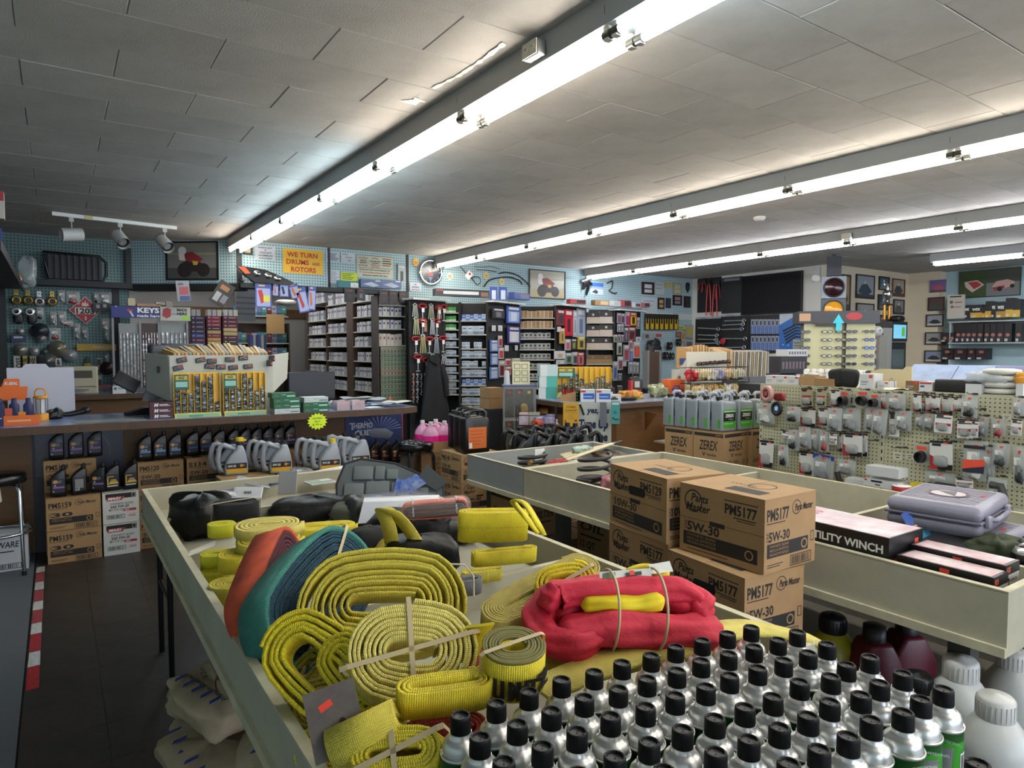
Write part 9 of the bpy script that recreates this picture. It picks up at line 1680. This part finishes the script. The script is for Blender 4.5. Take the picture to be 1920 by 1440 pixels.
 # -- television wall and right-hand corner
PTV=(10.94,8,2.5);NX=-EX
card('large black flat television on the angled white wall','television','television',1393,519,1505,586,PTV,NX,mat('0c0c12',.5),.05,[('q',.01,.02,.99,.98,mat('0b0b12',.55,spec=.2))]);card('tall black speaker panel left of the television','speaker','speaker',1356,522,1392,586,PTV,NX,C('111114'),.04,[('q',.1,.03,.9,.1,C('6a7078'))])
def tool_board(lab,u0,v0,u1,v1,c='131316',hdr=True):return card(lab,'tool_board','board',u0,v0,u1,v1,PTV,NX,C(c),.015,[('q',0,0,1,.06,C('8f969c')),('t','TOOLS',.3,.055,.04,.3,C('2a4a8a'))]if hdr else())
tool_board('dark board of red bolt cutters beside the television',1309,523,1352,584,hdr=False);tool_board('left black board of large combination wrenches',1305,595,1352,657);tool_board('right black board of large combination wrenches',1354,590,1405,656);tool_board('dark board of blue handled pliers',1407,592,1461,662,hdr=False)
def PV(u,v,out=.05):return at(u,v,P=PTV,N=NX)+Vc((-out,0,0))
for k,(u,v0,v1,c)in enumerate(((1317,530,545,'8a1c24'),(1323,528,548,'8a1c24'),(1332,533,592,'b8323a'),(1344,533,594,'b8323a'),(1349,534,560,'7a1a20'))):
 r=thing('bolt_cutter',f'red handled bolt cutter, {ORD[k]} from the left beside the television','bolt cutter',PV(u,v0),group='red bolt cutters');L_=PV(u,v0).z-PV(u,v1).z
 for s_ in(-1,1):b=MB();b.tube([(0,s_*.02,0),(0,s_*.045,-L_*.4),(0,s_*.06,-L_)],.012,6);b.build('handle',C(c,.4),r)
 b=MB();b.box((0,0,.03),(.02,.06,.08));b.build('jaw',C('26262a'),r)
for k,(u0,v0,u1,v1)in enumerate(((1312,615,1350,617),(1312,628,1347,629),(1312,636,1346,637),(1307,644,1350,643),(1362,602,1398,601),(1358,610,1396,608),(1356,618,1394,617),(1360,635,1400,635),(1356,652,1398,651))):
 a,q=PV(u0,v0),PV(u1,v1);r=thing('wrench',f"large silver wrench, {ORD[k if k < 4 else k-4]} from the top on the {('left', 'right')[k > 3]} board",'wrench',a,group='silver wrenches');d=q-a;b=MB();b.tube([(0,0,0),d*.5,d],.016,6);b.build('shaft',mat('b4b8bc',.25,metal=.8),r);b=MB();b.tube([d+Vc((0,.04*Co(t),.03*Si(t)))for t in[i*.7 for i in range(9)]],.012,6,closed=True);b.build('ring_end',mat('b4b8bc',.25,metal=.8),r)
p=PV(1359,640);r=thing('red_wrench_ring','round red tag hanging on the wrench board','tag',p);b=MB();b.X=Mr(R(-90),4,'Y');b.lathe([(.03,0),(.06,0),(.06,.02),(.03,.02)],20);b.build('ring',C('a81c28'),r)
for k in range(14):i,j=k%7,k//7;u=1409+7.6*i;v=599+31*j;card(f"blue handled pliers, {ORD[i]} from the left in the {('upper', 'lower')[j]} row",'pliers_card','pliers',u,v,u+6,v+27,PTV,NX,C('8f98a8'),.012,[('q',.1,.45,.4,1,C('2a5aa8')),('q',.6,.45,.9,1,C('2a5aa8')),('q',.25,.1,.75,.4,C('2c2e34'))],'blue handled pliers',out=.03)
card('bright blue hex key display card','hex_key_display','display',1463,589,1541,663,(10.93,8,2.5),NX,C('2a62a8',.4),.02,[('p',[(0,.0),(.5,.0),(0,.28)],C('a9b4c0')),('q',0,.92,1,1,C('16243f')),('t','HEX KEY SET',.6,.14,.05,.4,WHITE)]+[('p',[(.08+.02*i,.42+.075*i),(.4,.26+.075*i),(.52,.28+.075*i),(.52,.31+.075*i),(.41,.3+.075*i),(.1+.02*i,.46+.075*i)],INK)for i in range(5)]+[('p',[(.62+.02*i,.42+.075*i),(.9,.28+.075*i),(.9,.32+.075*i),(.64+.02*i,.46+.075*i)],INK)for i in range(4)]+[('d',.1+.13*i,.78+.015*i,.01,WHITE)for i in range(6)])
card('grey framed notice hanging in front of the hex key card','notice_frame','sign',1487,636,1516,657,(10.9,8,2),NX,C('8f948f'),.006,[('q',.1,.3,.9,.36,INK),('q',.1,.55,.8,.6,INK)])
r=thing('emergency_light','white round wall lamp beside the traffic light','lamp',PV(1532,522,.02));b=MB();b.X=Mr(R(-90),4,'Y');b.lathe([(.07,0),(.07,.06),(.04,.07),(0,.07)],18);b.build('lamp_body',WHITE,r);b=MB();b.bb(-.01,.01,-.06,.06,.02,.2);b.build('back_plate',C('b4b4b0'),r)
# framed photographs on the beige wall
PF=(12,6.49,2.3);dk,wdn=C('1c1a1a'),C('6a3a24')
for k,(u0,v0,u1,v1,bg,fg,f,lab)in enumerate(((1571,517,1591,580,'9a7f54','4a4030',C('3a3f44'),'tall tan print in a wide grey frame'),(1606,516,1637,559,'8a9098','34404a',dk,'upper large monochrome machine photo'),(1606,570,1636,611,'8f9090','3a3c3e',dk,'lower large monochrome machine photo'),(1649,520,1665,543,'3f5a6a','6a7a80',dk,'small blue race car photo, top'),(1647,554,1665,580,'2c3c4a','5a6a74',dk,'small dark race car photo, middle'),(1674,524,1694,555,'9a948c','3a3a3e',wdn,'left photo in a reddish wooden frame'),(1707,526,1728,557,'9a9a94','4a5450',wdn,'right photo in a reddish wooden frame'),(1676,563,1693,588,'7a7f80','4a4c4a',dk,'black framed vehicle photo below the wooden frame'),(1704,569,1726,620,'5f6a60','3a4a3c',dk,'tall black framed garden photo'),(1645,592,1661,612,'4a2c30','5a5a60',dk,'dark red photo behind the trophy'),(1679,595,1692,616,'6a7258','34486a',C('5a5038'),'small blue car photo by the trophy'),(1716,660,1727,690,'6a6a68','2a2a2c',dk,'low small monochrome photo'))):card(lab+' on the beige wall','framed_photo','picture',u0,v0,u1,v1,PF,SY,C(bg,.3),.006,[('p',[(.1,.75),(.3,.4),(.6,.35),(.9,.7),(.7,.85),(.3,.85)],C(fg)),('q',.0,.85,1,1,C(fg)),('d',.5,.3,.03,C('b9b9b4'))],'framed photos on the beige wall',(f,.035 if k==0 else .022))
PPl=(13.6,6.2,2)
for k,(u0,v0,u1,v1,bg,fg)in enumerate(((1744,526,1774,547,'6a5a8a','a84a5a'),(1743,560,1769,580,'5a3a3a','3a4a40'),(1739,592,1767,610,'8a8f98','26282c'),(1737,625,1765,644,'8f9090','2c2e30'),(1736,659,1765,678,'7a86a0','2a2c30'))):card(f'race car photo, {ORD[k]} from the top on the beige pillar','framed_photo','picture',u0,v0,u1,v1,PPl,NX,C(bg,.3),.006,[('p',[(.1,.7),(.4,.4),(.7,.45),(.92,.75),(.5,.85)],C(fg)),('q',0,.82,1,1,C('b0b0ac' if k>1 else '4a4450'))],'photos on the beige pillar',(dk,.02)if k else None)
# right wall shelves
card('wide double photo of red and white cars on the right wall','car_poster','picture',1801,511,1912,552,(13.88,5,2.5),NX,C('44503a',.35),.008,[('q',.45,0,1,.5,C('3a3f34')),('q',.0,0,.45,1,C('33441f')),('q',.46,.5,1,1,C('6a6c6c')),('p',[(.08,.4),(.3,.35),(.42,.55),(.22,.82),(.1,.6)],C('b9a8a0')),('p',[(.14,.42),(.3,.4),(.38,.55),(.25,.7)],C('9c2a2c')),('p',[(.55,.65),(.62,.45),(.8,.4),(.92,.5),(.9,.65),(.65,.8)],C('b4908c')),('p',[(.56,.68),(.75,.62),(.76,.72),(.6,.82)],C('8a2a34')),('d',.68,.75,.04,INK),('d',.88,.66,.035,INK)],None,(C('2a3a34'),.015))
ws=thing('wall_shelves','pale wall shelves of boxed filters on the blue right wall','shelf',(13.7,3.8,0))
for z in(2.1,1.72,1.3):b=MB();b.bb(-.25,.2,-3.0,1.9,z-.02,z);b.build('shelf_board',C('aeb0aa'),ws)
b=MB();b.bb(-.2,.2,1.88,1.9,.0,2.1);b.build('side_panel',C('a9b8b8'),ws)
def wbox(lab,u0,v0,u1,v1,c1,c2,pr=(),g=None):return card(lab,'filter_box','box',u0,v0,u1,v1,(13.72,5,2),NX,C(c1),.22,[('q',0,.6,1,1,C(c2)),('q',.1,.82,.5,.97,C('b9b9b4'))]+list(pr),g)
for k,(u0,v0,u1,v1,c,tx)in enumerate(((1817,573,1829,596,'17181c',1),(1830,573,1851,596,'c9982c',1),(1852,575,1857,596,'c08a2c',0),(1858,566,1868,596,'c9982c',0),(1869,567,1877,596,'17181c',1),(1878,567,1895,596,'a8822c',1),(1896,560,1908,595,'c9a43c',0),(1909,562,1922,595,'c9a43c',0))):
 r=wbox(f'black and yellow filter box, {ORD[k]} from the left on the top shelf',u0,v0,u1,v1,'1a1c22',c,pr=[('t','WIX',.5,.45,.2,.7,WHITE,.04)]if tx else(),g='black and yellow filter boxes')
card('cream filter guide leaflet standing on the top shelf','leaflet','leaflet',1779,554,1809,597,(13.5,5,2),NX,C('b4b0a4'),.05,[('q',.15,.05,.85,.1,INK),('d',.25,.3,.03,C('6a5a54')),('d',.3,.5,.025,C('7a5a4a')),('q',.45,.3,.9,.34,C('8a4a44')),('q',.4,.5,.85,.53,C('8a4a44'))])
for k,(u0,u1)in enumerate(((1774,1790),(1792,1799),(1802,1812),(1813,1821),(1822,1831),(1832,1841),(1843,1853),(1856,1865),(1867,1877),(1879,1891),(1893,1906),(1914,1925))):r=wbox(f'dark filter box with a red emblem, {ORD[k]} from the left on the middle shelf',u0,624 if k<2 else 607,u1,641,'1c1a1e','24222a' if k else '2a2024',pr=[('d',.5,.62,.03,C('a06a5c'))],g='dark filter boxes')
for k,(u0,u1)in enumerate(((1776,1797),(1799,1822),(1824,1838),(1840,1860))):r=wbox(f'dark red carton, {ORD[k]} from the left on the lowest shelf',u0,653,u1,674,'1f171a','2c1a1f',pr=[('q',.3,.2,.7,.45,C('8a5a50'))],g='dark cartons on the lowest shelf')
# drinks fridge, trophy, ball
r=thing('drinks_fridge','small black glass door fridge with a lit top panel','fridge',at(1682,720,Y=5.7)-Vc((0,0,at(1682,720,Y=5.7).z)));b=MB();b.bb(-.26,.26,0,.5,.9,1.72);b.build('cabinet_body',C('151517',.4),r);b=MB();b.bb(-.2,.2,-.004,0,1.0,1.6);b.build('glass_door',mat('4a5252',.08),r);b=MB();b.bb(-.25,.25,-.02,.3,1.73,2.06);b.build('screen_frame',C('151517',.4),r);b=MB();b.quad((-.21,-.021,1.78),EX,EZ,.42,.23,0);b.quad((.06,-.0215,1.82),EX,EZ,.1,.15,1,.001);b.build('lit_panel',[mat('6fb4d0',.3,emit=.35),mat('5aa83c',.3,emit=.2)],r);b=MB();b.bb(-.3,.3,-.05,.5,0,.9);b.build('stand',C('2a2a2c'),r)
fx,fy=r.location.x,r.location.y
r=thing('trophy','gold and silver two-column trophy on the fridge','trophy',(fx-.1,fy+.15,2.061));b=MB();b.bb(-.12,.12,-.06,.06,0,.04);b.build('base',C('3a2a20'),r)
for s_ in(-1,1):b=MB();b.cyl((s_*.08,0,.04),(s_*.08,0,.28),.025,n=12);b.build('column',mat('a8782c',.25,metal=.7),r)
b=MB();b.bb(-.13,.13,-.06,.06,.28,.3);b.build('tier',C('2a2020'),r);b=MB();b.lathe([(.05,.3),(.02,.34),(.03,.37),(.07,.42),(.075,.5),(.06,.52)],18);b.build('cup',mat('b9bcbc',.15,metal=1),r);b=MB();b.lathe([(.02,.52),(.03,.56),(.012,.6),(.02,.63),(0,.65)],10);b.box((0,0,.62),(.2,.02,.02));b.build('figure',mat('b9bcb4',.2,metal=.8),r)
r=thing('soccer_ball','white and black soccer ball beside the trophy','ball',at(1645,621,Y=fy));b=MB();b.lathe([(.085*Si(Pi*i/12),-.085*Co(Pi*i/12))for i in range(13)],20,closed=False);b.build('ball_skin',C('c4c4c0'),r)
for(x,z)in((-.045,.01),(.05,-.045),(.03,.055)):b=MB();b.disc((x,-.072 if x<0 else-.062,z),EX,EZ,.022,0,6);b.build('patch',INK,r)
b=MB();b.bb(-.12,.12,-.1,.1,0,r.location.z-.085);tag(b.build('ball_stand',C('8a867c'),None,(r.location.x,r.location.y,0)),'narrow pale stand below the soccer ball','stand');sack('black_cap','black baseball cap on top of the fridge screen','cap',(fx-.05,fy+.0,2.061),(.11,.09,.05),170,BAG,0,amp=.04)
for k,(u0,v0,u1,v1,c,c2)in enumerate(((1634,636,1661,657,'b9b8b4','b06a74'),(1608,638,1633,664,'8f9490','3a4a6a'),(1628,664,1656,690,'b4b6b8','4a5462'),(1605,662,1629,690,'9a9098','a04a4a'))):card(f"{('white card with a pink flower', 'picture of a person on a red machine', 'white sheet with small printed figures', 'red aircraft print')[k]} pinned beside the fridge",'pinned_paper','paper',u0,v0,u1,v1,(fx-.6,fy-.05,1.5),SY,C(c),.003,[('p',[(.2,.7),(.4,.3),(.7,.4),(.6,.8)],C(c2))])
b=MB();b.bb(-.55,.5,0,.03,0,1.95);tag(b.build('divider_board',C('8f8e88'),None,(fx-.75,fy-.02,0)),'grey partition board carrying pinned papers','board')
# traffic light
p=at(1563,560,Y=5.75);r=thing('traffic_light','old traffic light with dark red and amber lenses','traffic light',p,R(-57))
for k,(z,c,hc)in enumerate(((.17,'2a0f16','77808a'),(-.17,'d0901c','33424c'))):
 b=MB();b.bb(-.17,.17,0,.2,z-.165,z+.165);o=b.build('signal_head',C(hc,.4),r);b=MB();b.X=Mr(R(90),4,'X');b.lathe([(.15,0),(.15,.02),(.13,.025)],24,closed=False);b.lathe([(.13,.012),(.09,.035),(0,.045)],24,1);q=b.build('lens',[C('2a2e32'),mat(c,.15)],o);q.location=(0,0,z)
b=MB();b.cyl((0,.1,.34),(0,.1,CEIL-p.z),.03,n=10);b.box((0,.1,.5),(.2,.1,.3));b.build('hanger',C('1c222c'),r)
# sunglasses tower
p=at(1568,720,Y=4.95);SX,SYy=p.x,4.95
r=thing('sunglasses_tower','cream revolving sunglasses tower with dark header','display',(SX,SYy,0),R(-45));CP=C('b9b68f');b=MB();b.bb(-.5,.48,-.1,.3,1.94,2.1);b.build('header',C('34373a'),r)
b=MB();b.quad((-.3,-.1005,1.9),EX,EZ,.3,.04,1,.001);b.disc((.17,-.1008,2.03),EX,EZ,.1,0,16,.05);b.quad((-.5,-.1005,1.97),EX,EZ,.14,.1,2);b.build('header_print',[C('9c2a2c'),C('26240f'),C('b08a6a')],r)
for k,(x0,x1,y0)in enumerate(((-.43,.04,-.06),(.1,.45,-.03))):b=MB();b.bb(x0,x1,y0,y0+.02,.9,1.94);b.build('face_panel',CP,r)
b=MB();b.bb(-.4,.42,.02,.25,0,1.94);b.build('core',C('8a8870'),r)
gl=MB()
def glasses(lab,x,z,c,lens):
 g_=thing('sunglasses',lab,'glasses',Vc((SX,SYy,0))+Mr(R(-45),3,'Z')@Vc((x,-.1,z)),R(-45),'sunglasses on the tower')
 k=(c,lens)
 if k not in _SB:
  b=MB()
  for s_ in(-1,1):b.tube([(s_*.033+.028*Co(t),.0,.018*Si(t))for t in[i*.63 for i in range(10)]],.004,5,closed=True)
  b.tube([(-.062,0,.008),(-.068,.05,.005),(-.066,.09,0)],.004,5);b.tube([(.062,0,.008),(.068,.05,.005),(.066,.09,0)],.004,5);b.box((0,0,.008),(.014,.006,.006));m1=b.mesh('frame',[C(c,.3)]);b=MB()
  for s_ in(-1,1):b.disc((s_*.033,-.001,0),EX,EZ,.027,0,12,.017)
  _SB[k]=(m1,b.mesh('lens',[C(lens,.1)]))
 put('frame',_SB[k][0],g_);put('lens',_SB[k][1],g_)
for j in range(9):
 z=1.83-j*.105
 for i,x in enumerate((-.42,-.15,.02,.15,.36)):c,l=(('1a1a1c','3a2c24'),('26262a','a9ac9c'),('1c1c1e','6a6458'),('141416','17171a'),('26262c',('17171a','2a3a9c','2a5ac4','5a2a6a','1c1c20','1a1a1e','2a5ac4','17171a','2a3a9c')[j]))[i];glasses(f'sunglasses, {ORD[i]} column from the left, {ORD[j]} row from the top of the tower',x,z,c,l)
b=MB();b.prism([(-.03,-.12),(.03,-.12),(.03,-.02),(.07,-.02),(0,.1),(-.07,-.02),(-.03,-.02)],(0,0,0),EX,EZ,.004);tag(b.build('arrow_sign',C('2ab4c4',.4),None,Vc((SX,SYy,0))+Mr(R(-45),3,'Z')@Vc((-.02,-.105,1.96)),(0,0,R(-45))),'bright turquoise arrow sign on the sunglasses tower','sign')
# dark goods between the racks
for k,(u0,v0,u1,v1,c,c2)in enumerate(((1442,668,1490,700,'26242a','6a5a60'),(1455,655,1492,668,'b4b4b8','5a5a60'),(1436,700,1470,716,'3a2c44','8a8a94'))):card(f"{('dark tray of small bottles', 'white folded leaflet pile', 'purple and grey packet pile')[k]} left of the sunglasses tower",'goods_tray','tray',u0,v0,u1,v1,(7.6,4.6,1.4),SY,C(c),.15,[('q',.05+.13*i,.3,.13+.13*i,.7,C(c2))for i in range(7)])
b=MB();b.bb(-1.1,.5,-.2,.3,0,1.2);tag(b.build('goods_table',C('2a2a2c'),None,(7.75,4.75,0)),'dark table under the tray of small bottles','table')
